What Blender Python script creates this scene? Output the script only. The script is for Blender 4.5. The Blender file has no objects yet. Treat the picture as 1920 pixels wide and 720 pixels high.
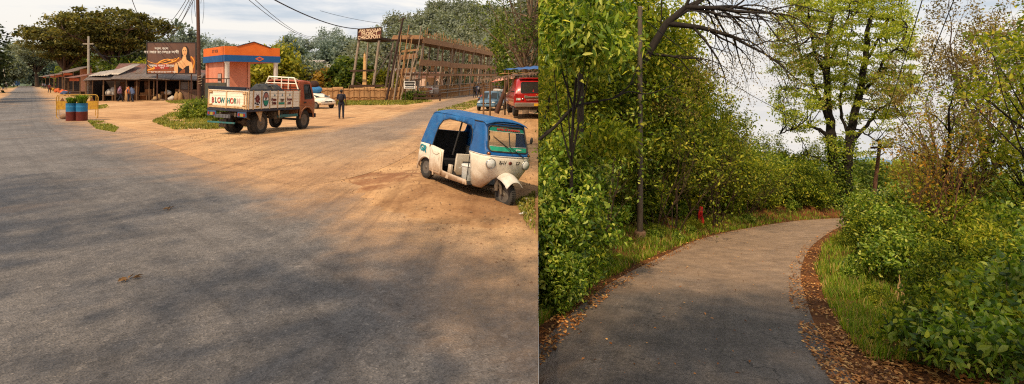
import bpy, bmesh, math, random
import numpy as np
from mathutils import Vector, Matrix, Quaternion, geometry
sc = bpy.context.scene
COL = sc.collection
R_ = math.radians
# ------------------------------------------------------------------ camera model used for the survey of the place
F, H, HZ, S = 1000.0, 2.25, 152.0, 0.175      # focal (px at 1920), eye height, horizon row, fall of the forest road
SEAM = 0.049                                    # the bank between junction and forest road runs along x = SEAM*y
def G(px, py, z=0.0):
    d = F*(H-z)/(py-HZ); return Vector(((px-960)/F*d, d, z))
def P(px, py, d):
    return Vector(((px-960)/F*d, d, H-(py-HZ)/F*d))
def RG(px, py):
    d = F*H/(py-HZ-F*S); return Vector(((px-960)/F*d, d, -S*d))
# ------------------------------------------------------------------ tagging
def tag(o, label=None, cat=None, group=None, kind=None):
    if label: o['label'] = label
    if cat: o['category'] = cat
    if group: o['group'] = group
    if kind: o['kind'] = kind
    return o
def link(o, parent=None):
    COL.objects.link(o)
    if parent is not None: o.parent = parent
    return o
def thing(name, label, cat, loc=(0, 0, 0), rz=0.0, group=None, rot=None, scale=None):
    o = bpy.data.objects.new(name, None); COL.objects.link(o)
    o.empty_display_size = 0.2
    o.location = loc; o.rotation_euler = rot if rot else (0, 0, rz)
    if scale: o.scale = scale
    return tag(o, label, cat, group)
def dup(root, loc=None, rz=None, label=None, group=None, scale=None):
    r = root.copy(); COL.objects.link(r)
    if loc is not None: r.location = loc
    if rz is not None: r.rotation_euler = (0, 0, rz)
    if scale is not None: r.scale = scale if hasattr(scale, '__len__') else (scale,)*3
    if label: r['label'] = label
    if group: r['group'] = group
    for ch in list(root.children):
        c = ch.copy(); COL.objects.link(c); c.parent = r
        for g in list(ch.children):
            d = g.copy(); COL.objects.link(d); d.parent = c
    return r
# ------------------------------------------------------------------ materials
def srgb(r, g, b):
    f = lambda c: (c/255/12.92) if c/255 <= .04045 else ((c/255+.055)/1.055)**2.4
    return (f(r), f(g), f(b), 1)
def _nt(name):
    m = bpy.data.materials.new(name); m.use_nodes = True
    nt = m.node_tree; nt.nodes.clear()
    return m, nt, nt.nodes, nt.links
def c4(c): return tuple(c) if len(c) == 4 else tuple(c)+(1,)
def ramp(nt, fac, stops):
    n = nt.nodes.new('ShaderNodeValToRGB'); e = n.color_ramp.elements
    e[0].position, e[0].color = stops[0][0], c4(stops[0][1])
    e[1].position, e[1].color = stops[-1][0], c4(stops[-1][1])
    for p, c in stops[1:-1]:
        x = e.new(p); x.color = c4(c)
    nt.links.new(fac, n.inputs[0]); return n.outputs[0]
def noise(nt, vec, scale, detail=5, rough=.6, dist=0):
    n = nt.nodes.new('ShaderNodeTexNoise'); n.inputs['Scale'].default_value = scale
    n.inputs['Detail'].default_value = detail; n.inputs['Roughness'].default_value = rough
    n.inputs['Distortion'].default_value = dist
    if vec is not None: nt.links.new(vec, n.inputs['Vector'])
    return n.outputs['Fac']
def voro(nt, vec, scale, feature='F1'):
    n = nt.nodes.new('ShaderNodeTexVoronoi'); n.inputs['Scale'].default_value = scale
    n.feature = feature
    if vec is not None: nt.links.new(vec, n.inputs['Vector'])
    return n
def mathn(nt, op, a, b=0.5, c=None, clamp=False):
    n = nt.nodes.new('ShaderNodeMath'); n.operation = op; n.use_clamp = clamp
    for i, v in enumerate((a, b, c)):
        if v is None: continue
        if isinstance(v, (int, float)): n.inputs[i].default_value = v
        else: nt.links.new(v, n.inputs[i])
    return n.outputs[0]
def mixc(nt, fac, a, b, mode='MIX'):
    n = nt.nodes.new('ShaderNodeMix'); n.data_type = 'RGBA'; n.blend_type = mode
    for sock, v in ((n.inputs[0], fac), (n.inputs[6], a), (n.inputs[7], b)):
        if isinstance(v, (int, float)): sock.default_value = v
        elif isinstance(v, (tuple, list)): sock.default_value = c4(v)
        else: nt.links.new(v, sock)
    return n.outputs[2]
def sstep(nt, v, lo, hi):
    n = nt.nodes.new('ShaderNodeMapRange'); n.interpolation_type = 'SMOOTHSTEP'
    nt.links.new(v, n.inputs[0]); n.inputs[1].default_value = lo; n.inputs[2].default_value = hi
    return n.outputs[0]
def coords(nt, which='Object'):
    return nt.nodes.new('ShaderNodeTexCoord').outputs[which]
def worldpos(nt):
    return nt.nodes.new('ShaderNodeNewGeometry').outputs['Position']
def finish(nt, col, rough=.7, metal=0, bump=None, bstr=.3, bdist=.02, spec=.4, coat=0, sheen=0):
    b = nt.nodes.new('ShaderNodeBsdfPrincipled'); o = nt.nodes.new('ShaderNodeOutputMaterial')
    if isinstance(col, tuple): b.inputs['Base Color'].default_value = c4(col)
    else: nt.links.new(col, b.inputs['Base Color'])
    if isinstance(rough, (int, float)): b.inputs['Roughness'].default_value = rough
    else: nt.links.new(rough, b.inputs['Roughness'])
    b.inputs['Metallic'].default_value = metal
    b.inputs['Specular IOR Level'].default_value = spec
    b.inputs['Coat Weight'].default_value = coat
    if bump is not None:
        n = nt.nodes.new('ShaderNodeBump'); n.inputs['Strength'].default_value = bstr; n.inputs['Distance'].default_value = bdist
        nt.links.new(bump, n.inputs['Height']); nt.links.new(n.outputs[0], b.inputs['Normal'])
    nt.links.new(b.outputs[0], o.inputs[0]); return b
_MC = {}
def mat(name, c1, c2=None, scale=4, rough=.7, metal=0, bump=.15, bscale=None, dirt=None, dirt_amt=.45, spec=.35, coat=0, stretch=None, lowdirt=None):
    """weathered surface: two tones by noise, optional grime in patches and grime rising from the bottom edge"""
    if name in _MC: return _MC[name]
    m, nt, N, L = _nt(name)
    v = coords(nt)
    if stretch:
        mp = N.new('ShaderNodeMapping'); mp.inputs['Scale'].default_value = stretch; L.new(v, mp.inputs[0]); v = mp.outputs[0]
    c1 = c4(c1); c2 = c4(c2) if c2 else tuple(x*.72 for x in c1[:3])+(1,)
    n1 = noise(nt, v, scale, 7, .65)
    col = ramp(nt, n1, [(.32, c1), (.68, c2)])
    n2 = noise(nt, v, scale*9, 4, .6)
    col = mixc(nt, .35, col, ramp(nt, n2, [(.3, (.62, .6, .58, 1)), (.65, (1, 1, 1, 1))]), 'MULTIPLY')
    if dirt:
        n3 = noise(nt, v, scale*1.7, 8, .75, .4)
        f = sstep(nt, n3, dirt_amt-.06, dirt_amt+.20)
        f = mathn(nt, 'MULTIPLY', mathn(nt, 'SUBTRACT', 1.0, f), .85)
        col = mixc(nt, f, col, dirt)
    if lowdirt:
        sep = N.new('ShaderNodeSeparateXYZ'); L.new(coords(nt), sep.inputs[0])
        zz = mathn(nt, 'ADD', sep.outputs[2], mathn(nt, 'MULTIPLY', noise(nt, v, scale*2, 6), -.5))
        f = mathn(nt, 'MULTIPLY', mathn(nt, 'SUBTRACT', 1.0, sstep(nt, zz, lowdirt[1]-.35, lowdirt[1]+.1)), .75)
        col = mixc(nt, f, col, lowdirt[0])
    rg = ramp(nt, n1, [(.3, (max(rough-.1, .05),)*3), (.7, (min(rough+.12, 1),)*3)])
    finish(nt, col, rg, metal, n2 if bump else None, bump, .02, spec, coat)
    _MC[name] = m; return m
def leafmat(name, stops, trans=.4, clump=.6, gloss=.6, haze=None, spec=.18):
    """foliage: tone per leaf, light and dark clumps by position, light passing through"""
    if name in _MC: return _MC[name]
    m, nt, N, L = _nt(name)
    geo = N.new('ShaderNodeNewGeometry')
    col = ramp(nt, geo.outputs['Random Per Island'], stops)
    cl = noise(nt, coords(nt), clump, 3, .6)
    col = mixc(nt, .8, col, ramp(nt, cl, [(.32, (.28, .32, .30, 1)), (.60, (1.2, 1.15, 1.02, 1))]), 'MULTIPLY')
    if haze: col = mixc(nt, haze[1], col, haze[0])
    b = N.new('ShaderNodeBsdfPrincipled'); b.inputs['Roughness'].default_value = gloss
    b.inputs['Specular IOR Level'].default_value = spec
    L.new(col, b.inputs['Base Color'])
    t = N.new('ShaderNodeBsdfTranslucent')
    L.new(mixc(nt, 1.0, col, (1.6, 1.5, .55, 1), 'MULTIPLY'), t.inputs[0])
    mx = N.new('ShaderNodeMixShader'); mx.inputs[0].default_value = trans
    L.new(b.outputs[0], mx.inputs[1]); L.new(t.outputs[0], mx.inputs[2])
    o = N.new('ShaderNodeOutputMaterial'); L.new(mx.outputs[0], o.inputs[0])
    _MC[name] = m; return m
def glassmat(name, tint=(.5, .55, .55), alpha=.35, rough=.06):
    if name in _MC: return _MC[name]
    m, nt, N, L = _nt(name)
    b = N.new('ShaderNodeBsdfPrincipled'); b.inputs['Base Color'].default_value = c4([x*.12 for x in tint])
    b.inputs['Roughness'].default_value = rough; b.inputs['Specular IOR Level'].default_value = .7
    t = N.new('ShaderNodeBsdfTransparent'); t.inputs[0].default_value = c4(tint)
    mx = N.new('ShaderNodeMixShader'); mx.inputs[0].default_value = alpha
    L.new(t.outputs[0], mx.inputs[1]); L.new(b.outputs[0], mx.inputs[2])
    o = N.new('ShaderNodeOutputMaterial'); L.new(mx.outputs[0], o.inputs[0])
    _MC[name] = m; return m
# ------------------------------------------------------------------ meshes
def np_mesh(name, V, faces, mats, midx=None, smooth=False):
    """faces: list of integer arrays (n,k)"""
    me = bpy.data.meshes.new(name)
    V = np.asarray(V, np.float32)
    me.vertices.add(len(V)); me.vertices.foreach_set('co', V.ravel())
    tot = sum(f.size for f in faces); np_ = sum(len(f) for f in faces)
    me.loops.add(tot); me.polygons.add(np_)
    me.loops.foreach_set('vertex_index', np.concatenate([f.ravel() for f in faces]).astype(np.int32))
    st = []; s = 0; 
    for f in faces:
        k = f.shape[1]; st.append(s+np.arange(len(f))*k); s += f.size
    me.polygons.foreach_set('loop_start', np.concatenate(st).astype(np.int32))
    if midx is not None: me.polygons.foreach_set('material_index', np.asarray(midx, np.int32))
    if smooth: me.polygons.foreach_set('use_smooth', np.ones(np_, bool))
    for m in (mats if isinstance(mats, (list, tuple)) else [mats]): me.materials.append(m)
    me.update(calc_edges=True); me.validate(); return me
def obj(name, me, parent=None, loc=None):
    o = bpy.data.objects.new(name, me); link(o, parent)
    if loc is not None: o.location = loc
    return o
class MB:
    """collects shapes and links them as one mesh object"""
    def __init__(s): s.v = []; s.f = []; s.m = []; s.sm = []; s.M = Matrix.Identity(4)
    def add(s, vs, fs, mi=0, smooth=False):
        n = len(s.v)
        s.v += [s.M @ Vector(p) for p in vs]
        for f in fs: s.f.append([i+n for i in f]); s.m.append(mi); s.sm.append(smooth)
    def box(s, c, d, rot=None, mi=0, taper=1.0):
        x, y, z = (d[0]/2, d[1]/2, d[2]/2); c = Vector(c)
        M = Matrix.Rotation(rot, 3, 'Z') if isinstance(rot, (int, float)) else (rot if rot is not None else Matrix.Identity(3))
        vs = []
        for k in (-1, 1):
            t = taper if k > 0 else 1
            for (a, b) in ((-1, -1), (1, -1), (1, 1), (-1, 1)): vs.append(c + M @ Vector((a*x*t, b*y*t, k*z)))
        s.add(vs, [(3, 2, 1, 0), (4, 5, 6, 7), (0, 1, 5, 4), (1, 2, 6, 5), (2, 3, 7, 6), (3, 0, 4, 7)], mi)
    def bar(s, p0, p1, w, h=None, mi=0, up=(0, 0, 1)):
        p0 = Vector(p0); p1 = Vector(p1); d = p1-p0; L = d.length
        if L < 1e-6: return
        d.normalize(); u = Vector(up)
        if abs(d.dot(u)) > .98: u = Vector((1, 0, 0))
        a = d.cross(u).normalized(); b = a.cross(d).normalized()
        h = w if h is None else h
        vs = []
        for q in (p0, p1):
            for (i, j) in ((-1, -1), (1, -1), (1, 1), (-1, 1)): vs.append(q + a*(i*w/2) + b*(j*h/2))
        s.add(vs, [(0, 1, 2, 3), (7, 6, 5, 4), (4, 5, 1, 0), (5, 6, 2, 1), (6, 7, 3, 2), (7, 4, 0, 3)], mi)
    def tube(s, pts, r, n=8, mi=0, cap=True, closed=False):
        pts = [Vector(p) for p in pts]; k = len(pts)
        rs = [r]*k if isinstance(r, (int, float)) else list(r)
        vs = []; ref = None
        for i, p in enumerate(pts):
            if closed: d = pts[(i+1) % k]-pts[i-1]
            else: d = pts[min(i+1, k-1)]-pts[max(i-1, 0)]
            d = d.normalized() if d.length > 1e-9 else Vector((0, 0, 1))
            if ref is None:
                ref = Vector((0, 0, 1)) if abs(d.z) < .9 else Vector((1, 0, 0))
            a = d.cross(ref); a = a.normalized() if a.length > 1e-6 else d.orthogonal().normalized()
            b = a.cross(d).normalized(); ref = b
            for j in range(n):
                t = 2*math.pi*j/n; vs.append(p + (a*math.cos(t)+b*math.sin(t))*rs[i])
        fs = []
        for i in range(k if closed else k-1):
            i2 = (i+1) % k
            for j in range(n): fs.append((i*n+j, i*n+(j+1) % n, i2*n+(j+1) % n, i2*n+j))
        s.add(vs, fs, mi, True)
        if cap and not closed: s.add(vs[:n], [tuple(range(n-1, -1, -1))], mi); s.add(vs[-n:], [tuple(range(n))], mi)
    def lathe(s, prof, n=20, M=None, mi=0, smooth=True):
        """prof: (radius, height) along local z"""
        M = M or Matrix.Identity(4); vs = []; fs = []
        for (r, z) in prof:
            for j in range(n):
                t = 2*math.pi*j/n; vs.append(M @ Vector((r*math.cos(t), r*math.sin(t), z)))
        for i in range(len(prof)-1):
            for j in range(n): fs.append((i*n+j, i*n+(j+1) % n, (i+1)*n+(j+1) % n, (i+1)*n+j))
        s.add(vs, fs, mi, smooth)
        if prof[0][0] > 1e-4: s.add(vs[:n], [tuple(range(n-1, -1, -1))], mi)
        if prof[-1][0] > 1e-4: s.add(vs[-n:], [tuple(range(n))], mi)
    def prism(s, poly, d, M, mi=0):
        """polygon in local xy extruded along local z by d"""
        n = len(poly)
        vs = [M @ Vector((x, y, 0)) for x, y in poly] + [M @ Vector((x, y, d)) for x, y in poly]
        s.add(vs, [tuple(range(n-1, -1, -1)), tuple(range(n, 2*n))] + [(i, (i+1) % n, (i+1) % n+n, i+n) for i in range(n)], mi)
    def loft(s, secs, mi=0, closed=True, cap=True, smooth=True):
        n = len(secs[0]); vs = [p for q in secs for p in q]; fs = []
        for i in range(len(secs)-1):
            for j in range(n if closed else n-1): fs.append((i*n+j, i*n+(j+1) % n, (i+1)*n+(j+1) % n, (i+1)*n+j))
        s.add(vs, fs, mi, smooth)
        if cap and closed: s.add(secs[0], [tuple(range(n-1, -1, -1))], mi); s.add(secs[-1], [tuple(range(n))], mi)
    def ball(s, c, r, mi=0, n=10, rot=None):
        r = (r, r, r) if isinstance(r, (int, float)) else r
        c = Vector(c); M = rot or Matrix.Identity(3); vs = []; fs = []; k = max(5, n//2+1)
        for i in range(k+1):
            a = math.pi*i/k-math.pi/2
            for j in range(n):
                t = 2*math.pi*j/n
                vs.append(c+M @ Vector((r[0]*math.cos(a)*math.cos(t), r[1]*math.cos(a)*math.sin(t), r[2]*math.sin(a))))
        for i in range(k):
            for j in range(n): fs.append((i*n+j, i*n+(j+1) % n, (i+1)*n+(j+1) % n, (i+1)*n+j))
        s.add(vs, fs, mi, True)
    def grid(s, fn, nu, nv, mi=0, smooth=True):
        vs = [fn(i/nu, j/nv) for i in range(nu+1) for j in range(nv+1)]
        fs = [(i*(nv+1)+j, (i+1)*(nv+1)+j, (i+1)*(nv+1)+j+1, i*(nv+1)+j+1) for i in range(nu) for j in range(nv)]
        s.add(vs, fs, mi, smooth)
    def build(s, name, mats, parent=None, bevel=0, solid=0, weld=False):
        me = bpy.data.meshes.new(name)
        me.from_pydata([tuple(v) for v in s.v], [], s.f)
        me.polygons.foreach_set('material_index', s.m); me.polygons.foreach_set('use_smooth', s.sm)
        for m in (mats if isinstance(mats, (list, tuple)) else [mats]): me.materials.append(m)
        bm = bmesh.new(); bm.from_mesh(me)
        bmesh.ops.remove_doubles(bm, verts=bm.verts, dist=1e-5) if weld else None
        if not solid: bmesh.ops.recalc_face_normals(bm, faces=bm.faces)
        bm.to_mesh(me); bm.free(); me.update()
        o = bpy.data.objects.new(name, me); link(o, parent)
        if solid:
            md = o.modifiers.new('thick', 'SOLIDIFY'); md.thickness = solid; md.offset = 0
        if bevel:
            md = o.modifiers.new('edge', 'BEVEL'); md.width = bevel; md.segments = 2; md.limit_method = 'ANGLE'; md.angle_limit = R_(40)
        return o
def inside(p, poly):
    x, y = p; c = False; n = len(poly)
    for i in range(n):
        (x0, y0), (x1, y1) = poly[i-1], poly[i]
        if (y0 > y) != (y1 > y) and x < (x1-x0)*(y-y0)/(y1-y0)+x0: c = not c
    return c
def dense(poly, step):
    out = []
    for i in range(len(poly)):
        a = Vector(poly[i]); b = Vector(poly[(i+1) % len(poly)]); k = max(1, int((b-a).length/step))
        out += [tuple(a.lerp(b, t/k)) for t in range(k)]
    return out
def panel(mb, outline, holes, fn, step=.08, mi=0):
    """flat outline with holes, bent into place by fn(u, v) -> point"""
    loops = [dense(outline, step)]+[dense(h, step) for h in holes]
    pts = []; edges = []
    for lp in loops:
        n0 = len(pts); pts += lp; edges += [(n0+i, n0+(i+1) % len(lp)) for i in range(len(lp))]
    us = [p[0] for p in outline]; vs = [p[1] for p in outline]
    u = min(us)+step*.5
    while u < max(us):
        v = min(vs)+step*.5
        while v < max(vs):
            if inside((u, v), loops[0]) and not any(inside((u, v), h) for h in loops[1:]):
                if min((u-a)**2+(v-b)**2 for lp in loops for a, b in lp) > (step*.45)**2: pts.append((u, v))
            v += step
        u += step
    r = geometry.delaunay_2d_cdt([Vector(p) for p in pts], edges, [], 0, 1e-5)
    vv, ff = r[0], r[2]; fs = []
    for f in ff:
        c = sum((vv[i] for i in f), Vector((0, 0)))/len(f)
        if inside(c, loops[0]) and not any(inside(c, h) for h in loops[1:]): fs.append(tuple(f))
    mb.add([fn(p[0], p[1]) for p in vv], fs, mi, True)
def rrect(x0, y0, x1, y1, r, k=4):
    out = []
    for cx, cy, a0 in ((x1-r, y1-r, 0), (x0+r, y1-r, 90), (x0+r, y0+r, 180), (x1-r, y0+r, 270)):
        for i in range(k+1):
            a = R_(a0+90*i/k); out.append((cx+r*math.cos(a), cy+r*math.sin(a)))
    return out
def text_mesh(name, body, size, mats, parent, M, extrude=.004, shear=0, space=1.0, bold=0.0, sx=1.0):
    cu = bpy.data.curves.new(name, 'FONT'); cu.body = body; cu.size = size; cu.extrude = extrude; cu.shear = shear
    cu.align_x = 'CENTER'; cu.align_y = 'CENTER'; cu.space_character = space; cu.offset = bold; cu.resolution_u = 3
    o = bpy.data.objects.new('tmp_text', cu); COL.objects.link(o)
    dg = bpy.context.evaluated_depsgraph_get(); me = bpy.data.meshes.new_from_object(o.evaluated_get(dg)); me.name = name
    bpy.data.objects.remove(o); bpy.data.curves.remove(cu)
    me.transform(M @ Matrix.Diagonal((sx, 1, 1, 1))); me.materials.clear(); me.materials.append(mats)
    return obj(name, me, parent)
def frame(o, x, y):
    """4x4 from origin and two axes (x right, y up)"""
    x = Vector(x).normalized(); z = x.cross(Vector(y)).normalized(); y = z.cross(x)
    M = Matrix((x, y, z)).transposed().to_4x4(); M.translation = Vector(o); return M
# ------------------------------------------------------------------ foliage and wood as arrays
def unit(a): return a/np.maximum(np.linalg.norm(a, axis=-1, keepdims=True), 1e-9)
def leaf_quads(C, L, W, rng, droop=.25, up=.35, axis=None):
    n = len(C); a = rng.normal(size=(n, 3))
    if axis is not None: a = a*.55+axis
    a[:, 2] -= droop; a = unit(a)
    nn = rng.normal(size=(n, 3)); nn[:, 2] += up*2; s = unit(np.cross(a, nn)); nrm = np.cross(s, a)
    l = L*rng.uniform(.65, 1.3, (n, 1)); w = W*rng.uniform(.7, 1.25, (n, 1))
    V = np.empty((n, 4, 3), np.float32)
    V[:, 0] = C; V[:, 1] = C+a*l*.42+s*w*.5+nrm*w*.12; V[:, 2] = C+a*l-nrm*l*.08; V[:, 3] = C+a*l*.42-s*w*.5+nrm*w*.12
    return V.reshape(-1, 3), np.arange(n*4, dtype=np.int32).reshape(-1, 4)
def leaf_folded(C, L, W, rng, droop=.25, up=.35):
    """pointed oval leaf folded along its midrib: two faces sharing the midrib"""
    n = len(C); a = rng.normal(size=(n, 3)); a[:, 2] -= droop; a = unit(a)
    nn = rng.normal(size=(n, 3)); nn[:, 2] += up*2; s = unit(np.cross(a, nn)); nrm = np.cross(s, a)
    l = L*rng.uniform(.6, 1.35, (n, 1)); w = W*rng.uniform(.7, 1.25, (n, 1)); b = rng.uniform(.02, .22, (n, 1))
    V = np.empty((n, 6, 3), np.float32)
    V[:, 0] = C; V[:, 3] = C+a*l-nrm*l*b
    V[:, 1] = C+a*l*.30+s*w*.48+nrm*w*.16; V[:, 2] = C+a*l*.66+s*w*.36+nrm*w*.10-nrm*l*b*.4
    V[:, 5] = C+a*l*.30-s*w*.48+nrm*w*.16; V[:, 4] = C+a*l*.66-s*w*.36+nrm*w*.10-nrm*l*b*.4
    i = np.arange(n, dtype=np.int32)[:, None]*6
    return V.reshape(-1, 3), np.concatenate([i+np.array([[0, 1, 2, 3]]), i+np.array([[0, 3, 4, 5]])]).astype(np.int32)
def poly_tubes(polys, sides=5):
    """polys: list of (pts (k,3), radii (k,))"""
    VV = []; FF = []; off = 0
    ang = np.arange(sides)*2*np.pi/sides
    for pts, rad in polys:
        pts = np.asarray(pts, float); k = len(pts)
        d = np.empty_like(pts); d[1:-1] = pts[2:]-pts[:-2]; d[0] = pts[1]-pts[0]; d[-1] = pts[-1]-pts[-2]
        d = unit(d); ref = np.where(np.abs(d[:, 2:3]) < .9, np.array([[0, 0, 1.]]), np.array([[1., 0, 0]]))
        ref = np.repeat(ref[:1], k, 0) if np.all(np.abs(d@ref[0]) < .97) else ref
        a = unit(np.cross(d, ref)); b = np.cross(a, d)
        V = pts[:, None]+(a[:, None]*np.cos(ang)[None, :, None]+b[:, None]*np.sin(ang)[None, :, None])*np.asarray(rad)[:, None, None]
        i = np.arange(k-1)[:, None]*sides; j = np.arange(sides)[None]; j2 = (j+1) % sides
        q = np.stack([i+j, i+j2, i+sides+j2, i+sides+j], -1).reshape(-1, 4)
        VV.append(V.reshape(-1, 3)); FF.append(q+off); off += k*sides
    return np.concatenate(VV), np.concatenate(FF)
def grow(rng, p, d, length, r, level, maxlev, polys, tips, spec, inner=None):
    """recursive limbs; spec: dict(steps, wander, up, kids(list per level), ang, ratio, start)"""
    n = spec['steps']; pts = [np.array(p, float)]; d = np.array(d, float)/np.linalg.norm(d); rad = [r]
    dirs = [d]
    for i in range(n):
        d = d+rng.normal(size=3)*spec['wander']; d[2] += spec['up'][min(level, len(spec['up'])-1)]
        d /= np.linalg.norm(d); pts.append(pts[-1]+d*length/n); rad.append(r*(1-(i+1)/n*spec.get('taper', .65))); dirs.append(d)
    polys.append((np.array(pts), np.array(rad)))
    if level >= maxlev:
        tips.append((pts[-1], d)); tips.append((pts[-2], d))
        if n > 3: tips.append((pts[-3], d))
        return
    k = spec['kids'][min(level, len(spec['kids'])-1)]
    az0 = rng.uniform(0, 6.28)
    for c in range(k):
        t = spec['start'][min(level, len(spec['start'])-1)]; t = t+(1-t)*(c+rng.uniform(.2, .9))/k
        i = min(int(t*n), n-1); q = pts[i]+(pts[i+1]-pts[i])*(t*n-i); dd = dirs[i+1]
        side = np.cross(dd, rng.normal(size=3)); az = az0+c*2.4
        e1 = np.cross(dd, [0, 0, 1.] if abs(dd[2]) < .9 else [1., 0, 0]); e1 /= np.linalg.norm(e1); e2 = np.cross(dd, e1)
        out = e1*math.cos(az)+e2*math.sin(az)
        a = spec['ang'][min(level, len(spec['ang'])-1)]*rng.uniform(.75, 1.25)
        nd = dd*math.cos(a)+out*math.sin(a)
        rr = rad[i]*spec['ratio_r']; ln = length*spec['ratio'][min(level, len(spec['ratio'])-1)]*rng.uniform(.75, 1.2)*(1.15-.35*t)
        grow(rng, q, nd, ln, rr, level+1, maxlev, polys, tips, spec)
    grow(rng, pts[-1], d, length*spec['ratio'][min(level, len(spec['ratio'])-1)]*.9, rad[-1], level+1, maxlev, polys, tips, spec)
def clamp_seam(V, faces, side=1, gap=.004):
    """trim growth along the bank line x = SEAM*y (hedge-cut face): drop what lies wholly beyond, flatten what crosses"""
    t = (V[:, 0]-SEAM*V[:, 1])*side
    keep = (t[faces] > gap).any(1)
    V = V.copy(); bad = t < gap
    V[bad, 0] = SEAM*V[bad, 1]+gap*side
    return V, faces[keep]
# ================================================================== light, sky, camera
TO_SUN = Vector((-.20, -.58, .79)).normalized()
EL = math.asin(TO_SUN.z); AZ = math.atan2(TO_SUN.x, TO_SUN.y)
w = bpy.data.worlds.new('World'); sc.world = w; w.use_nodes = True
nt = w.node_tree; nt.nodes.clear(); N = nt.nodes; L = nt.links
sky = N.new('ShaderNodeTexSky'); sky.sky_type = 'NISHITA'; sky.sun_disc = False
sky.sun_elevation = EL; sky.sun_rotation = AZ; sky.air_density = 1.5; sky.dust_density = 3
gen = N.new('ShaderNodeTexCoord').outputs['Generated']
sep = N.new('ShaderNodeSeparateXYZ'); L.new(gen, sep.inputs[0])
mp = N.new('ShaderNodeMapping'); mp.inputs['Scale'].default_value = (2.2, 2.2, 13); L.new(gen, mp.inputs[0])
n1 = noise(nt, mp.outputs[0], 2.1, 8, .55, .5)
n2 = noise(nt, mp.outputs[0], 5.5, 6, .6, .3)
cl = mathn(nt, 'ADD', mathn(nt, 'MULTIPLY', n1, .75), mathn(nt, 'MULTIPLY', n2, .25))
cloud = ramp(nt, cl, [(.38, (.60, .67, .76)), (.47, (.82, .83, .86)), (.57, (1.0, .96, .91))])
warm = sstep(nt, sep.outputs[2], .13, .0)
cloud = mixc(nt, mathn(nt, 'MULTIPLY', warm, .55), cloud, (.95, .88, .80, 1))
b1 = N.new('ShaderNodeBackground'); L.new(sky.outputs[0], b1.inputs[0]); b1.inputs[1].default_value = .1
b2 = N.new('ShaderNodeBackground'); L.new(cloud, b2.inputs[0]); b2.inputs[1].default_value = 1.08
mx = N.new('ShaderNodeMixShader'); mx.inputs[0].default_value = .86
L.new(b1.outputs[0], mx.inputs[1]); L.new(b2.outputs[0], mx.inputs[2])
o = N.new('ShaderNodeOutputWorld'); L.new(mx.outputs[0], o.inputs[0])
sun = bpy.data.lights.new('sun', 'SUN'); sun.energy = 4.4; sun.angle = R_(1.6); sun.color = (1, .78, .51)
so = bpy.data.objects.new('sun', sun); link(so); so.rotation_euler = TO_SUN.to_track_quat('Z', 'Y').to_euler(); so.location = (-30, 20, 60)
cam = bpy.data.cameras.new('camera'); co = bpy.data.objects.new('camera', cam); link(co)
co.location = (0, 0, H); co.rotation_euler = (R_(90), 0, 0)
cam.sensor_width = 36; cam.lens = 36*F/1920; cam.shift_y = (HZ-360)/1920; cam.clip_end = 6000; cam.clip_start = .05
sc.camera = co
sc.view_settings.view_transform = 'Standard'; sc.view_settings.look = 'None'; sc.view_settings.exposure = 0
sc.cycles.max_bounces = 5; sc.cycles.transparent_max_bounces = 12; sc.cycles.diffuse_bounces = 3; sc.cycles.glossy_bounces = 2
sc.cycles.use_denoising = False; sc.cycles.filter_width = 1.15
# ================================================================== the ground
def bumps(x, y, ctrl):
    z = 0
    for (cx, cy, cz, r) in ctrl: z = z+cz*np.exp(-((x-cx)**2+(y-cy)**2)/(r*r))
    return z
# gentle humps: the verge the red car stands on, the shoulder falling away under the auto-rickshaw, the rise under the truck's front axle
CTRL = [(.9, 26.5, .60, 3.6), (-10.4, 21.2, .225, 5.5)]
def left_z(x, y):
    b = bumps(x, y, CTRL)
    return b
def shelf(y):      # how far the junction's ground reaches beyond the bank line
    return SEAM*np.maximum(y, 0)+np.clip((y-20.5)*.64, 0, 1.6)*np.where(y > 60, np.maximum(0, 1-(y-60)/40), 1)
ys = np.concatenate([np.linspace(-30, 3, 12), np.linspace(3.4, 60, 150), np.geomspace(61, 2500, 60)])
ss = np.concatenate([np.linspace(0, 28, 90), np.geomspace(28.6, 3000, 45)])
X = shelf(ys)[:, None]-ss[None]; Y = np.repeat(ys[:, None], len(ss), 1)
RICK = dict(loc=(-1.43, 11.65), yaw=R_(-54.7))
def rick_plane(x, y):
    """the sloping shoulder the three-wheeler stands on"""
    rx, ry = x-RICK['loc'][0], y-RICK['loc'][1]; c, s = math.cos(RICK['yaw']), math.sin(RICK['yaw'])
    u = c*rx+s*ry; v = -s*rx+c*ry
    zz = .115-.0495*u*1.0-.1305*v*1.0
    u0 = (u-1.0)/1.7; v0 = v/1.0
    k = np.clip((1.9-np.sqrt(u0*u0+v0*v0))/1.1, 0, 1); k = k*k*(3-2*k)
    return zz, k
def ground_z(x, y):
    z = left_z(x, y); a, k = rick_plane(x, y); return z*(1-k)+a*k
Z = ground_z(X, Y)
nu, nv = X.shape
idx = np.arange(nu*nv).reshape(nu, nv)
q = np.stack([idx[:-1, :-1], idx[1:, :-1], idx[1:, 1:], idx[:-1, 1:]], -1).reshape(-1, 4)[:, ::-1]
V = np.stack([X, Y, Z], -1).reshape(-1, 3)
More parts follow.
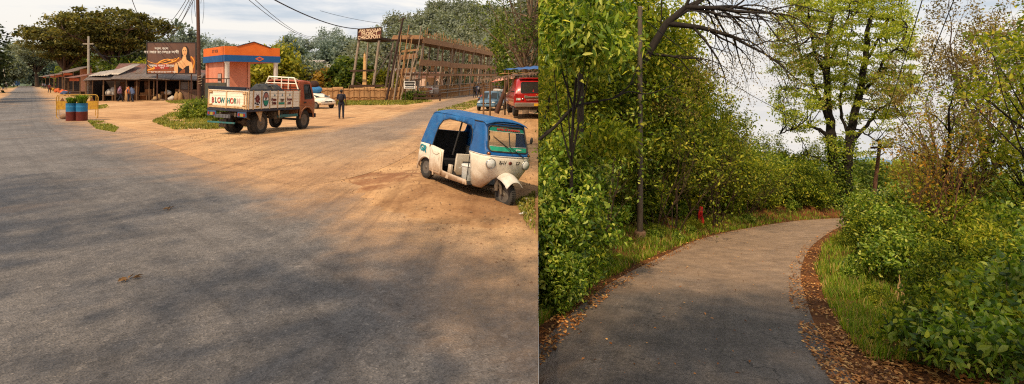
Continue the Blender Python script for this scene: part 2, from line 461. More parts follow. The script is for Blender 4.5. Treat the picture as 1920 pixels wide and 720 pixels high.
# the bank below the edge of the junction
ebase = np.where(ys < 60, -S*np.maximum(ys, 0)-.3, -14.0)
nb = len(V); V = np.concatenate([V, np.stack([X[:, 0]+.0, ys, np.minimum(ebase, Z[:, 0]-.05)], -1)])
bi = nb+np.arange(nu)
q2 = np.stack([idx[:-1, 0], bi[:-1], bi[1:], idx[1:, 0]], -1)
def dirt_colour(nt, p):
    n1 = noise(nt, p, .16, 6, .6, .6); n2 = noise(nt, p, 1.3, 8, .65, .4); n3 = noise(nt, p, 14, 6, .7)
    col = ramp(nt, n1, [(.30, srgb(168, 128, 92)), (.5, srgb(198, 157, 114)), (.72, srgb(214, 179, 136))])
    col = mixc(nt, .8, col, ramp(nt, n2, [(.28, (.46, .41, .37)), (.5, (.88, .86, .84)), (.7, (1.06, 1.04, 1.0))]), 'MULTIPLY')
    mp = nt.nodes.new('ShaderNodeMapping'); mp.inputs['Rotation'].default_value = (0, 0, R_(14)); mp.inputs['Scale'].default_value = (3.4, .16, 1); nt.links.new(p, mp.inputs[0])
    tr_ = noise(nt, mp.outputs[0], 1.0, 5, .6, .35)      # wheel tracks drawn out along the lane
    col = mixc(nt, .75, col, ramp(nt, tr_, [(.34, (.62, .58, .55)), (.48, (.98, .97, .96)), (.66, (1.08, 1.06, 1.04))]), 'MULTIPLY')
    return mixc(nt, .7, col, ramp(nt, n3, [(.3, (.55, .52, .5)), (.6, (1.05, 1.04, 1.02))]), 'MULTIPLY'), n2, n3
def dirt_material():
    m, nt, N, L = _nt('dirt_ground'); p = worldpos(nt)
    col, n2, n3 = dirt_colour(nt, p)
    # darker brown ground around the parked three-wheeler
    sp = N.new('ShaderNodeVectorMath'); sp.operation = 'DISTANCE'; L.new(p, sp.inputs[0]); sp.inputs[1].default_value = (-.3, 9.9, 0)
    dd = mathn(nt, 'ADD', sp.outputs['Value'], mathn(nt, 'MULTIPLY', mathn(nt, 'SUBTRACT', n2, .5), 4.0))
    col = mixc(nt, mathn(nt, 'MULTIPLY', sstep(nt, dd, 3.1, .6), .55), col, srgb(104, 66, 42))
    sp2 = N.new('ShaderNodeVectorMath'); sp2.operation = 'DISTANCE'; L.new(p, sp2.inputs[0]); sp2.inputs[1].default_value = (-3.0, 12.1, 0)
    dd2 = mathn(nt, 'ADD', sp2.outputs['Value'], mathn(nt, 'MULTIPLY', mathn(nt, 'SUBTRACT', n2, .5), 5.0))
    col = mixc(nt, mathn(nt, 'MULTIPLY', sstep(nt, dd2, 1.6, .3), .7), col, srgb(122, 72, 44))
    # pebbles
    vo = voro(nt, p, 9); f = mathn(nt, 'LESS_THAN', vo.outputs['Distance'], .16)
    rnd = mathn(nt, 'GREATER_THAN', noise(nt, p, 2.2, 4), .52)
    col = mixc(nt, mathn(nt, 'MULTIPLY', mathn(nt, 'MULTIPLY', f, rnd), .55), col, srgb(176, 150, 122))
    # far away the plain turns to scrub green
    sx = N.new('ShaderNodeSeparateXYZ'); L.new(p, sx.inputs[0])
    col = mixc(nt, sstep(nt, sx.outputs[1], 140, 210), col, srgb(96, 104, 60))
    bump = mathn(nt, 'ADD', mathn(nt, 'MULTIPLY', n2, 2.0), mathn(nt, 'MULTIPLY', n3, .5))
    finish(nt, col, .92, 0, bump, .5, .04, .2); return m
M_DIRT = dirt_material()
g = obj('ground', np_mesh('ground', V, [q, q2], M_DIRT, smooth=True)); tag(g, kind='structure')
# ---------------------------------------------------------------- asphalt of the junction
def spline(pts, k):
    pts = [Vector(p) for p in pts]; out = []
    for i in range(len(pts)-1):
        p0 = pts[max(i-1, 0)]; p1 = pts[i]; p2 = pts[i+1]; p3 = pts[min(i+2, len(pts)-1)]
        for j in range(k):
            t = j/k
            out.append(.5*((2*p1)+(p2-p0)*t+(2*p0-5*p1+4*p2-p3)*t*t+(3*p1-p0-3*p2+p3)*t**3))
    out.append(pts[-1]); return out
def strip(name, Lp, Rp, k, nv, mat_, zfun, lift, seam=False):
    A = spline(Lp, k); B = spline(Rp, k); V = []; uv = []
    s = 0
    for i, (a, b) in enumerate(zip(A, B)):
        tm = 1.0
        if seam:
            fa = a.x-(SEAM*a.y-.004); fb = b.x-(SEAM*b.y-.004)
            if fb > 0: tm = fa/(fa-fb)
        for j in range(nv+1):
            t = j/nv*tm; p = a.lerp(b, t)
            V.append((p.x, p.y, zfun(p.x, p.y)+lift)); uv.append((t, i/len(A)))
    n = len(A); idx = np.arange(n*(nv+1)).reshape(n, nv+1)
    q = np.stack([idx[:-1, :-1], idx[1:, :-1], idx[1:, 1:], idx[:-1, 1:]], -1).reshape(-1, 4)
    me = np_mesh(name, V, [q], mat_, smooth=True)
    ul = me.uv_layers.new(name='across'); li = np.empty(len(me.loops), np.int32); me.loops.foreach_get('vertex_index', li)
    ul.data.foreach_set('uv', np.array(uv, np.float32)[li].ravel())
    if me.polygons[0].normal.z < 0: me.flip_normals()
    o = obj(name, me); tag(o, kind='structure'); return o
def asphalt_material(name, base, dark, dust, edge_l, edge_r, wob=.35, dust_amt=.5, crack=0.0, spec=.35, rough=.72, endfade=None, sunband=None):
    """edge_l / edge_r: (from, to) positions across where the surface fades into dust"""
    m, nt, N, L = _nt(name); p = worldpos(nt)
    uv = N.new('ShaderNodeUVMap'); uv.uv_map = 'across'
    sp = N.new('ShaderNodeSeparateXYZ'); L.new(uv.outputs[0], sp.inputs[0])
    n1 = noise(nt, p, .35, 7, .6, .5); n2 = noise(nt, p, 2.2, 8, .65, .3); n3 = noise(nt, p, 38, 4, .7); nd = noise(nt, p, .22, 6, .62, 1.2)
    col = ramp(nt, n1, [(.3, dark), (.65, base)])
    col = mixc(nt, .6, col, ramp(nt, n2, [(.3, (.68, .67, .66)), (.62, (1.1, 1.09, 1.08))]), 'MULTIPLY')
    vo = voro(nt, p, 55)
    agg = ramp(nt, vo.outputs['Color'], [(.0, (.45, .45, .45)), (.55, (.95, .95, .95)), (.86, (1.15, 1.13, 1.1)), (.95, (1.9, 1.85, 1.75))])
    col = mixc(nt, .8, col, agg, 'MULTIPLY')
    vg = voro(nt, p, 17)
    col = mixc(nt, .6, col, ramp(nt, vg.outputs['Color'], [(.0, (.5, .5, .5)), (.5, (.95, .95, .95)), (.9, (1.1, 1.1, 1.1)), (.97, (1.9, 1.85, 1.75))]), 'MULTIPLY')
    col = mixc(nt, .5, col, ramp(nt, n3, [(.3, (.6, .6, .6)), (.65, (1.15, 1.15, 1.15))]), 'MULTIPLY')
    mpu = N.new('ShaderNodeMapping'); mpu.inputs['Scale'].default_value = (34, 2.2, 1); L.new(uv.outputs[0], mpu.inputs[0])
    wr = noise(nt, mpu.outputs[0], 1.0, 5, .6, .3)       # wear along the wheel paths
    col = mixc(nt, .6, col, ramp(nt, wr, [(.34, (.74, .73, .73)), (.5, (1, 1, 1)), (.68, (1.16, 1.14, 1.12))]), 'MULTIPLY')
    if crack:
        v2 = voro(nt, None, .85, 'DISTANCE_TO_EDGE')
        ad = N.new('ShaderNodeVectorMath'); ad.operation = 'ADD'; L.new(p, ad.inputs[0])
        nn = N.new('ShaderNodeTexNoise'); nn.inputs['Scale'].default_value = 1.6; nn.inputs['Detail'].default_value = 6; L.new(p, nn.inputs['Vector'])
        L.new(nn.outputs['Color'], ad.inputs[1]); L.new(ad.outputs[0], v2.inputs['Vector'])
        fc = mathn(nt, 'MULTIPLY', mathn(nt, 'LESS_THAN', v2.outputs['Distance'], .008), sstep(nt, noise(nt, p, .5, 3), .5, .62))
        col = mixc(nt, mathn(nt, 'MULTIPLY', fc, crack), col, (.012, .011, .010, 1))
    t = mathn(nt, 'ADD', sp.outputs[0], mathn(nt, 'MULTIPLY', mathn(nt, 'SUBTRACT', nd, .5), wob))
    t = mathn(nt, 'ADD', t, mathn(nt, 'MULTIPLY', mathn(nt, 'SUBTRACT', n2, .5), wob*.35))
    fr = sstep(nt, t, edge_r[0], edge_r[1]); fl = sstep(nt, t, edge_l[1], edge_l[0])
    dpatch = mathn(nt, 'MULTIPLY', sstep(nt, nd, .52, .75), dust_amt)
    if sunband:      # dusty pale tone, sunlight on the mid stretch painted into the colour
        bd = mathn(nt, 'MULTIPLY', sstep(nt, mathn(nt, 'ADD', sp.outputs[1], mathn(nt, 'MULTIPLY', mathn(nt, 'SUBTRACT', nd, .5), .5)), sunband[0], sunband[1]), mathn(nt, 'ADD', sunband[2]-.25, mathn(nt, 'MULTIPLY', n2, .5)))
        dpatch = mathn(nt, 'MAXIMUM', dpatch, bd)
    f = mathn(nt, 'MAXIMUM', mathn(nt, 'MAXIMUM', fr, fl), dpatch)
    if endfade:
        f = mathn(nt, 'MAXIMUM', f, sstep(nt, mathn(nt, 'ADD', sp.outputs[1], mathn(nt, 'MULTIPLY', mathn(nt, 'SUBTRACT', nd, .5), .25)), endfade[0], endfade[1]))
    dcol = mixc(nt, .7, dust, ramp(nt, n2, [(.28, (.55, .5, .45)), (.65, (1.05, 1.03, 1.0))]), 'MULTIPLY') if dust else dirt_colour(nt, p)[0]
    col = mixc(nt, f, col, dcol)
    finish(nt, col, rough, 0, mathn(nt, 'ADD', vo.outputs['Distance'], mathn(nt, 'MULTIPLY', n3, .8)), .7, .02, spec); return m
M_ASPH = asphalt_material('junction_asphalt', srgb(126, 120, 117), srgb(94, 89, 87), None, (.05, .12), (.60, .99), .55, .45)
LEFT = [(44, 157), (30, 163), (8, 176), (-25, 195), (-130, 225), (-250, 262), (-340, 320), (-390, 405), (-420, 500), (-440, 650), (-460, 2000)]
RIGHT = [(64, 157), (75, 163), (95, 176), (126, 198), (215, 232), (360, 268), (570, 322), (900, 405), (1200, 500), (1540, 650), (1700, 2000)]
strip('road', [G(*p) for p in LEFT], [G(*p) for p in RIGHT], 10, 40, M_ASPH, lambda x, y: float(left_z(np.array(x), np.array(y))), .003, seam=True)
M_LANE = asphalt_material('packed_dirt_lane', srgb(166, 142, 120), srgb(132, 110, 92), None, (.02, .26), (.66, .94), .5, .32, endfade=(.58, .93))
LA = [(921, 164), (890, 170), (800, 196), (700, 226), (560, 256), (400, 272), (280, 276)]
LB = [(950, 164), (925, 172), (880, 197), (835, 232), (790, 276), (700, 322), (560, 352)]
strip('dirt_road', [G(*p) for p in LA], [G(*p) for p in LB], 10, 24, M_LANE, lambda x, y: float(left_z(np.array(x), np.array(y))), .006)
# ---------------------------------------------------------------- the forest side: a road falling away from the junction
def valley(y):
    y = np.asarray(y, float)
    return np.where(y < 0, 0, np.where(y < 70, -S*y, -S*70-(y-70)*.155))
rys = np.concatenate([np.linspace(-30, 0, 8), np.linspace(.5, 60, 120), np.geomspace(61.5, 2500, 60)])
rs = np.concatenate([np.linspace(0, 30, 90), np.geomspace(31, 3000, 40)])
X = SEAM*np.maximum(rys, 0)[:, None]+.003+rs[None]; Y = np.repeat(rys[:, None], len(rs), 1)
RL = [(860, 800), (1009, 648), (1130, 541), (1240, 482), (1340, 441), (1480, 416), (1578, 409), (1650, 407.5)]
RR = [(1680, 800), (1548, 645), (1512, 565), (1502, 505), (1526, 458), (1580, 424), (1640, 413), (1700, 410)]
rng = np.random.default_rng(5)
def fnoise(x, y, sc_, seed=0):
    return np.sin(x*sc_+seed)*np.cos(y*sc_*1.3+seed*2)+.5*np.sin(x*sc_*2.3+y*sc_*1.7+seed)
edgeL = np.array([RG(*p)[:2] for p in RL]); edgeR = np.array([RG(*p)[:2] for p in RR])
def road_side(x, y):
    """signed distance in x from the forest road: >0 right of it, <0 left of it, 0 on it"""
    yl = np.interp(y, edgeL[:, 1], edgeL[:, 0]); yr = np.interp(y, edgeR[:, 1], edgeR[:, 0])
    return np.where(x < yl, x-yl, np.where(x > yr, x-yr, 0.0))
def hill_z(x, y):
    x = np.asarray(x, float); y = np.asarray(y, float)
    s = road_side(x, y); k = np.clip((np.abs(s)-.3)/1.5, 0, 1)
    z = valley(y)+k*.05*fnoise(x, y, 2.1, 1.0)
    z = z+np.where(s < 0, np.clip(-s-.7, 0, 3)*.22, 0)*np.where(y < 45, 1, 0)-np.where(s > 0, np.clip(s-1.2, 0, 6)*.12, 0)*np.where(y < 45, 1, 0)
    return z
Z = hill_z(X, Y)
nu, nv = X.shape; idx = np.arange(nu*nv).reshape(nu, nv)
q = np.stack([idx[:-1, :-1], idx[1:, :-1], idx[1:, 1:], idx[:-1, 1:]], -1).reshape(-1, 4)
def soil_material():
    m, nt, N, L = _nt('forest_soil'); p = worldpos(nt)
    n1 = noise(nt, p, 1.2, 7, .65, .4); n2 = noise(nt, p, 18, 5, .7)
    col = ramp(nt, n1, [(.3, srgb(54, 36, 24)), (.52, srgb(104, 66, 38)), (.72, srgb(140, 92, 52))])
    col = mixc(nt, .7, col, ramp(nt, n2, [(.3, (.4, .38, .36)), (.62, (1.1, 1.05, 1.0))]), 'MULTIPLY')
    sx = N.new('ShaderNodeSeparateXYZ'); L.new(p, sx.inputs[0])
    gcol = ramp(nt, noise(nt, p, .05, 8, .6), [(.35, srgb(96, 108, 60)), (.6, srgb(142, 142, 84))])
    col = mixc(nt, sstep(nt, sx.outputs[1], 34, 60), col, gcol)
    col = mixc(nt, mathn(nt, 'MULTIPLY', sstep(nt, sx.outputs[1], 90, 420), .85), col, srgb(142, 158, 168))  # distance haze painted into the valley ground colour
    finish(nt, col, .95, 0, mathn(nt, 'ADD', n1, n2), .6, .04, .15); return m
M_SOIL = soil_material()
g2 = obj('hillside', np_mesh('hillside', np.stack([X, Y, Z], -1).reshape(-1, 3), [q], M_SOIL, smooth=True)); tag(g2, kind='structure')
if g2.data.polygons[0].normal.z < 0: g2.data.flip_normals()
M_ASPH2 = asphalt_material('forest_road_asphalt', srgb(112, 104, 99), srgb(78, 72, 69), srgb(188, 156, 126), (-1, -.9), (1.9, 2.0), .08, .45, crack=.7, sunband=(.16, .42, .55))
def seamR(o):
    me = o.data
    for v in me.vertices:
        lim = SEAM*v.co.y+.003
        if v.co.x < lim: v.co.x = lim
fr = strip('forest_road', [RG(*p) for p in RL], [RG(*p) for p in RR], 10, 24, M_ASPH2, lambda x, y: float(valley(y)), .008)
seamR(fr)
# ================================================================== vehicles
RUBBER = mat('tyre_rubber', (.022, .021, .020), (.05, .044, .038), 6, .85, bump=.3, dirt=(.13, .10, .07), dirt_amt=.28)
RIMM = mat('rim_steel', (.12, .11, .10), (.22, .18, .14), 9, .55, .4, dirt=(.14, .10, .07), dirt_amt=.30)
BLACK = mat('black_trim', (.016, .016, .017), (.035, .034, .033), 8, .6)
DARKIN = mat('dark_upholstery', (.012, .012, .014), (.028, .026, .026), 7, .7)
CHROME = mat('worn_chrome', (.62, .61, .59), (.42, .40, .38), 12, .28, .9)
UNDER = mat('oily_chassis', (.022, .019, .017), (.06, .047, .036), 7, .75, dirt=(.17, .12, .08))
LENS = mat('lamp_lens', (.72, .72, .68), (.55, .55, .52), 20, .12, 0, 0, spec=.8, coat=.8)
AMBER = mat('amber_lens', (.42, .11, .02), (.3, .07, .015), 15, .2, spec=.7)
REDLENS = mat('red_lens', (.38, .014, .012), (.22, .01, .01), 15, .2, spec=.7)
GLASS = glassmat('window_glass', (.84, .86, .82), .16)
GLASSD = glassmat('tinted_glass', (.30, .33, .33), .55)
def wheel(parent, loc, r, w, name='wheel', hub=None, steer=0, rimm=None, dual=False):
    M = Matrix.Rotation(R_(90), 4, 'X')
    def tyre(o):
        mb = MB(); h = w/2
        prof = [(r*.60, -h*.75), (r*.70, -h*.98), (r*.88, -h), (r*.97, -h*.80), (r, -h*.45), (r*.985, -h*.2), (r, 0), (r*.985, h*.2), (r, h*.45), (r*.97, h*.80), (r*.88, h), (r*.70, h*.98), (r*.60, h*.75), (r*.60, -h*.75)]
        mb.M = Matrix.Translation((0, o, 0)); mb.lathe(prof, 32, M)
        for k in range(40):       # tread lugs
            a = 2*math.pi*k/40
            for sgn in (-1, 1):
                mb.box((math.cos(a)*r*.995, sgn*h*.5, math.sin(a)*r*.995), (.018, h*.62, .016), Matrix.Rotation(-a, 3, 'Y'))
        return mb
    mb = tyre(0); 
    if dual:
        m2 = tyre(dual); n = len(mb.v); mb.v += m2.v; mb.f += [[i+n for i in f] for f in m2.f]; mb.m += m2.m; mb.sm += m2.sm
    t = mb.build(name, RUBBER, parent); t.location = loc; t.rotation_euler = (0, 0, steer)
    for sgn in (-1, 1):
        mb = MB(); h = w/2*sgn
        mb.lathe([(r*.63, h*.72), (r*.58, h*.80), (r*.52, h*.45), (r*.40, h*.30), (r*.24, h*.55), (r*.16, h*.62), (r*.15, h*.85), (.0, h*.88)], 24, M)
        for k in range(5):
            a = 2*math.pi*k/5; mb.lathe([(r*.045, h*.4), (r*.045, h*.68), (0, h*.70)], 8, Matrix.Translation((math.cos(a)*r*.31, 0, math.sin(a)*r*.31)) @ M)
        mb.build('rim', rimm or RIMM, t)
    return t
def interp(z, tab):
    return float(np.interp(z, [a for a, _ in tab], [b for _, b in tab]))
# ------------------------------------------------------------------ auto-rickshaw
CREAM = mat('cream_enamel', srgb(242, 232, 216), srgb(228, 214, 192), 3, .38, bump=.06, dirt=srgb(170, 136, 100), dirt_amt=.22, coat=.25, lowdirt=(srgb(160, 120, 82), .38))
BLUEC = mat('blue_canopy', srgb(34, 108, 172), srgb(22, 84, 148), 5, .55, bump=.25, dirt=srgb(92, 112, 130), dirt_amt=.3)
BLUEP = mat('blue_enamel', srgb(18, 96, 164), srgb(12, 76, 140), 4, .36, bump=.05, dirt=srgb(60, 80, 96), dirt_amt=.26, coat=.3)
WHITEG = mat('white_guard', srgb(226, 222, 214), srgb(200, 190, 178), 6, .4, dirt=srgb(170, 112, 56), dirt_amt=.27)
STICK = mat('green_sticker', srgb(20, 128, 104), srgb(16, 104, 88), 8, .5, bump=0)
STICKL = mat('pale_green_sticker', srgb(44, 168, 132), srgb(34, 140, 112), 8, .4, bump=0)
rk = thing('auto_rickshaw', 'white three-wheeled auto-rickshaw with blue canopy parked on the sloping dirt shoulder', 'auto-rickshaw',
           (-1.43, 11.65, .03), rot=(R_(-7.6), R_(2.8), R_(-54.7)), scale=(1.13, .95, .94))
WZ = [(.3, .40), (.5, .50), (.8, .565), (1.0, .565), (1.6, .515)]
XF = [(.3, 1.64), (.45, 1.77), (.7, 1.89), (.86, 1.93), (1.0, 1.92), (1.62, 1.72)]
def U(u, z, off=0.0):
    W = interp(z, WZ); xf = interp(z, XF); a = W-.17; s = 1 if u >= 0 else -1; u = abs(u)
    if u <= a: return Vector((xf+.035*(1-(u/a)**2)+off, s*u, z))
    if u <= a+.25:
        t = (u-a)/.25*math.pi/2; return Vector((xf-.16*(1-math.cos(t))+off*math.cos(t), s*(a+.17*math.sin(t)+off*math.sin(t)), z))
    return Vector((xf-.16-(u-a-.25), s*(W+off), z))
def SW(x, z):      # half width of the flanks
    return interp(z, [(.3, .56), (.5, .59), (.86, .59), (1.3, .555), (1.62, .505)])-max(0, x-1.0)*.06*(1 if z < 1 else .3)
nose = MB()
panel(nose, [(.98, .985), (.80, .62), (.56, .30), (.31, .30), (.25, .50), (.12, .60), (-.12, .60), (-.25, .50), (-.31, .30), (-.56, .30), (-.80, .62), (-.98, .985)], [], U, .06)
nose.build('nose_shell', CREAM, rk, solid=.02)
cabf = MB()
wind = rrect(-.475, 1.065, .475, 1.555, .085, 5)
wind = [(u*(1-.10*(z-1.06)/.5), z) for u, z in wind]
panel(cabf, [(.98, .985), (.72, 1.62), (-.72, 1.62), (-.98, .985)], [wind], U, .06)
cabf.build('cab_front', BLUEP, rk, solid=.02)
gl = MB(); panel(gl, wind, [], lambda u, z: U(u, z, -.006), .07); ws = gl.build('windscreen', GLASS, rk)
st = MB(); st_top = [(-.415, 1.455), (.415, 1.455), (.40, 1.535), (-.40, 1.535)]
panel(st, st_top, [], lambda u, z: U(u, z, .002), .06); st.build('sun_strip', STICK, ws)
st = MB(); panel(st, [(-.42, 1.085), (.42, 1.085), (.445, 1.165), (-.445, 1.165)], [], lambda u, z: U(u, z, .002), .06); st.build('lower_strip', STICKL, ws)
st = MB()
for z in (1.172, 1.448): st.tube([U(-.44+.88*i/14, z, .004) for i in range(15)], .005, 5)
st.build('white_stripe', WHITEG, ws)
dk = MB(); dk.tube([U(.02, 1.17, -.02), U(.03, 1.45, -.02)], .012, 6); dk.build('centre_bar', BLACK, ws)
rb = MB(); rb.tube([U(u, z, .004) for u, z in dense(wind, .05)], .017, 6, closed=True); rb.build('windscreen_rubber', BLACK, rk)
def on_front(u, z, off):
    p = U(u, z, off); du = U(u+.01, z, off)-U(u-.01, z, off); dz = U(u, z+.01, off)-U(u, z-.01, off); return frame(p, du, dz)
RED = mat('red_lettering', srgb(196, 44, 34), srgb(160, 36, 30), 9, .5, bump=0)
DKGREY = mat('dark_lettering', srgb(70, 64, 60), srgb(50, 46, 44), 9, .5, bump=0)
text_mesh('lettering', 'AVNI SE HAMARA', .062, RED, ws, on_front(0, 1.495, .006), .002, bold=.002, sx=1.15)
text_mesh('lettering', 'JAI MAA', .04, WHITEG, ws, on_front(.22, 1.125, .006), .002, bold=.001)
text_mesh('lettering', 'BAV', .085, DKGREY, rk, on_front(-.17, .865, .006), .003, bold=.003)
text_mesh('lettering', 'DP', .085, DKGREY, rk, on_front(.20, .865, .006), .003, bold=.003)
ps = MB(); panel(ps, [(-.30, .81), (.30, .81), (.30, .92), (-.30, .92)], [], lambda u, z: U(u, z, .003), .08); ps.build('badge_panel', mat('faded_badge', srgb(206, 196, 176), srgb(186, 172, 148), 6, .4), rk)
ps = MB(); panel(ps, [(-.10, .90), (.10, .90), (.10, .965), (-.10, .965)], [], lambda u, z: U(u, z, .006), .08); ps.build('registration_strip', mat('yellow_strip', srgb(206, 184, 120), srgb(180, 158, 100), 9, .5), rk)
ps = MB(); ps.ball(U(0.0, .865, .012), (.012, .045, .035)); ps.build('badge', mat('red_badge', srgb(130, 58, 44), srgb(80, 50, 40), 20, .4), rk)
tr = MB(); tr.tube([U(-.93+1.86*i/30, .985, .010) for i in range(31)], .011, 5); tr.build('belt_trim', WHITEG, rk)
wp = MB()
wp.tube([U(.02, 1.05, .03), U(-.02, 1.12, .035), U(-.36, 1.34, .02)], [.010, .008, .005], 6)
wp.tube([U(-.02, 1.18, .032), U(.32, .985, .035)], [.007, .008], 6); wp.tube([U(-.36, 1.36, .014), U(-.05, 1.16, .014)], .006, 5)
wp.build('wiper', BLACK, rk)
for s in (-1, 1):
    c = U(s*.415, .835, .0); n = (U(s*.415, .835, 1)-c).normalized()
    M = n.to_track_quat('Z', 'Y').to_matrix().to_4x4(); M.translation = c
    hl = MB(); hl.lathe([(.098, -.02), (.104, .012), (.098, .024), (.088, .020)], 24, M); h = hl.build('headlight', CHROME, rk)
    hl = MB(); hl.lathe([(.088, .018), (.07, .034), (.04, .044), (0, .048)], 24, M); hl.build('lens', LENS, h)
    c = U(s*.47, 1.025, .004); M = (U(s*.47, 1.025, 1)-c).normalized().to_track_quat('Z', 'Y').to_matrix().to_4x4(); M.translation = c
    il = MB(); il.lathe([(.040, 0), (.040, .012), (.030, .020)], 16, M); i_ = il.build('indicator', BLACK, rk)
    il = MB(); il.lathe([(.032, .016), (.02, .026), (0, .03)], 16, M); il.build('lens', AMBER, i_)
    # flanks
    fn = lambda x, z, s=s: Vector((x, s*SW(x, z), z))
    lo = MB(); arch = [(.31*math.cos(R_(a)), .25+.31*math.sin(R_(a))) for a in range(10, 171, 16)]
    panel(lo, [(-.36, .40), (-.35, .62), (-.33, .865), (.16, .875), (.60, .84), (.62, .41), (1.42, .40), (1.46, .30), (.36, .27)]+arch, [], fn, .07)
    lo.build('side_panel', CREAM, rk, solid=.02)
    fl = MB(); fl.tube([(.335*math.cos(R_(a)), s*(SW(0, .5)+.012), .25+.335*math.sin(R_(a))) for a in range(0, 181, 15)], .022, 6); fl.build('wheel_arch', CREAM, rk)
    dr = MB(); panel(dr, [(.17, .31), (.60, .30), (.615, .40), (.585, .72), (.50, .835), (.20, .855), (.17, .80)], [], lambda x, z, s=s: Vector((x, s*(SW(x, z)+.028), z)), .07)
    d_ = dr.build('half_door', CREAM, rk, solid=.03)
    dd = MB(); dd.tube([(x, s*(SW(x, z)+.045), z) for x, z in ((.22, .80), (.28, .72), (.42, .70), (.53, .76))], .006, 5); dd.tube([(x, s*(SW(x, z)+.045), z) for x, z in ((.21, .36), (.54, .36), (.53, .66))], .005, 5); dd.build('pressed_line', mat('cream_shadow', srgb(168, 150, 126), srgb(140, 124, 102), 5, .5), d_)
    up = MB()
    panel(up, [(-.335, .86), (-.23, 1.18), (-.14, 1.46), (-.10, 1.54), (-.02, 1.62), (1.46, 1.63), (1.46, 1.25), (1.41, 1.40), (1.33, 1.48), (1.0, 1.515), (.55, 1.515), (.36, 1.46), (.26, 1.32), (.20, 1.10), (.165, .865)], [], fn, .07)
    up.build('canopy_side', BLUEC, rk, solid=.014)
    pp = MB(); pp.tube([(x, s*(SW(x, z)+.008), z) for x, z in ((1.455, .40), (1.455, 1.25), (1.41, 1.40), (1.33, 1.48), (1.0, 1.515), (.55, 1.515), (.36, 1.46), (.26, 1.32), (.20, 1.10), (.165, .87))], .010, 5); pp.build('opening_edge', BLACK, rk)
roof = MB()
def roof_fn(a, b):
    x = -.10+a*1.86; y = (b*2-1); W = .525-.02*a
    e = max(0, (x-1.62)/.14)**2*.05 + max(0, (.06-x)/.16)**2*.07
    z = 1.615+.085*(1-abs(y)**2.6)-e+.006*math.sin(x*9)*math.cos(y*4)
    return Vector((x, y*W, z))
roof.grid(roof_fn, 26, 22); roof.build('canopy_roof', BLUEC, rk, solid=.014)
bd = MB(); bd.tube([U(-.74+1.48*i/24, 1.605, .012) for i in range(25)], .014, 6); bd.build('roof_piping', BLACK, rk); bd = MB(); bd.tube([roof_fn(.02, i/16)+Vector((0, 0, .006)) for i in range(17)], .010, 5); bd.build('roof_piping', BLACK, rk)
rear = MB()
panel(rear, [(-.51, .86), (.51, .86), (.50, 1.3), (.49, 1.60), (-.49, 1.60), (-.50, 1.3)], [rrect(-.40, 1.20, .40, 1.46, .05)], lambda y, z: Vector((-.335+(z-.86)*.36, y*(SW(-.2, z)/.51 if abs(y) > .45 else 1.1), z)), .08)
rear.build('canopy_back', BLUEC, rk, solid=.014)
lr = MB(); lr.box((-.352, 0, .64), (.03, 1.14, .46)); lr.build('tail_panel', CREAM, rk, bevel=.01)
it = MB()
it.box((.56, 0, .31), (1.80, 1.06, .03)); it.box((.0, 0, .50), (.46, 1.04, .16)); it.box((-.22, 0, .88), (.10, 1.02, .64)); it.box((.92, 0, .60), (.30, .42, .10))
it.build('seats_and_floor', DARKIN, rk, bevel=.02)
pt = MB(); pt.box((.655, .10, .56), (.05, .80, .46)); pt.box((.72, -.45, .45), (.10, .06, .22)); pt.build('seat_box', CREAM, rk, bevel=.01)
hb = MB()
hb.tube([(1.78, 0, .40), (1.60, 0, .98)], .03, 8); hb.tube([(1.58, -.32, 1.0), (1.60, 0, .99), (1.58, .32, 1.0)], .016, 8)
hb.ball((1.63, 0, 1.0), (.07, .12, .05)); hb.build('handlebar', BLACK, rk)
bar_ = MB(); bar_.tube([(.80, -.36, 1.58), (.66, -.40, .76)], .018, 8); bar_.tube([(.80, .36, 1.58), (.66, .40, .76)], .018, 8); bar_.tube([(.78, -.46, 1.55), (.78, .46, 1.55)], .015, 8); bar_.build('partition_bar', BLACK, rk)
hd = MB(); hd.ball((1.02, .12, 1.22), (.06, .09, .10)); hd.tube([(1.0, .10, .72), (1.02, .12, 1.15)], .02, 6); hd.ball((1.0, .08, .86), (.07, .22, .24)); hd.build('driver_backrest', mat('grey_vinyl', (.06, .06, .06), (.10, .10, .10), 9, .6), rk)
for s in (-1, 1):
    mr = MB(); c = U(s*.62, 1.20, .0); mr.tube([c, c+Vector((.06, s*.07, .06))], .008, 6); mr.ball(c+Vector((.07, s*.085, .12)), (.022, .035, .075))
    if s > 0: mr.build('mirror', BLACK, rk)
mg = MB()
def guard(a, b):
    t = a*2-.0; y = b*2-1
    x = 1.60+a*.60; W = .10+.10*math.sin(min(1, a*1.15)*math.pi*.62)
    z = interp(a, [(0, .66), (.35, .685), (.7, .655), (1, .56)])-.13*abs(y)**2.2-(.02 if a > .9 else 0)
    return Vector((x, y*W, z))
mg.grid(guard, 16, 12); mg.build('front_mudguard', WHITEG, rk, solid=.012)
fk = MB()
fk.tube([(1.72, -.10, .62), (1.90, -.10, .42), (1.95, -.10, .245)], [.035, .03, .025], 8); fk.tube([(1.72, .10, .62), (1.90, .10, .42), (1.95, .10, .245)], [.03, .03, .025], 8)
fk.tube([(1.95, -.12, .245), (1.95, .12, .245)], .02, 8); fk.tube([(1.83, -.14, .56), (1.84, -.14, .30)], .04, 10)
fk.ball((1.80, -.06, .36), (.10, .06, .06)); fk.build('front_fork', UNDER, rk)
ax = MB(); ax.tube([(0, -.46, .30), (0, .46, .30)], .04, 8); ax.box((.7, 0, .27), (1.5, .30, .05)); ax.box((-.12, 0, .38), (.36, .5, .22)); ax.build('chassis', UNDER, rk)
wheel(rk, (1.95, 0, .245), .245, .12, steer=R_(0)); wheel(rk, (-.05, -.50, .335), .235, .12); wheel(rk, (-.05, .50, .245), .235, .12)
TEAL = mat('teal_paint', srgb(40, 150, 160), srgb(30, 120, 136), 8, .5)
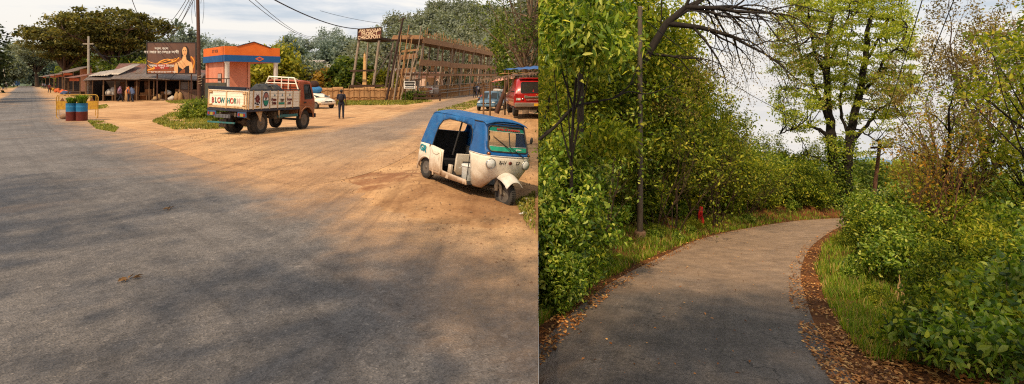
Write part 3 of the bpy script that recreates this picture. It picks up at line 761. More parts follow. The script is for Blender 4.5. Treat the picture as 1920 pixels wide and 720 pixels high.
text_mesh('lettering', 'GR', .20, TEAL, rk, frame((-.17, -.613, .745), (1, 0, -.10), (-.1, 0, 1)), .002, bold=.008)
# the white bucket standing in the footwell
bk = thing('bucket', 'white plastic bucket with lid standing in the footwell of the auto-rickshaw', 'bucket', (0, 0, 0))
bk.matrix_world = Matrix.Translation((-1.43, 11.65, .03)) @ Matrix.Rotation(R_(-54.7), 4, 'Z') @ Matrix.Rotation(R_(2.8), 4, 'Y') @ Matrix.Rotation(R_(-7.6), 4, 'X') @ Matrix.Translation((1.30, -.29, .31))
WPL = mat('white_plastic', srgb(226, 226, 222), srgb(202, 200, 194), 5, .4, dirt=srgb(150, 130, 108), dirt_amt=.25)
b_ = MB(); b_.lathe([(.115, 0), (.12, .01), (.145, .27), (.150, .28), (.150, .29)], 24); b_.build('pail', WPL, bk)
b_ = MB(); b_.lathe([(.158, .275), (.160, .30), (.13, .315), (0, .32)], 24); b_.tube([(.15*math.cos(t), .15*math.sin(t)*.4-.14, .20+.06*math.sin(t)) for t in np.linspace(0, math.pi, 9)], .005, 5); b_.build('lid', WPL, bk)
# ------------------------------------------------------------------ truck
TCREAM = mat('truck_cream', srgb(250, 242, 226), srgb(240, 226, 204), 3, .6, bump=.2, dirt=srgb(190, 146, 100), dirt_amt=.24, stretch=(1, 1, 3))
TRUST = mat('rusty_cream', srgb(216, 190, 150), srgb(186, 140, 94), 7, .65, dirt=srgb(128, 74, 40), dirt_amt=.36)
ORANGE = mat('rust_orange_paint', srgb(172, 84, 48), srgb(150, 68, 38), 3, .5, bump=.06, dirt=srgb(132, 84, 56), dirt_amt=.3, coat=.1, lowdirt=(srgb(150, 104, 70), .9))
NAVY = mat('navy_rail', srgb(52, 56, 72), srgb(36, 38, 50), 6, .6, dirt=srgb(96, 80, 66), dirt_amt=.3)
TBLUE = mat('truck_blue', srgb(44, 92, 140), srgb(34, 70, 110), 6, .5, dirt=srgb(90, 86, 80), dirt_amt=.35)
TTEAL = mat('truck_teal', srgb(44, 120, 124), srgb(34, 92, 98), 6, .55, dirt=srgb(90, 90, 80), dirt_amt=.35)
tk = thing('cargo_truck', 'small cargo truck with orange cab and cream painted wooden bed parked by the junction', 'truck',
           (-10.44, 20.87, .22), rot=(R_(2.0), R_(.7), R_(73.7)), scale=(.96, .97, 1.13))
bed = MB(); bed.box((.55, 0, .865), (3.0, 1.86, .05)); bed.build('bed_floor', mat('bed_planks', srgb(120, 96, 70), srgb(90, 70, 50), 5, .8), tk)
def board_side(name, y):
    mb = MB()
    for k in range(6):
        z = .895+k*.100; mb.box((.55, y, z+.045), (2.98, .035, .094))
    o = mb.build(name, TCREAM, tk, bevel=.006)
    for x in [-.93, -.70, -.26, .20, .66, 1.12, 1.58, 2.03]:
        rb_ = MB(); rb_.box((x, y+(-.022 if y < 0 else .022), 1.19), (.045, .03, .64)); rb_.build('rib', TRUST, o, bevel=.004)
    t_ = MB(); t_.box((.55, y, 1.525), (3.02, .06, .035)); t_.build('top_rail', NAVY, o, bevel=.005)
    return o
board_side('side_board', -.94); board_side('side_board', .94)
tg = MB()
for k in range(6): tg.box((-.955, 0, .895+k*.100+.045), (.035, 1.84, .094))
tgo = tg.build('tailgate', TCREAM, tk, bevel=.006)
for y in (-.90, -.80, .05, .90): rb_ = MB(); rb_.box((-.98, y, 1.17), (.03, .05, .58)); rb_.build('rib', TRUST, tgo, bevel=.004)
rb_ = MB(); rb_.box((-.98, 0, 1.46), (.025, 1.8, .03)); rb_.box((-.978, 0, .935), (.02, 1.8, .07)); rb_.build('rib', TRUST, tgo, bevel=.004)
for y in (-.80, .80):
    for z in (1.0, 1.40): hg = MB(); hg.box((-.985, y, z), (.03, .16, .06)); hg.tube([(-1.0, y-.07, z), (-1.0, y+.07, z)], .022, 8); hg.build('hinge', TRUST, tgo)
tb = MB(); tb.box((-.955, .06, 1.555), (.07, 1.78, .10)); tb.build('top_rail', mat('dark_navy_beam', srgb(30, 40, 56), srgb(24, 30, 42), 5, .55), tgo, bevel=.008)
letc = [('B', srgb(176, 48, 44)), ('L', srgb(40, 104, 100)), ('O', srgb(184, 52, 44)), ('W', srgb(52, 130, 134)), ('H', srgb(48, 140, 140)), ('O', srgb(196, 66, 50)), ('R', srgb(60, 130, 110)), ('N', srgb(214, 178, 168))]
ypos = [.70, .55, .40, .24, -.06, -.21, -.36, -.52]
for (ch, c), y in zip(letc, ypos):
    text_mesh('lettering', ch, .26, mat('letter_'+ch+str(int(y*100)), c, [x*.8 for x in c[:3]], 12, .6, bump=0), tgo, frame((-.984, y, 1.13), (0, -1, 0), (0, 0, 1)), .003, bold=.006, sx=.78)
def side_fr(x, z): return frame((x, -.970, z), (1, 0, 0), (0, 0, 1))
SB = [o for o in tk.children if o.name.startswith('side_board')][0]
MAROON = mat('maroon_paint', srgb(120, 44, 40), srgb(92, 34, 34), 10, .6, bump=0); INK = mat('ink_paint', srgb(46, 48, 58), srgb(36, 36, 44), 10, .6, bump=0)
WPAINT = mat('white_panel_paint', srgb(236, 232, 228), srgb(222, 214, 206), 5, .6, bump=0, dirt=srgb(190, 160, 130), dirt_amt=.24)
GREENP = mat('green_paint', srgb(44, 150, 124), srgb(34, 120, 100), 10, .6, bump=0); GOLD = mat('gold_paint', srgb(206, 156, 50), srgb(176, 126, 40), 10, .6, bump=0)
for x in (-.48, -.03): 
    p_ = MB(); p_.prism(rrect(-.18, -.25, .18, .25, .02), .003, frame((x, -.963, 1.20), (1, 0, 0), (0, 0, 1))); p_.build('painted_panel', WPAINT, SB)
orn = MB()
rr_ = random.Random(4)
for k in range(7):
    a = k*.9; orn.prism([(.055*math.cos(t)+.07*math.cos(a), .055*math.sin(t)*1.1+.075*math.sin(a)+.02) for t in np.linspace(0, 6.28, 9)[:-1]], .004+k*.0004, side_fr(-.48, 1.20))
for sx_ in (-1, 1):
    orn.prism([(sx_*.05, .12), (sx_*.075, .20), (sx_*.04, .17), (sx_*.03, .12)][::sx_], .004, side_fr(-.48, 1.20))
orn.build('painted_ornament', MAROON, SB)
orn = MB()
for (u, v, s_) in ((-.11, -.12, .04), (.10, -.10, .04), (-.02, -.15, .045), (.06, -.16, .03), (-.14, .03, .03)): orn.prism([(u+s_*math.cos(t), v+s_*.8*math.sin(t)) for t in np.linspace(0, 6.28, 8)[:-1]], .005, side_fr(-.48, 1.20))
orn.build('painted_ornament', INK, SB)
orn = MB(); orn.prism([(.11*math.cos(t), .028*math.sin(t)-.235) for t in np.linspace(0, 6.28, 14)[:-1]], .005, side_fr(-.48, 1.20)); orn.build('painted_ornament', GOLD, SB)
def oval(a, b, lo=-9, hi=9):
    return [(a*math.cos(t), min(max(b*math.sin(t), lo), hi)) for t in np.linspace(0, 6.2832, 33)[:-1]]
ov = MB(); ov.prism(oval(.155, .25), .005, side_fr(-.03, 1.21)); ov.build('badge_ring', INK, SB)
ov = MB(); ov.prism(oval(.13, .22, -.04, .05), .007, side_fr(-.03, 1.21)); ov.build('badge_band', WPAINT, SB)
ov = MB(); ov.prism(oval(.13, .22, -.30, -.045), .007, side_fr(-.03, 1.21)); ov.build('badge_base', GREENP, SB)
ov = MB(); ov.prism(oval(.13, .22, .055, .3), .007, side_fr(-.03, 1.21)); ov.build('badge_top', mat('rose_paint', srgb(176, 120, 108), srgb(150, 96, 88), 10, .6, bump=0), SB)
text_mesh('lettering', 'EF', .11, INK, SB, side_fr(-.03, 1.215) @ Matrix.Translation((0, 0, .009)), .002, bold=.004)
text_mesh('lettering', 'Pansa', .15, MAROON, SB, side_fr(.43, 1.19), .003, bold=.005, sx=.85)
text_mesh('lettering', 'Dalla', .14, MAROON, SB, side_fr(.45, 1.06), .003, bold=.005, sx=.85)
text_mesh('lettering', 'TRIP', .13, mat('brown_paint', srgb(110, 86, 66), srgb(90, 70, 56), 9, .6, bump=0), SB, side_fr(.92, 1.15), .003, bold=.006, sx=.85)
p_ = MB(); p_.prism(rrect(-.17, -.035, .17, .035, .01), .003, side_fr(.89, 1.045)); p_.build('painted_panel', GREENP, SB)
text_mesh('lettering', 'Trown', .15, MAROON, SB, side_fr(1.36, 1.18), .003, bold=.005, sx=.8)
text_mesh('lettering', 'artel', .14, MAROON, SB, side_fr(1.36, 1.05), .003, bold=.005, sx=.8)
orn = MB()
for x in (.47, .92, 1.38): orn.prism([(-.05, -.04), (.05, -.04), (.015, .0), (0, .06), (-.015, .0)], .003, side_fr(x, 1.35))
orn.build('painted_ornament', mat('teal_ornament', srgb(90, 150, 156), srgb(60, 100, 140), 10, .6, bump=0), SB)
sk = MB(); sk.box((.55, -.93, .835), (3.0, .09, .075)); sk.box((.55, .93, .835), (3.0, .09, .075)); sk.box((-.95, 0, .835), (.09, 1.9, .08)); sk.build('bed_rail', NAVY, tk, bevel=.006)
for y in (-.72, .72):
    lp = MB(); lp.box((-.98, y, .70), (.05, .44, .17), taper=.92); l_ = lp.build('light_plate', TBLUE, tk, bevel=.01)
    lp = MB(); lp.box((-1.015, y-.13, .70), (.02, .07, .09)); lp.box((-1.015, y+.13, .70), (.02, .07, .09)); lp.build('tail_lamp', REDLENS, l_)
    lp = MB(); lp.box((-1.012, y, .69), (.012, .15, .10)); lp.build('reflector', mat('yellow_reflector', srgb(176, 160, 70), srgb(120, 110, 50), 12, .5), l_)
ur = MB(); ur.box((-.97, .22, .62), (.06, .74, .12)); 
for k in range(5): ur.box((-1.01, .22-.30+.15*k, .62), (.03, .05, .11))
ur.build('underrun_guard', mat('grey_bar', srgb(110, 110, 114), srgb(80, 80, 84), 8, .5), tk, bevel=.006)
bp = MB(); bp.box((-.92, .32, .40), (.06, 1.30, .055)); bp.build('rear_bar', TTEAL, tk, bevel=.008)
ch = MB()
for y in (-.36, .36): ch.box((1.1, y, .68), (4.1, .08, .14))
for x in (-.7, .3, 1.3, 2.4): ch.box((x, 0, .68), (.08, .72, .10))
ch.tube([(0, -.7, .37), (0, .7, .37)], .055, 10); ch.ball((0, 0, .37), (.17, .17, .15)); ch.tube([(0, 0, .40), (2.2, 0, .58)], .04, 8); ch.tube([(2.6, -.7, .37), (2.6, .7, .37)], .045, 10)
for y in (-.5, .5):
    ch.tube([(-.60, y, .62), (-.3, y, .50), (0, y, .46), (.3, y, .50), (.6, y, .62)], .04, 6)
    ch.box((.95, y*1.25, .62), (.5, .34, .26))
ch.box((-.75, .42, .36), (.03, .34, .26)); ch.box((1.55, -.55, .70), (.35, .25, .2)); ch.build('chassis', UNDER, tk)
mf = MB()
mf.prism([(-.30, 0), (.02, 0), (-.04, -.26), (-.02, -.34), (-.08, -.36)], .012, frame((-.15, -.90, .80), (1, 0, 0), (0, 0, 1))); mf.prism([(-.10, 0), (.02, 0), (-.01, -.30)], .012, frame((.86, -.90, .80), (1, 0, 0), (0, 0, 1)))
mf.bar((-.45, -.88, .80), (-.16, -.88, .48), .02, mi=0); mf.build('mudguard_stay', TRUST, tk)
sp_ = MB(); sp_.box((1.42, -.84, .56), (1.12, .20, .05)); sp_.box((1.42, -.93, .59), (1.12, .03, .10)); sp_.build('side_step', TTEAL, tk, bevel=.006)
for y in (-.68, .68):
    wheel(tk, (0, y, .37), .37, .20, dual=None if y > 9 else (.22 if y < 0 else -.22)); wheel(tk, (2.6, y*1.06, .37), .37, .20)
# cab
cab_prof = [(2.12, 1.80), (2.20, 1.845), (2.55, 1.86), (2.86, 1.83), (2.97, 1.74), (3.10, 1.28), (3.17, 1.16), (3.21, .95), (3.20, .58)]
CW = lambda z: interp(z, [(.5, .90), (1.1, .91), (1.86, .80)])
arch = [(2.6+.46*math.cos(R_(a)), .40+.46*math.sin(R_(a))) for a in range(20, 161, 14)]
side_out = [(2.12, .57)]+cab_prof+[(3.04, .56)]+arch+[(2.16, .57)]
win = [(2.44, 1.16), (2.44, 1.71), (2.83, 1.71), (3.0, 1.19)]
for s in (-1, 1):
    fnc = lambda x, z, s=s: Vector((x, s*(CW(z)-max(0, x-2.9)**2*.5), z))
    mb = MB(); panel(mb, side_out, [win], fnc, .10); so_ = mb.build('cab_side', ORANGE, tk, solid=.02)
    mb = MB(); panel(mb, win, [], lambda x, z, s=s: Vector((x, s*(CW(z)-max(0, x-2.9)**2*.5-.012), z)), .15); mb.build('side_window', GLASSD, so_)
    mb = MB(); mb.tube([fnc(x, z)+Vector((0, s*.010, 0)) for x, z in dense(win, .12)], .016, 5, closed=True); mb.bar(fnc(2.84, 1.17)+Vector((0, s*.012, 0)), fnc(2.76, 1.71)+Vector((0, s*.012, 0)), .02); mb.build('window_frame', BLACK, so_)
    mb = MB(); mb.tube([fnc(x, z)+Vector((0, s*.012, 0)) for x, z in ((2.36, .66), (2.36, 1.74))], .006, 4); mb.tube([fnc(x, z)+Vector((0, s*.012, 0)) for x, z in ((2.14, .92), (3.18, .92))], .010, 5); mb.tube([fnc(x, z)+Vector((0, s*.012, 0)) for x, z in ((2.36, .64), (2.2, .64))], .01, 5)
    mb.build('pressed_seam', mat('dark_orange', srgb(120, 56, 34), srgb(100, 46, 28), 6, .6), so_)
    mb = MB(); mb.box(fnc(2.44, 1.04)+Vector((0, s*.03, 0)), (.14, .03, .05)); mb.build('handle', BLACK, so_)
    mb = MB(); mb.tube([Vector((2.6+.47*math.cos(R_(a)), s*(CW(.7)+.02), .40+.47*math.sin(R_(a)))) for a in range(5, 176, 10)], .035, 6); mb.build('wheel_arch', ORANGE, so_)
mb = MB(); mb.grid(lambda a, b: (lambda x, z: Vector((x+.05*(1-(2*b-1)**2)*(1 if x > 2.9 else 0), (2*b-1)*(CW(z)-max(0, x-2.9)**2*.5), z+.02*(1-(2*b-1)**2)*(1 if x < 2.95 else 0))))(*[float(np.interp(a*(len(cab_prof)-1), range(len(cab_prof)), [q_[i] for q_ in cab_prof])) for i in (0, 1)]), 24, 12); mb.build('cab_skin', ORANGE, tk, solid=.02)
mb = MB(); mb.grid(lambda a, b: Vector((3.0+a*.12+.012+.05*(1-(2*b-1)**2), (2*b-1)*.74, 1.66-a*.40)), 4, 8); mb.build('windscreen', GLASSD, tk)
mb = MB(); mb.box((2.115, 0, 1.16), (.03, 1.66, 1.22)); mb.build('cab_back', ORANGE, tk)
mb = MB(); mb.box((2.6, 0, .85), (.9, 1.6, .06)); mb.box((2.4, 0, 1.05), (.16, 1.5, .5)); mb.build('cab_seat', DARKIN, tk)
mb = MB(); mb.box((3.24, 0, .52), (.10, 1.8, .16)); mb.build('front_bumper', NAVY, tk, bevel=.02)
gd = MB()
zt = 1.97
A_, B_, C_, D_ = Vector((1.97, .90, 1.50)), Vector((1.97, .62, zt)), Vector((1.97, -.70, zt-.02)), Vector((1.97, -.93, 1.50))
for a, b in ((A_, B_), (B_, C_), (C_, D_)): gd.tube([a, b], .028, 8)
for y in (.34, -.04, -.40): gd.tube([(1.97, y, 1.50), (1.97, y, zt-.01)], .024, 6)
gd.tube([(1.97, .76, 1.74), (1.97, -.80, 1.74)], .020, 6); gd.tube([B_, B_+Vector((.24, .02, -.10))], .02, 6); gd.tube([C_, C_+Vector((.24, 0, -.08))], .02, 6)
gd.build('headboard_frame', TCREAM, tk)
# tarpaulin bundle on the bed
tp = thing('tarpaulin_bundle', 'black tarpaulin bundle lying on the truck bed behind the headboard frame', 'bundle')
tp.matrix_world = Matrix.Translation((-10.44, 20.87, .22)) @ Matrix.Rotation(R_(73.7), 4, 'Z') @ Matrix.Rotation(R_(2), 4, 'X') @ Matrix.Translation((1.18, .05, 1.08))
mb = MB()
def tarp(a, b):
    t = a*2*math.pi; v = b*1.0
    r = 1-.55*v**3.2; x = .52*r*math.cos(t); y = .66*r*math.sin(t); fold = .035*math.sin(t*7+v*6)+.03*math.sin(t*3+1)
    k = max(abs(math.cos(t)), abs(math.sin(t)))**-.35
    return Vector((x*k+fold*.6, y*k+fold, .86*v**.8+.03*math.sin(t*5+v*4)-(.10 if v > .98 else 0)))
mb.grid(tarp, 40, 12); mb.ball((0, 0, .76), (.36, .45, .08), n=16); mb.build('tarpaulin', mat('black_tarp', (.014, .014, .016), (.034, .033, .034), 6, .5, bump=.6), tp)
for x in (-.2, .22): mb = MB(); mb.tube([(x, .70*math.cos(t), .90*math.sin(t)*.97+.005) for t in np.linspace(0, math.pi, 13)], .012, 5); mb.build('rope', mat('rope', (.10, .085, .06), (.16, .13, .09), 15, .9), tp)
# ================================================================== people
SKIN = mat('dark_skin', srgb(96, 62, 44), srgb(84, 54, 38), 12, .55, bump=0)
HAIR = mat('black_hair', (.012, .010, .009), (.02, .017, .015), 20, .6)
_CL = {}
def cloth(rgb):
    k = tuple(rgb)
    if k not in _CL: _CL[k] = mat('cloth_%d_%d_%d' % k, srgb(*rgb), srgb(*[c*.8 for c in rgb]), 9, .85, bump=.3)
    return _CL[k]
def caps(mb, lst, grow_=0.0, n=10):
    for (a, b, ra, rb) in lst:
        a = Vector(a); b = Vector(b); ra += grow_; rb += grow_
        mb.tube([a, a.lerp(b, .33), a.lerp(b, .66), b], [ra, ra+(rb-ra)*.33, ra+(rb-ra)*.66, rb], n, cap=True)
        mb.ball(a, ra, n=n); mb.ball(b, rb, n=n)
def remesh(o, vox, it=4):
    m = o.modifiers.new('skin', 'REMESH'); m.mode = 'VOXEL'; m.voxel_size = vox; m.use_smooth_shade = True
    m = o.modifiers.new('soft', 'SMOOTH'); m.factor = .5; m.iterations = it
def person(label, loc, rz=0, h=1.7, pose='stand', shirt=(40, 42, 56), trousers=(36, 38, 48), skirt=None, shawl=None, group=None, vox=.022, hat=None, bag=None, fingers=False, lean=0.0):
    """faces local -Y"""
    t = thing('person', label, 'person', loc, rz, group, scale=(h/1.7,)*3)
    J = {}
    hipz = .92; 
    legs = {-1: [(-.095, 0, .92), (-.105, -.01, .49), (-.11, .02, .085)], 1: [(.095, 0, .92), (.105, -.01, .49), (.11, .02, .085)]}
    arms = {-1: [(-.185, .0, 1.40), (-.245, .03, 1.12), (-.265, -.02, .87)], 1: [(.185, 0, 1.40), (.245, .03, 1.12), (.265, -.02, .87)]}
    off = Vector((0, 0, 0))
    if pose == 'walk':
        legs[-1] = [(-.09, 0, .92), (-.10, -.20, .52), (-.10, -.22, .085)]; legs[1] = [(.09, 0, .92), (.10, .02, .49), (.10, .26, .12)]
        arms[-1] = [(-.185, 0, 1.40), (-.23, .14, 1.15), (-.24, .10, .90)]; arms[1] = [(.185, 0, 1.40), (.23, -.08, 1.14), (.24, -.22, .93)]
    if pose == 'sit':
        off = Vector((0, 0, -.42)); legs = {s: [(s*.10, 0, .92), (s*.13, -.40, .94), (s*.13, -.38, .52)] for s in (-1, 1)}
        arms = {s: [(s*.185, 0, 1.40), (s*.24, -.06, 1.13), (s*.15, -.30, 1.02)] for s in (-1, 1)}
    if pose == 'ride':
        off = Vector((0, 0, -.08)); legs = {s: [(s*.10, .05, .92), (s*.15, -.32, .80), (s*.16, -.16, .42)] for s in (-1, 1)}
        arms = {s: [(s*.185, -.05, 1.40), (s*.26, -.20, 1.16), (s*.24, -.45, 1.08)] for s in (-1, 1)}
    sh = lambda p: Vector((p[0], p[1]-lean*max(0, p[2]-.92), p[2]))+off
    body = []
    body += [(sh((0, 0, .94)), sh((0, .01, 1.12)), .125, .120), (sh((0, .01, 1.12)), sh((0, 0, 1.34)), .12, .135), (sh((-.13, 0, 1.38)), sh((.13, 0, 1.38)), .075, .075), (sh((0, 0, 1.40)), sh((0, -.01, 1.50)), .06, .052)]
    for s in (-1, 1):
        a, k, f = [sh(p) for p in legs[s]]; body += [(a, k, .088, .058), (k, f, .056, .038)]
        fo = f+Vector((0, -.13, -.045)); body += [(f+Vector((0, .03, -.04)), fo, .042, .034)]
        a, k, f = [sh(p) for p in arms[s]]; body += [(a, k, .050, .040), (k, f, .038, .027)]
        d = (f-k).normalized(); body += [(f+d*.02, f+d*.085, .030, .028)]
    hc = sh((0, -.02, 1.605))
    mb = MB(); caps(mb, body)
    mb.ball(hc+Vector((0, .012, .02)), (.076, .094, .098), n=14); mb.ball(hc+Vector((0, -.03, -.05)), (.056, .066, .064), n=12)
    mb.ball(hc+Vector((0, -.100, -.02)), (.013, .018, .022), n=8); mb.ball(hc+Vector((0, -.088, -.062)), (.026, .012, .010), n=8)
    for s in (-1, 1):
        mb.ball(hc+Vector((s*.078, .012, -.01)), (.014, .022, .032), n=8); mb.ball(hc+Vector((s*.032, -.084, .012)), (.014, .01, .008), n=8)
    if fingers:
        for s in (-1, 1):
            a, k, f = [sh(p) for p in arms[s]]; d = (f-k).normalized()
            for q, (o_, l_) in enumerate(((-.024, .062), (-.008, .072), (.008, .068), (.022, .052))):
                b0 = f+d*.095+Vector((0, o_, 0)); caps(mb, [(b0, b0+d*l_*.55, .010, .009), (b0+d*l_*.55, b0+d*l_+Vector((-s*.02, 0, 0)), .009, .007)], n=6)
            b0 = f+d*.04+Vector((0, -.028, 0)); caps(mb, [(b0, b0+d*.04+Vector((0, -.03, 0)), .012, .009)], n=6)
    o = mb.build('body', SKIN, t); remesh(o, min(vox, .016 if fingers else vox))
    hm = MB(); hm.ball(hc+Vector((0, .022, .034)), (.084, .098, .094), n=14); o = hm.build('hair', HAIR if not hat else cloth(hat), t)
    st = MB(); c = [(sh((0, 0, .90)), sh((0, .01, 1.12)), .132, .130), (sh((0, .01, 1.12)), sh((0, 0, 1.34)), .130, .142), (sh((-.13, 0, 1.385)), sh((.13, 0, 1.385)), .080, .080)]
    for s in (-1, 1):
        a, k, f = [sh(p) for p in arms[s]]; c += [(a, a.lerp(k, .72), .060, .054)]
    caps(st, c); o = st.build('shirt', cloth(shirt), t); remesh(o, vox, 3)
    tr = MB(); c = [(sh((-.05, 0, .95)), sh((.05, 0, .95)), .122, .122)]
    for s in (-1, 1):
        a, k, f = [sh(p) for p in legs[s]]; c += [(a, k, .098, .070), (k, k.lerp(f, .93), .068, .055)]
    caps(tr, c)
    if skirt:
        tr = MB(); tr.tube([sh((0, 0, 1.02)), sh((0, 0, .8)), sh((0, .0, .4)), sh((0, 0, .10))], [.135, .17, .20, .235], 14); o = tr.build('skirt', cloth(skirt), t); remesh(o, vox, 2)
    else: o = tr.build('trousers', cloth(trousers), t); remesh(o, vox, 3)
    for s in (-1, 1):
        f = sh(legs[s][2]); fm = MB(); caps(fm, [(f+Vector((0, .035, -.045)), f+Vector((0, -.14, -.05)), .045, .036)], n=8); fm.build('shoe', cloth((30, 28, 28)), t)
    if shawl:
        sm = MB(); sm.ball(hc+Vector((0, .03, .01)), (.105, .115, .13), n=12); sm.tube([hc+Vector((0, .05, -.02)), sh((0, .04, 1.42)), sh((0, .05, 1.2)), sh((0, .06, .95))], [.10, .19, .21, .20], 12); o = sm.build('shawl', cloth(shawl), t)
    if bag:
        bm_ = MB(); bm_.ball(sh((0, .17, 1.22)), (.15, .09, .2), n=12); bm_.tube([sh((-.1, .1, 1.40)), sh((-.11, -.13, 1.36)), sh((-.12, -.10, 1.12))], .02, 6); bm_.tube([sh((.1, .1, 1.40)), sh((.11, -.13, 1.36)), sh((.12, -.10, 1.12))], .02, 6); bm_.build('backpack', cloth(bag), t)
    return t
p0 = G(640, 222.5)
person('man in dark navy shirt and jeans with a small backpack standing alone on the dirt', p0, R_(186), 1.72, 'stand', (34, 34, 48), (38, 42, 56), bag=(44, 40, 50), fingers=True, vox=.018)
person('woman in lilac shawl and dark skirt walking in front of the shed', G(225.5, 190.5), R_(120), 1.62, 'walk', (92, 92, 130), (34, 38, 54), shawl=(150, 110, 130))
person('woman in orange headscarf and blue shawl standing before the shed', G(241, 190.5), R_(100), 1.60, 'stand', (64, 84, 128), (40, 46, 66), shawl=(206, 120, 76))
person('stooping person in blue grey wrap beside the woman in orange headscarf', G(249, 191), R_(250), 1.55, 'walk', (74, 88, 120), (40, 44, 60), shawl=(84, 98, 132), lean=.35)
person('person in maroon shirt riding along the road edge near the stalls', G(92.5, 174), R_(200), 1.7, 'walk', (126, 54, 46), (44, 46, 58), hat=(200, 200, 204))
person('person in pale shirt walking at the roadside beyond the maroon shirt', G(80, 166), R_(190), 1.7, 'walk', (150, 140, 146), (54, 54, 64), group=None)
person('person in grey blue shirt walking at the roadside beside the pale shirt', G(84.5, 167), R_(200), 1.65, 'walk', (96, 100, 120), (60, 50, 50))
person('tiny dark figure walking far up the paved road', G(53, 157.5), R_(180), 1.7, 'walk', (60, 56, 60), (44, 44, 50), vox=.04)
person('man in dark jacket standing at the left road edge', G(12, 168), R_(60), 1.7, 'stand', (40, 42, 52), (34, 34, 42))
person('man in blue trousers crouching at the left road edge', G(6.5, 169), R_(40), 1.7, 'sit', (70, 84, 110), (44, 60, 100))
person('man in black suit walking on the bridge lane nearest the rail', G(890, 183.5), R_(170), 1.75, 'walk', (24, 24, 28), (26, 26, 30), group=None)
person('man in dark jacket and pale bag walking on the bridge lane', G(898, 182.5), R_(160), 1.75, 'walk', (36, 30, 32), (30, 30, 36), bag=(150, 150, 160))
person('man in pale blue shirt behind the two men in dark clothes', G(895, 178), R_(180), 1.7, 'walk', (120, 140, 176), (90, 110, 150))
# ================================================================== street furniture, left of the junction
YEL = mat('yellow_barrier_paint', srgb(196, 150, 42), srgb(170, 122, 34), 5, .5, bump=.1, dirt=srgb(120, 80, 44), dirt_amt=.34)
def barricade(label, c, w, h, rz, panelz=None, group='yellow steel barricades'):
    t = thing('barricade', label, 'barricade', c, rz, group)
    mb = MB(); r = .025
    pts = [(-w/2+.10, 0, 0), (-w/2+.03, 0, .05), (-w/2, 0, .12), (-w/2-.02, 0, h-.15), (-w/2+.05, 0, h-.03), (-w/2+.15, 0, h), (w/2-.15, 0, h), (w/2-.05, 0, h-.03), (w/2+.02, 0, h-.15), (w/2, 0, .12), (w/2-.03, 0, .05), (w/2-.10, 0, 0)]
    mb.tube(pts, r, 8)
    mb.tube([(-w/2+.13, 0, .16), (-w/2+.10, 0, h-.08)], .018, 6); mb.tube([(w/2-.13, 0, .16), (w/2-.10, 0, h-.08)], .018, 6); mb.tube([(-w/2+.0, 0, .55), (w/2, 0, .55)], .016, 6)
    mb.build('frame', YEL, t)
    return t
B0 = G(145, 222); B0.z = 0
bc = barricade('yellow tube barricade with two side panels and triangles behind the planters', B0, 2.30, 1.42, R_(6))
for s in (-1, 1):
    mb = MB(); mb.box((s*.80, .0, .80), (.66, .02, .50)); mb.build('side_plate', YEL, bc, bevel=.004)
    mb = MB(); mb.prism([(s*.82-.13, 1.05), (s*.82+.13, 1.05), (s*.82, 1.26)], .01, frame((0, -.012, 0), (1, 0, 0), (0, 0, 1))); mb.build('triangle', mat('rust_brown_mark', srgb(120, 78, 40), srgb(100, 60, 34), 9, .6), bc)
B1 = G(141, 197)
b2 = barricade('low yellow tube barricade rail standing farther behind the planters', B1, 3.3, .85, R_(-4))
mb = MB(); mb.tube([(.25, 0, 0), (.25, 0, .82)], .018, 6); mb.tube([(-.6, -.25, 0), (-.6, 0, .8)], .018, 6); mb.build('stay', YEL, b2)
DRB = mat('drum_blue', srgb(36, 122, 168), srgb(28, 100, 146), 6, .5, dirt=srgb(90, 90, 90), dirt_amt=.28); DRR = mat('drum_maroon', srgb(110, 42, 34), srgb(86, 32, 28), 6, .5, dirt=srgb(110, 76, 54), dirt_amt=.28)
PLANT = leafmat('planter_leaf', [(0, srgb(70, 104, 34)), (.5, srgb(112, 142, 52)), (1, srgb(150, 172, 76))], .35, 3)
rng = np.random.default_rng(11)
def blades(n, L, spread, rng, w=.02, up=1.0, base=.06):
    V = []; Fq = []; Ft = []
    for i in range(n):
        a = rng.uniform(0, 6.28); s = spread*rng.uniform(.2, 1); l = L*rng.uniform(.6, 1.1)
        b = np.array([math.cos(a)*base*rng.uniform(0, 1), math.sin(a)*base*rng.uniform(0, 1), 0]); out = np.array([math.cos(a), math.sin(a), 0]); sd = np.array([-math.sin(a), math.cos(a), 0])*w/2
        k = len(V)
        p1 = b+out*s*l*.35+np.array([0, 0, l*.55*up]); p2 = b+out*s*l*.95+np.array([0, 0, l*(.80*up-.25*s)])
        V += [b-sd, b+sd, p1-sd, p1+sd, p2]; Fq.append((k, k+1, k+3, k+2)); Ft.append((k+2, k+3, k+4))
    return np.array(V), [np.array(Fq), np.array(Ft)]
for i, px in enumerate((134.5, 153.5)):
    c = G(px, 226.5); 
    d = thing('planter_drum', ['left of two drum planters, blue over maroon, with a small leafy plant', 'right of two drum planters, blue over maroon, with a taller leafy plant'][i], 'planter', c, 0, 'painted drum planters')
    mb = MB(); mb.lathe([(.265, 0), (.27, .02), (.27, .50), (.275, .51)], 24); mb.lathe([(.275, .51), (.265, .53)], 24); mb.build('drum_base', DRR, d)
    mb = MB(); mb.lathe([(.27, .53), (.27, .76), (.277, .78), (.27, .80), (.27, .99), (.278, 1.0), (.25, 1.0), (.24, .93), (0, .93)], 24); mb.build('drum_top', DRB, d)
    V, Fs = blades(240, .78 if i else .60, .85, rng, .045, base=.20); V[:, 2] += .93
    obj('plant', np_mesh('plant', V, Fs, PLANT), d)
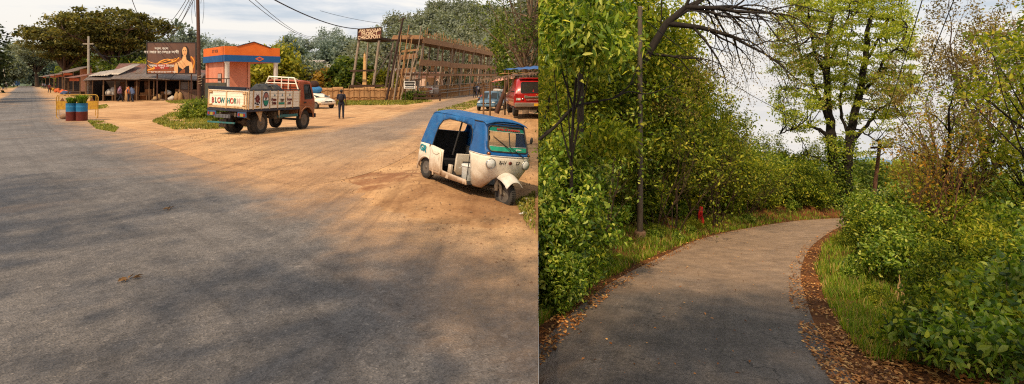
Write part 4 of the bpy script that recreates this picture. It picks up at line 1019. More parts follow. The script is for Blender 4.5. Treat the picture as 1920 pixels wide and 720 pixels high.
def rock(label, c, r, seed, name='stone', m=None, cat='stone', group=None):
    rg = random.Random(seed); mb = MB()
    vs = []
    def fn(a, b):
        t = a*2*math.pi; p = (b-.5)*math.pi; q = Vector((math.cos(p)*math.cos(t)*r[0], math.cos(p)*math.sin(t)*r[1], math.sin(p)*r[2]))
        k = 1+.18*math.sin(q.x*7/r[0]*.5+seed)*math.cos(q.y*5/r[1]*.5+seed*2)+.10*math.sin(q.z*9/r[2]+seed)
        return q*k+Vector((0, 0, r[2]*.75))
    mb.grid(fn, 16, 10); o = mb.build(name, m or STONE); o.location = c; return tag(o, label, cat, group)
STONE = mat('stone', srgb(150, 116, 88), srgb(110, 84, 64), 6, .9, bump=.5)
rock('rounded brown stone lying at the foot of the yellow barricade', G(120, 223), (.24, .18, .17), 3)
# ---------------------------------------------------------------- poles and wires
WOODP = mat('rusted_pole', srgb(92, 58, 42), srgb(66, 42, 32), 5, .75, bump=.3, dirt=srgb(50, 36, 30), dirt_amt=.3, stretch=(1, 1, .3))
GREYP = mat('pale_concrete_pole', srgb(176, 168, 154), srgb(146, 136, 120), 5, .8, bump=.3)
CABLE = mat('black_cable', (.012, .013, .018), (.02, .02, .026), 5, .6)
def wire(label, a, b, sag, r=.016, n=18, name='cable', group=None, cat='cable'):
    a = Vector(a); b = Vector(b); mb = MB()
    mb.tube([a.lerp(b, t)-Vector((0, 0, sag*4*t*(1-t))) for t in np.linspace(0, 1, n)], r, 5)
    o = mb.build(name, CABLE); return tag(o, label, cat, group)
pb = G(374, 208); 
up = thing('utility_pole', 'tall rusty brown utility pole with tangled cables beside the truck', 'utility pole', pb)
mb = MB(); mb.tube([(0, 0, -.1), (-.06, 0, 4.4), (-.15, 0, 9.6)], [.13, .125, .11], 12); mb.build('shaft', WOODP, up)
mb = MB(); mb.box((-.15, 0, 9.2), (1.5, .09, .1)); mb.build('cross_arm', WOODP, up)
for k, x in enumerate((-.8, -.15, .5)):
    mb = MB(); mb.lathe([(.04, 0), (.06, .05), (.035, .09), (.05, .13), (0, .16)], 10, Matrix.Translation((x, 0, 9.26))); mb.build('insulator', mat('porcelain', (.55, .52, .48), (.4, .38, .35), 9, .3), up)
mb = MB(); mb.tube([(.02+.13*math.cos(t), .13*math.sin(t), 1.9+.03*t) for t in np.linspace(0, 25, 50)], .02, 5); mb.build('wrapped_cord', mat('pale_cord', srgb(190, 170, 140), srgb(150, 130, 104), 9, .9), up)
top = pb+Vector((-.15, 0, 8.6))
for k, (px, py, d, sg) in enumerate(((283, 58, 62, 1.0), (296, 66, 62, .9), (302, 72, 62, 1.1), (308, 74, 62, .6))):
    wire('black cable running from the rusty utility pole down to the market roofs', top+Vector((-.5+.1*k, .02*k, .4-.12*k)), P(px, py, d), sg, .022, group='cables from the utility pole to the market')
wire('blue black cable sweeping steeply from above the billboard to the market roofs', top+Vector((-1.9, -6, 2.6)), P(276, 66, 64), .5, .028)
for k in range(6):
    x = -.62+.2*k; a = top+Vector((x, .1, .8)); mb = MB()
    mb.tube([a+Vector((.06*math.sin(t*5+k), .03*math.cos(t*4), -t*(1.3+.5*((k*7) % 4)))) for t in np.linspace(0, 1, 10)], .014, 4)
    o = mb.build('cable', CABLE); tag(o, 'loose cable end hanging beside the rusty utility pole', 'cable', 'loose hanging cables')
wire('thick black cable sagging from above the truck to the brown project sign', P(490, -14, 36), P(671, 54, 63.6), .55, .05)
wire('thin cable sagging across the sky left of the thick cable', P(455, -10, 46), P(612, 71, 120), 1.6, .03, group=None)
wire('second thin cable crossing the sky above the orange gate', P(470, -8, 40), P(600, 66, 120), 1.4, .025)
wire('thin wire with clipped connector crossing the hazy sky above the sign', P(600, 20, 90), P(735, 46, 90), .3, .03)
cb = G(166, 180); d0 = cb.y
cp = thing('power_pole', 'pale concrete power pole with one cross arm behind the market shed', 'utility pole', cb)
zt = H+(152-68)/1000*d0
mb = MB(); mb.tube([(0, 0, 0), (.0, 0, zt)], [.19, .13], 10); mb.build('shaft', GREYP, cp)
mb = MB(); mb.box((-.05, 0, zt-1.15), (1.6, .12, .14)); mb.build('cross_arm', GREYP, cp)
for a, b, s_ in (((150, 82), (262, 92), 1.6), ((176, 84), (258, 108), 2.2), ((172, 84), (250, 118), 1.6)):
    wire('pale wire looping from the concrete power pole over the market roof', P(a[0], a[1], d0), P(b[0], b[1], d0+4), s_, .03, group='wires from the concrete pole')
lp = G(16, 158.5); lpz = 7
o = thing('utility_pole', 'thin pale pole leaning left at the far left road edge', 'utility pole', G(13.5, 165))
mb = MB(); mb.tube([(0, 0, 0), (-1.6, 0, 7.8)], [.14, .1], 8); mb.build('shaft', GREYP, o); mb = MB(); mb.box((-1.55, 0, 7.5), (1.1, .1, .1)); mb.build('cross_arm', GREYP, o)
o = thing('utility_pole', 'thin pole rising from the roadside trees far up the paved road', 'utility pole', G(59.5, 160))
mb = MB(); mb.tube([(0, 0, 0), (-.5, 0, 12.5)], [.2, .14], 8); mb.build('shaft', GREYP, o); mb = MB(); mb.box((-.5, 0, 12.0), (1.6, .14, .14)); mb.build('cross_arm', GREYP, o)
# ---------------------------------------------------------------- market sheds
TIN = mat('weathered_tin', srgb(122, 110, 102), srgb(90, 80, 75), 1.2, .55, .15, bump=.4, dirt=srgb(112, 84, 66), dirt_amt=.36, stretch=(3, 1, 1))
TINP = mat('pale_tin', srgb(178, 168, 158), srgb(142, 130, 120), 1.2, .5, .15, bump=.4, dirt=srgb(136, 106, 84), dirt_amt=.28, stretch=(3, 1, 1))
TINR = mat('rust_tin', srgb(132, 90, 72), srgb(104, 66, 54), 1.4, .6, .1, bump=.4, dirt=srgb(80, 54, 44), dirt_amt=.34, stretch=(3, 1, 1))
WOOD = mat('old_timber', srgb(128, 98, 70), srgb(92, 68, 48), 3, .85, bump=.4, stretch=(1, 1, .25))
WOODD = mat('dark_timber', srgb(78, 56, 42), srgb(50, 36, 28), 3, .85, bump=.4)
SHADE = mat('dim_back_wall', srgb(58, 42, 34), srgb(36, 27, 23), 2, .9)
MUD = mat('brick_and_mud', srgb(120, 92, 76), srgb(88, 68, 58), 4, .9, bump=.5)
def sheet(name, parent, a, b, c, d, m, n=14, th=.03):
    """corrugated sheet between four corners a-b (eave) and d-c (ridge)"""
    a, b, c, d = map(Vector, (a, b, c, d)); mb = MB(); k = n*4; sd = random.Random(int(abs(a.x*77+a.z*31))).random()*6
    nrm = (b-a).cross(d-a).normalized()
    mb.grid(lambda u, v: a.lerp(b, u).lerp(d.lerp(c, u), v)+nrm*(.022*math.sin(u*n*2*math.pi)+.05*math.sin(u*3.3+sd)*math.sin(v*2+sd)), k, 4)
    return mb.build(name, m, parent, solid=.012)
A = Vector(G(158, 190)); B = Vector(G(373, 187.5)); e1 = (B-A).normalized(); e2 = Vector((-e1.y, e1.x, 0)); Lw = (B-A).length
rz = math.atan2(e1.y, e1.x)
sh = thing('market_shed', 'long low market shed with patched grey tin roof on timber posts behind the billboard', 'shed', A, rz)
fx = lambda px: (px-158)/(373-158)*Lw
roofs = [(fx(157), fx(212), 2.30, 2.42, .2, 2.9, 3.1, TIN), (fx(206), fx(262), 2.42, 2.48, .1, 3.0, 3.5, TIN), (fx(258), fx(318), 2.50, 2.42, -.1, 2.8, 3.5, TIN), (fx(313), fx(378), 2.40, 2.34, .0, 2.9, 3.3, TIN),
         (fx(196), fx(252), 3.0, 3.1, 2.3, 5.0, 4.4, TINR), (fx(240), fx(300), 3.15, 2.95, 2.4, 5.0, 4.35, TIN), (fx(290), fx(380), 2.95, 2.85, 2.3, 5.0, 3.7, TINR)]
for (x0, x1, z0, z1, y0, y1, zr, m) in roofs: sheet('roof_sheet', sh, (x0, y0-.5, z0), (x1, y0-.5, z1), (x1, y1, zr-.05), (x0, y1, zr), m, max(9, int((x1-x0)*7)))
sheet('roof_sheet', sh, (fx(186), 1.2, 2.95), (fx(214), .9, 3.05), (fx(244), 3.4, 4.25), (fx(228), 3.8, 4.3), TINP, 6); sheet('roof_sheet', sh, (fx(158), 1.0, 2.75), (fx(196), .6, 2.95), (fx(212), 3.0, 3.75), (fx(170), 3.0, 3.35), TINP, 8)
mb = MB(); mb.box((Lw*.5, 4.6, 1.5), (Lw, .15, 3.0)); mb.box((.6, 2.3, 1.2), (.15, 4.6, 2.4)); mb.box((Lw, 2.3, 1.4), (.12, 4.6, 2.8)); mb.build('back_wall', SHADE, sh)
for px in (160, 171, 191, 213, 233, 252, 276, 284, 308, 334, 352, 370):
    mb = MB(); x = fx(px); mb.tube([(x, .1, 0), (x+.05*math.sin(px), .1, 2.45)], .075, 7); mb.build('post', WOOD, sh)
mb = MB(); mb.bar((0, .1, 2.32), (Lw, .1, 2.36), .10, .14); mb.bar((0, 2.4, 3.0), (Lw, 2.4, 3.1), .1, .14); mb.build('eave_beam', WOODD, sh)
mb = MB(); mb.box((fx(352), .16, .62), (fx(372)-fx(331), .12, 1.24)); mb.build('mud_wall', MUD, sh)
mb = MB(); mb.box((fx(347), .22, 1.72), (fx(362)-fx(335), .06, .9)); mb.build('hanging_board', mat('grey_board', srgb(112, 104, 100), srgb(90, 82, 80), 5, .8), sh)
for (pa, pb_) in ((188, 208), (252, 272), (277, 300)):
    mb = MB(); mb.box(((fx(pa)+fx(pb_))/2, .7, .62), (fx(pb_)-fx(pa), .9, .05)); mb.box((fx(pa)+.1, .7, .3), (.07, .8, .6)); mb.box((fx(pb_)-.1, .7, .3), (.07, .8, .6)); mb.build('counter', WOOD, sh)
for (pa, pb_) in ((213, 222), (259, 267), (240, 250)):
    mb = MB(); mb.box(((fx(pa)+fx(pb_))/2, 1.9, 1.1), (fx(pb_)-fx(pa), .08, 2.2)); mb.build('partition_board', mat('brown_partition', srgb(122, 84, 58), srgb(96, 64, 44), 3, .8), sh)
SM = lambda x, y, z: Vector(A)+e1*x+e2*y+Vector((0, 0, z))
SACK = mat('jute_sack', srgb(176, 142, 98), srgb(146, 112, 74), 9, .95, bump=.5); SACKW = mat('white_sack', srgb(206, 198, 188), srgb(176, 164, 150), 7, .85, bump=.4)
BOXM = mat('cardboard', srgb(166, 112, 66), srgb(136, 88, 52), 6, .85)
def sack(label, c, h, r, m, seed, group=None):
    rg = random.Random(seed); mb = MB(); ph = rg.random()*6
    mb.lathe([(r*.7, 0), (r, h*.12), (r*1.05, h*.4), (r*.95, h*.7), (r*.6, h*.86), (r*.35, h*.9), (r*.5, h), (0, h*.96)], 12)
    mb.v = [Vector((v.x*(1+.12*math.sin(v.z*9+ph)), v.y*(1+.1*math.cos(v.z*7+ph)), v.z)) for v in mb.v]
    o = mb.build('sack', m); o.location = c; return tag(o, label, 'sack', group)
def crate(label, c, d, rz_, m, group=None):
    t = thing('crate', label, 'crate', c, rz_, group)
    mb = MB(); mb.box((0, 0, d[2]/2), d); mb.build('box', m, t, bevel=.01); mb = MB(); mb.box((0, 0, d[2]+.006), (d[0]*.98, d[1]*.5, .012)); mb.box((0, 0, d[2]*.5), (d[0]*1.015, d[1]*.15, d[2]*.9)); mb.build('flap', BOXM, t); return t
for i, (px, y, h, r) in enumerate(((329, .0, 1.0, .26), (336, .0, .95, .26), (237, -.2, 1.55, .28), (289, -.1, .5, .3), (293, .3, .75, .25))):
    sack(['tall brown sack standing upright left of the two by the mud wall', 'tall brown sack standing upright beside the mud wall', 'very tall jute sack stack standing behind the women before the shed', 'round brown sack slumped in front of the shed counter', 'small jute sack under the shed roof near the billboard post'][i], SM(fx(px), y, 0), h, r, SACK, i)
for i, (px, y, z, h, r) in enumerate(((310, .6, .65, .55, .33), (205, .8, .65, .9, .3), (198, .6, .65, .7, .28), (316, .2, 0, .4, .26), (320, .1, 0, .55, .26))):
    sack(['white sack heaped on the counter behind the billboard post', 'tall white sack on the left counter of the shed', 'shorter white sack at the left end of the shed counter', 'low white sack on the ground behind the billboard post', 'pale bulging sack on the ground by the mud wall'][i], SM(fx(px), y, z), h, r, SACKW, i+20)
for i, (px, y, z, d) in enumerate(((262, 1.2, 0, (.7, .6, .9)), (270, 1.3, 0, (.6, .6, 1.3)), (300, 1.5, 0, (.7, .6, 1.0)), (326, 1.8, 0, (.6, .5, 1.3)), (246, 1.5, 0, (.5, .5, 1.6)))):
    crate(['brown carton stack in the shade right of the women', 'taller brown carton stack under the middle of the shed', 'brown carton behind the left billboard post', 'tall brown carton stack left of the mud wall', 'tall carton stack directly behind the woman in orange headscarf'][i], SM(fx(px), y, z), d, rz, BOXM)
person('shopkeeper in red shirt sitting in the shade of the market shed', SM(fx(214), 1.3, .1), rz, 1.65, 'stand', (150, 50, 40), (50, 44, 44))
person('person in white shirt standing in the shade at the shed counter', SM(fx(240), .9, .0), rz+.6, 1.7, 'stand', (190, 180, 172), (60, 56, 56))
BASIN = mat('steel_basin', (.5, .5, .5), (.36, .35, .34), 8, .35, .6)
for i, px in enumerate((288, 303)):
    mb = MB(); mb.lathe([(.16, 0), (.30, .16), (.32, .17), (.29, .16), (.15, .03), (0, .03)], 20); o = mb.build('basin', BASIN); o.location = SM(fx(px), -.5, 0); tag(o, ['steel basin on the ground left of the billboard post', 'steel basin on the ground right of the billboard post'][i], 'basin')
# row of roadside stalls running up the paved road
ORNG = mat('orange_tarp', srgb(206, 104, 52), srgb(176, 80, 40), 5, .8); GRNT = mat('green_tarp', srgb(96, 126, 96), srgb(72, 100, 76), 5, .8); PEACH = mat('peach_wall', srgb(206, 150, 116), srgb(180, 124, 94), 4, .85)
def stall(label, c, w, dpt, h0, h1, m, rz_, wall, goods):
    t = thing('market_stall', label, 'market stall', c, rz_, 'roadside stalls')
    sheet('roof_sheet', t, (-w/2-.2, -.5, h0), (w/2+.2, -.5, h0+.1), (w/2+.2, dpt, h1), (-w/2-.2, dpt, h1-.1), m, 10)
    for x in (-w/2, w/2):
        for y, hh in ((0, h0+.12), (dpt-.1, h1-.1)):
            mb = MB(); mb.tube([(x, y, 0), (x, y, hh)], .06, 6); mb.build('post', WOOD, t)
    mb = MB(); mb.box((0, dpt-.05, h1*.45), (w, .08, h1*.9)); mb.build('back_wall', wall, t)
    mb = MB(); mb.box((0, .5, .7), (w*.92, .9, .08)); mb.box((0, .5, .34), (w*.86, .7, .66)); mb.build('counter', WOODD, t)
    mb = MB(); mb.box((0, .02, h0-.25), (w*.8, .04, .4)); mb.build('hanging_cloth', goods, t)
    return t
for i, (px, py, w, h0, h1, m, wl, gd_) in enumerate((
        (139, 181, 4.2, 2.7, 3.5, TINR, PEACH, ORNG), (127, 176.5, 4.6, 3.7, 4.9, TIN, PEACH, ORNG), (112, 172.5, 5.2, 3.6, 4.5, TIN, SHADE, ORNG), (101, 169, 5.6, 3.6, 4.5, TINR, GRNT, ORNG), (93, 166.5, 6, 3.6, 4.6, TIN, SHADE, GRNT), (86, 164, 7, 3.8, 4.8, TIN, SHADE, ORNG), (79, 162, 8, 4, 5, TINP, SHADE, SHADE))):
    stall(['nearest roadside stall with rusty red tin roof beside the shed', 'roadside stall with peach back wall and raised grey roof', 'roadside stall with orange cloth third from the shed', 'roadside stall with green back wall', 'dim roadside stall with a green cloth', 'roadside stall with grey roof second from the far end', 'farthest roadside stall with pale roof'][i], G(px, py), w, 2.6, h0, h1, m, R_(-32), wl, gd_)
for i, (px, py, col) in enumerate(((118, 178, ORNG), (108, 174, ORNG), (124, 180, mat('blue_heap', srgb(70, 84, 120), srgb(50, 60, 90), 6, .8)), (98, 171, mat('yellow_heap', srgb(196, 150, 60), srgb(160, 116, 44), 6, .8)))):
    mb = MB(); rg = random.Random(i)
    for k in range(9): mb.ball((rg.uniform(-.6, .6), rg.uniform(-.3, .3), .25+rg.uniform(0, .45)), (.28, .26, .24), n=8)
    o = mb.build('goods_heap', col); o.location = G(px, py); remesh(o, .06, 2); tag(o, ['orange heap of goods before the raised roof stall', 'orange heap of goods before the stall with orange cloth', 'blue heap of bundles before the nearest stalls', 'yellow heap of goods beside the dim stalls'][i], 'goods heap')
# vehicles far up the road
def box_truck(label, c, rz_, m1, m2, w=2.3, h=2.9, l=6):
    t = thing('parked_truck', label, 'truck', c, rz_)
    mb = MB(); mb.box((0, 1.6, h*.57), (w, l*.66, h*.72)); mb.build('cargo_body', m1, t, bevel=.05)
    mb = MB(); mb.box((0, -l*.36, h*.42), (w*.94, l*.24, h*.55), taper=.93); cb_ = mb.build('cab', m2, t, bevel=.08)
    mb = MB(); mb.box((0, -l*.487, h*.52), (w*.78, .03, h*.22)); mb.build('windscreen', GLASSD, cb_)
    mb = MB(); mb.box((0, -l*.5, .55), (w*.95, .12, .28)); mb.build('bumper', mat('white_bumper', (.6, .6, .58), (.5, .48, .46), 5, .5), t)
    for x in (-w*.40, w*.40):
        for y in (-l*.34, l*.28): wheel(t, (0, 0, 0), .45, .25).matrix_local = Matrix.Translation((x, y, .45)) @ Matrix.Rotation(R_(90), 4, 'Z')
    return t
box_truck('blue truck with white front parked far away at the left road edge', G(24, 162.5), R_(28), mat('truck_blue_far', srgb(70, 108, 150), srgb(56, 90, 130), 2, .6), mat('truck_pale', srgb(196, 190, 184), srgb(170, 160, 150), 2, .6), w=2.4, h=2.5)
box_truck('far red and white truck at the end of the paved road', G(40, 158.6), R_(28), mat('truck_red_far', srgb(150, 96, 84), srgb(120, 76, 66), 2, .6), mat('truck_pale', (.5, .5, .5)), w=2.6, h=3.0)
# ---------------------------------------------------------------- billboard
bl = thing('billboard', 'large dark advertising billboard of a woman in a black dress with golden ribbons', 'billboard', P(322, 186, 61.5), R_(5))
bl.location.z = 0
d = 61.5; bw = 87*d/1000; zb = H+(152-138.5)/1000*d; zh = 59*d/1000
mb = MB(); mb.box((0, 0, zb+zh/2), (bw, .10, zh)); mb.build('panel', mat('billboard_brown', srgb(74, 58, 54), srgb(110, 78, 64), .35, .5, bump=0), bl)
mb = MB()
for z in (zb, zb+zh): mb.box((0, -.02, z), (bw+.1, .16, .08))
for x in (-bw/2, bw/2): mb.box((x, -.02, zb+zh/2), (.08, .16, zh))
mb.build('frame', BLACK, bl)
for x in (-bw/2+1.05, bw/2-.55):
    mb = MB(); mb.tube([(x, .08, 0), (x, .08, zb+zh*.9)], .075, 8); mb.build('post', WOODP, bl)
def bb(u, v): return (-bw/2+u*bw, zb+(1-v)*zh)   # u right, v down, 0..1
def flat(name, pts, m, off, parent=bl, sm=True):
    mb = MB(); q = [bb(*p) for p in pts]
    ar = sum(q[i-1][0]*q[i][1]-q[i][0]*q[i-1][1] for i in range(len(q)))
    if ar < 0: q = q[::-1]
    mb.prism(q, .004, frame((0, -.052-off, 0), (1, 0, 0), (0, 0, 1))); return mb.build(name, m, parent)
GLOW = mat('gold_print', srgb(236, 164, 62), srgb(206, 124, 40), 2.5, .5, bump=0); GLOWD = mat('amber_print', srgb(150, 86, 46), srgb(120, 66, 42), 1.0, .5, bump=0)
SKINP = mat('printed_skin', srgb(232, 184, 128), srgb(206, 150, 100), 1.6, .5, bump=0); HAIRP = mat('printed_hair', srgb(30, 22, 22), srgb(40, 28, 26), 3, .5, bump=0); WHITEP = mat('printed_white', srgb(240, 236, 230), srgb(220, 214, 206), 5, .5, bump=0); REDP = mat('printed_red', srgb(176, 62, 48), srgb(140, 44, 36), 3, .5, bump=0)
flat('printed_glow', [(0, .98), (0, .80), (.15, .76), (.40, .66), (.62, .50), (.99, .45), (.99, .98)], GLOWD, .001)
def ribbon(pts, w0, w1, off, m=GLOW):
    c = spline([Vector((a, b, 0)) for a, b in pts], 8); Lp = []; Rp = []
    for i, p in enumerate(c):
        t = i/(len(c)-1); wd = w0+(w1-w0)*t; dn = (c[min(i+1, len(c)-1)]-c[max(i-1, 0)]).normalized(); nn = Vector((-dn.y, dn.x, 0))
        Lp.append(p+nn*wd/2); Rp.append(p-nn*wd/2)
    mb = MB()
    mb.loft([[Vector((bb(a.x, a.y)[0], -.056-off, bb(a.x, a.y)[1])) for a in (l, r)] for l, r in zip(Lp, Rp)], closed=False, cap=False); mb.build('printed_ribbon', m, bl, solid=.004)
ribbon([(.0, .90), (.14, .82), (.27, .62), (.42, .54), (.56, .60), (.66, .48)], .05, .03, .010); ribbon([(.0, .58), (.12, .66), (.25, .66), (.44, .58), (.60, .52)], .015, .03, .013); ribbon([(.10, .90), (.26, .72), (.45, .66), (.60, .58)], .012, .05, .016); ribbon([(.93, .88), (.97, .62), (.90, .45)], .02, .035, .010); ribbon([(.0, .72), (.10, .84), (.22, .80), (.30, .70)], .02, .012, .019)
el = lambda cx, cy, rx, ry, n=24: [(cx+rx*math.cos(t), cy+ry*math.sin(t)) for t in np.linspace(0, 2*math.pi, n+1)[:-1]]
flat('printed_hair', [(.70, .50), (.705, .32), (.73, .17), (.77, .115), (.815, .12), (.85, .20), (.865, .36), (.885, .50), (.915, .72), (.90, .80), (.84, .70), (.78, .55)], HAIRP, .020)
flat('printed_shoulders', [(.555, .97), (.56, .74), (.59, .65), (.665, .60), (.72, .54), (.735, .44), (.80, .44), (.81, .54), (.86, .60), (.915, .63), (.935, .72), (.94, .97)], SKINP, .024)
flat('printed_face', el(.772, .29, .050, .155), SKINP, .028)
flat('printed_dress', [(.635, .97), (.632, .70), (.605, .64), (.625, .64), (.655, .78), (.735, .86), (.80, .76), (.865, .73), (.868, .97)], HAIRP, .028)
flat('printed_dress_shine', [(.66, .97), (.70, .90), (.75, .83), (.785, .86), (.775, .97)], GLOWD, .030)
for (cx, cy, rx, ry, m) in ((.752, .265, .014, .012, HAIRP), (.793, .265, .014, .012, HAIRP), (.772, .372, .018, .012, REDP)): flat('printed_feature', el(cx, cy, rx, ry, 10), m, .033)
flat('printed_label', [(.155, .78), (.165, .70), (.44, .685), (.445, .84), (.17, .86)], REDP, .022)
def bbt(body, u, v, size, m, off=.03): return text_mesh('lettering', body, size, m, bl, frame((bb(u, v)[0], -.056-off, bb(u, v)[1]), (1, 0, 0), (0, 0, 1)), .002, bold=.006)
bbt('নতুন, তেজ', .30, .20, .34, WHITEP); bbt('তোমার রোজের সাথী', .30, .315, .42, WHITEP); bbt('স্বাদে গন্ধে ঠান্ডা', .30, .745, .36, WHITEP, .03); bbt('সেরা', .31, .815, .22, WHITEP, .03); bbt('সব দোকানে পাওয়া যায় আজই কিনুন', .31, .945, .20, WHITEP)
# ---------------------------------------------------------------- orange and blue gate building
ORW = mat('orange_wall', srgb(226, 116, 42), srgb(208, 98, 34), 1.2, .75, bump=.1, dirt=srgb(150, 84, 44), dirt_amt=.26); BLW = mat('blue_band', srgb(24, 88, 148), srgb(20, 76, 130), 1.2, .7, bump=.1, dirt=srgb(40, 70, 100), dirt_amt=.26); PINK = mat('pink_wall', srgb(214, 142, 114), srgb(196, 122, 96), .8, .8, bump=.1, dirt=srgb(160, 104, 84), dirt_amt=.3); WHT = mat('white_column', srgb(226, 224, 220), srgb(204, 200, 194), 2, .7, dirt=srgb(170, 156, 140), dirt_amt=.28)
gt = thing('gate_building', 'small pink gatehouse with orange and blue canopy on white columns behind the truck', 'building', (-22.6, 42.0, 0), R_(45))
# local x runs along the right face, local y along the left face
LX, LY = 4.25, 5.7
def band(name, z0, z1, o, m, parent):
    mb = MB(); t = .18
    mb.box((LX/2, -o+t/2, (z0+z1)/2), (LX+2*o, t, z1-z0)); mb.box((LX/2, LY+o-t/2, (z0+z1)/2), (LX+2*o, t, z1-z0))
    mb.box((-o+t/2, LY/2, (z0+z1)/2), (t, LY+2*o-2*t-.004, z1-z0)); mb.box((LX+o-t/2, LY/2, (z0+z1)/2), (t, LY+2*o-2*t-.004, z1-z0)); return mb.build(name, m, parent)
band('blue_fascia', 3.80, 4.32, .04, BLW, gt); op = band('orange_parapet', 4.32, 5.02, 0, ORW, gt)
mb = MB(); mb.prism([(.95, 5.02), (LX-.85, 5.02), (LX/2+.05, 5.42)], .16, frame((0, -.004, 0), (1, 0, 0), (0, 0, 1)) @ Matrix.Translation((0, 0, -.17))); mb.build('gable', ORW, gt)
mb = MB(); mb.bar((.85, .08, 5.03), (LX/2+.05, .08, 5.45), .26, .05); mb.bar((LX/2+.05, .08, 5.45), (LX-.75, .08, 5.03), .26, .05); mb.build('gable_cap', NAVY, gt)
mb = MB(); mb.box((LX/2, LY/2, 3.86), (LX-.4, LY-.4, .1)); mb.build('canopy_ceiling', PINK, gt)
for (x, y) in ((.22, .22), (LX-.25, .22)):
    mb = MB(); mb.lathe([(.20, 0), (.20, .1), (.175, .14), (.17, 3.68), (.21, 3.72), (.21, 3.81)], 18, Matrix.Translation((x, y, 0))); mb.build('column', WHT, gt)
mb = MB(); t = .16
mb.box((.25+t/2, 3.4, 1.9), (t, 4.3, 3.8)); mb.box((1.28, 1.25+t/2, 1.9), (1.9, t, 3.8)); mb.box((2.15, 3.4, 1.9), (t, 4.3, 3.8)); mb.box((1.28, 5.5, 1.9), (1.9, t, 3.8))
mb.build('room_wall', PINK, gt)
mb = MB(); mb.box((.19, 5.35, 1.9), (.12, .4, 3.79)); mb.build('pilaster', PINK, gt); mb = MB(); mb.box((2.2, 1.24, 1.9), (.18, .14, 3.79)); mb.build('pilaster', mat('pale_pink', srgb(226, 166, 138), srgb(206, 146, 118), .8, .8), gt)
mb = MB(); mb.box((.235, 2.1, 2.30), (.04, .95, 1.15)); nb_ = mb.build('notice_board', WOODD, gt); mb = MB(); mb.box((.21, 2.1, 2.62), (.02, .8, .42)); mb.box((.21, 2.1, 2.04), (.02, .8, .42)); mb.build('notice', mat('grey_notice', srgb(186, 170, 164), srgb(150, 136, 132), 3, .7), nb_)
mb = MB(); mb.prism([(-.36, 0), (0, -.19), (.36, 0), (0, .19)], .01, frame((2.6, -.045, 4.07), (1, 0, 0), (0, 0, 1))); em = mb.build('emblem', ORW, gt)
mb = MB(); mb.prism([(-.20, 0), (0, -.10), (.20, 0), (0, .10)], .006, frame((2.6, -.056, 4.07), (1, 0, 0), (0, 0, 1))); mb.build('emblem_field', BLW, em)
mb = MB(); mb.prism([(-.09, 0), (0, -.06), (.09, 0), (0, .06)], .006, frame((2.6, -.063, 4.07), (1, 0, 0), (0, 0, 1))); mb.build('emblem_core', REDP, em)
text_mesh('lettering', 'DT WDB', .34, mat('dim_lettering', srgb(110, 74, 60), srgb(90, 62, 54), 9, .7, bump=0), gt, frame((-.006, 2.5, 4.68), (0, -1, 0), (0, 0, 1)), .006, bold=.008, space=1.15)
# dark green notice board between the pole and the gate
sb = thing('notice_sign', 'dark grey green notice board on steel legs behind the truck tail', 'sign', G(403, 213), R_(18))
sb.location = P(404, 200, 37.5); sb.location.z = 0
mb = MB(); mb.box((0, 0, 1.42), (1.30, .06, 1.45)); mb.build('board', mat('green_grey_board', srgb(84, 82, 70), srgb(70, 68, 60), 2, .6, dirt=srgb(176, 146, 84), dirt_amt=.22), sb)
mb = MB(); mb.box((0, 0, 2.42), (1.8, .05, .06)); mb.box((0, .0, .64), (1.35, .05, .06)); mb.build('rail', WOODD, sb)
for x in (-.68, .68): mb = MB(); mb.tube([(x, 0, 0), (x, 0, 2.44)], .035, 6); mb.build('leg', WOODD, sb)
# ---------------------------------------------------------------- fences, hedge, sign tower, bamboo bridge frame
BAMB = mat('bamboo', srgb(176, 134, 90), srgb(136, 100, 66), 4, .75, bump=.3); BAMBD = mat('grey_bamboo', srgb(164, 148, 130), srgb(122, 106, 92), 4, .8, bump=.3); MATW = mat('woven_mat', srgb(186, 144, 98), srgb(152, 112, 74), 9, .85, bump=.6, stretch=(1, 1, 6), dirt=srgb(116, 84, 56), dirt_amt=.32)
PLK = mat('brown_plank', srgb(166, 126, 90), srgb(130, 96, 68), 3, .8, bump=.3, dirt=srgb(96, 66, 44), dirt_amt=.3)
fa, fb = G(603, 190), G(762, 189); fd = (fb-fa); fe = fd.normalized(); fl = fd.length
fn_ = thing('bamboo_fence', 'woven bamboo fence along the back of the dirt yard below the brown sign', 'fence', fa, math.atan2(fe.y, fe.x))
k = 8
for i in range(k):
    x0, x1 = fl*i/k, fl*(i+1)/k-.03
    mb = MB(); mb.grid(lambda u, v: Vector((x0+(x1-x0)*u, .04*math.sin(u*9+i)+.02*math.sin(v*14), .05+v*(1.45+.10*math.sin(i*2.1)))), 12, 8); mb.build('woven_panel', MATW, fn_, solid=.02)
for i in range(k*2+1):
    mb = MB(); mb.tube([(fl*i/(2*k), -.06, 0), (fl*i/(2*k)+.02*math.sin(i*3), -.06, 1.5+.14*math.sin(i*1.7))], .032, 6); mb.build('stake', BAMB, fn_)
mb = MB(); mb.tube([(0, -.09, 1.25), (fl*.5, -.09, 1.28), (fl, -.09, 1.2)], .03, 6); mb.tube([(0, -.09, .45), (fl, -.09, .5)], .03, 6); mb.build('rail', BAMB, fn_)
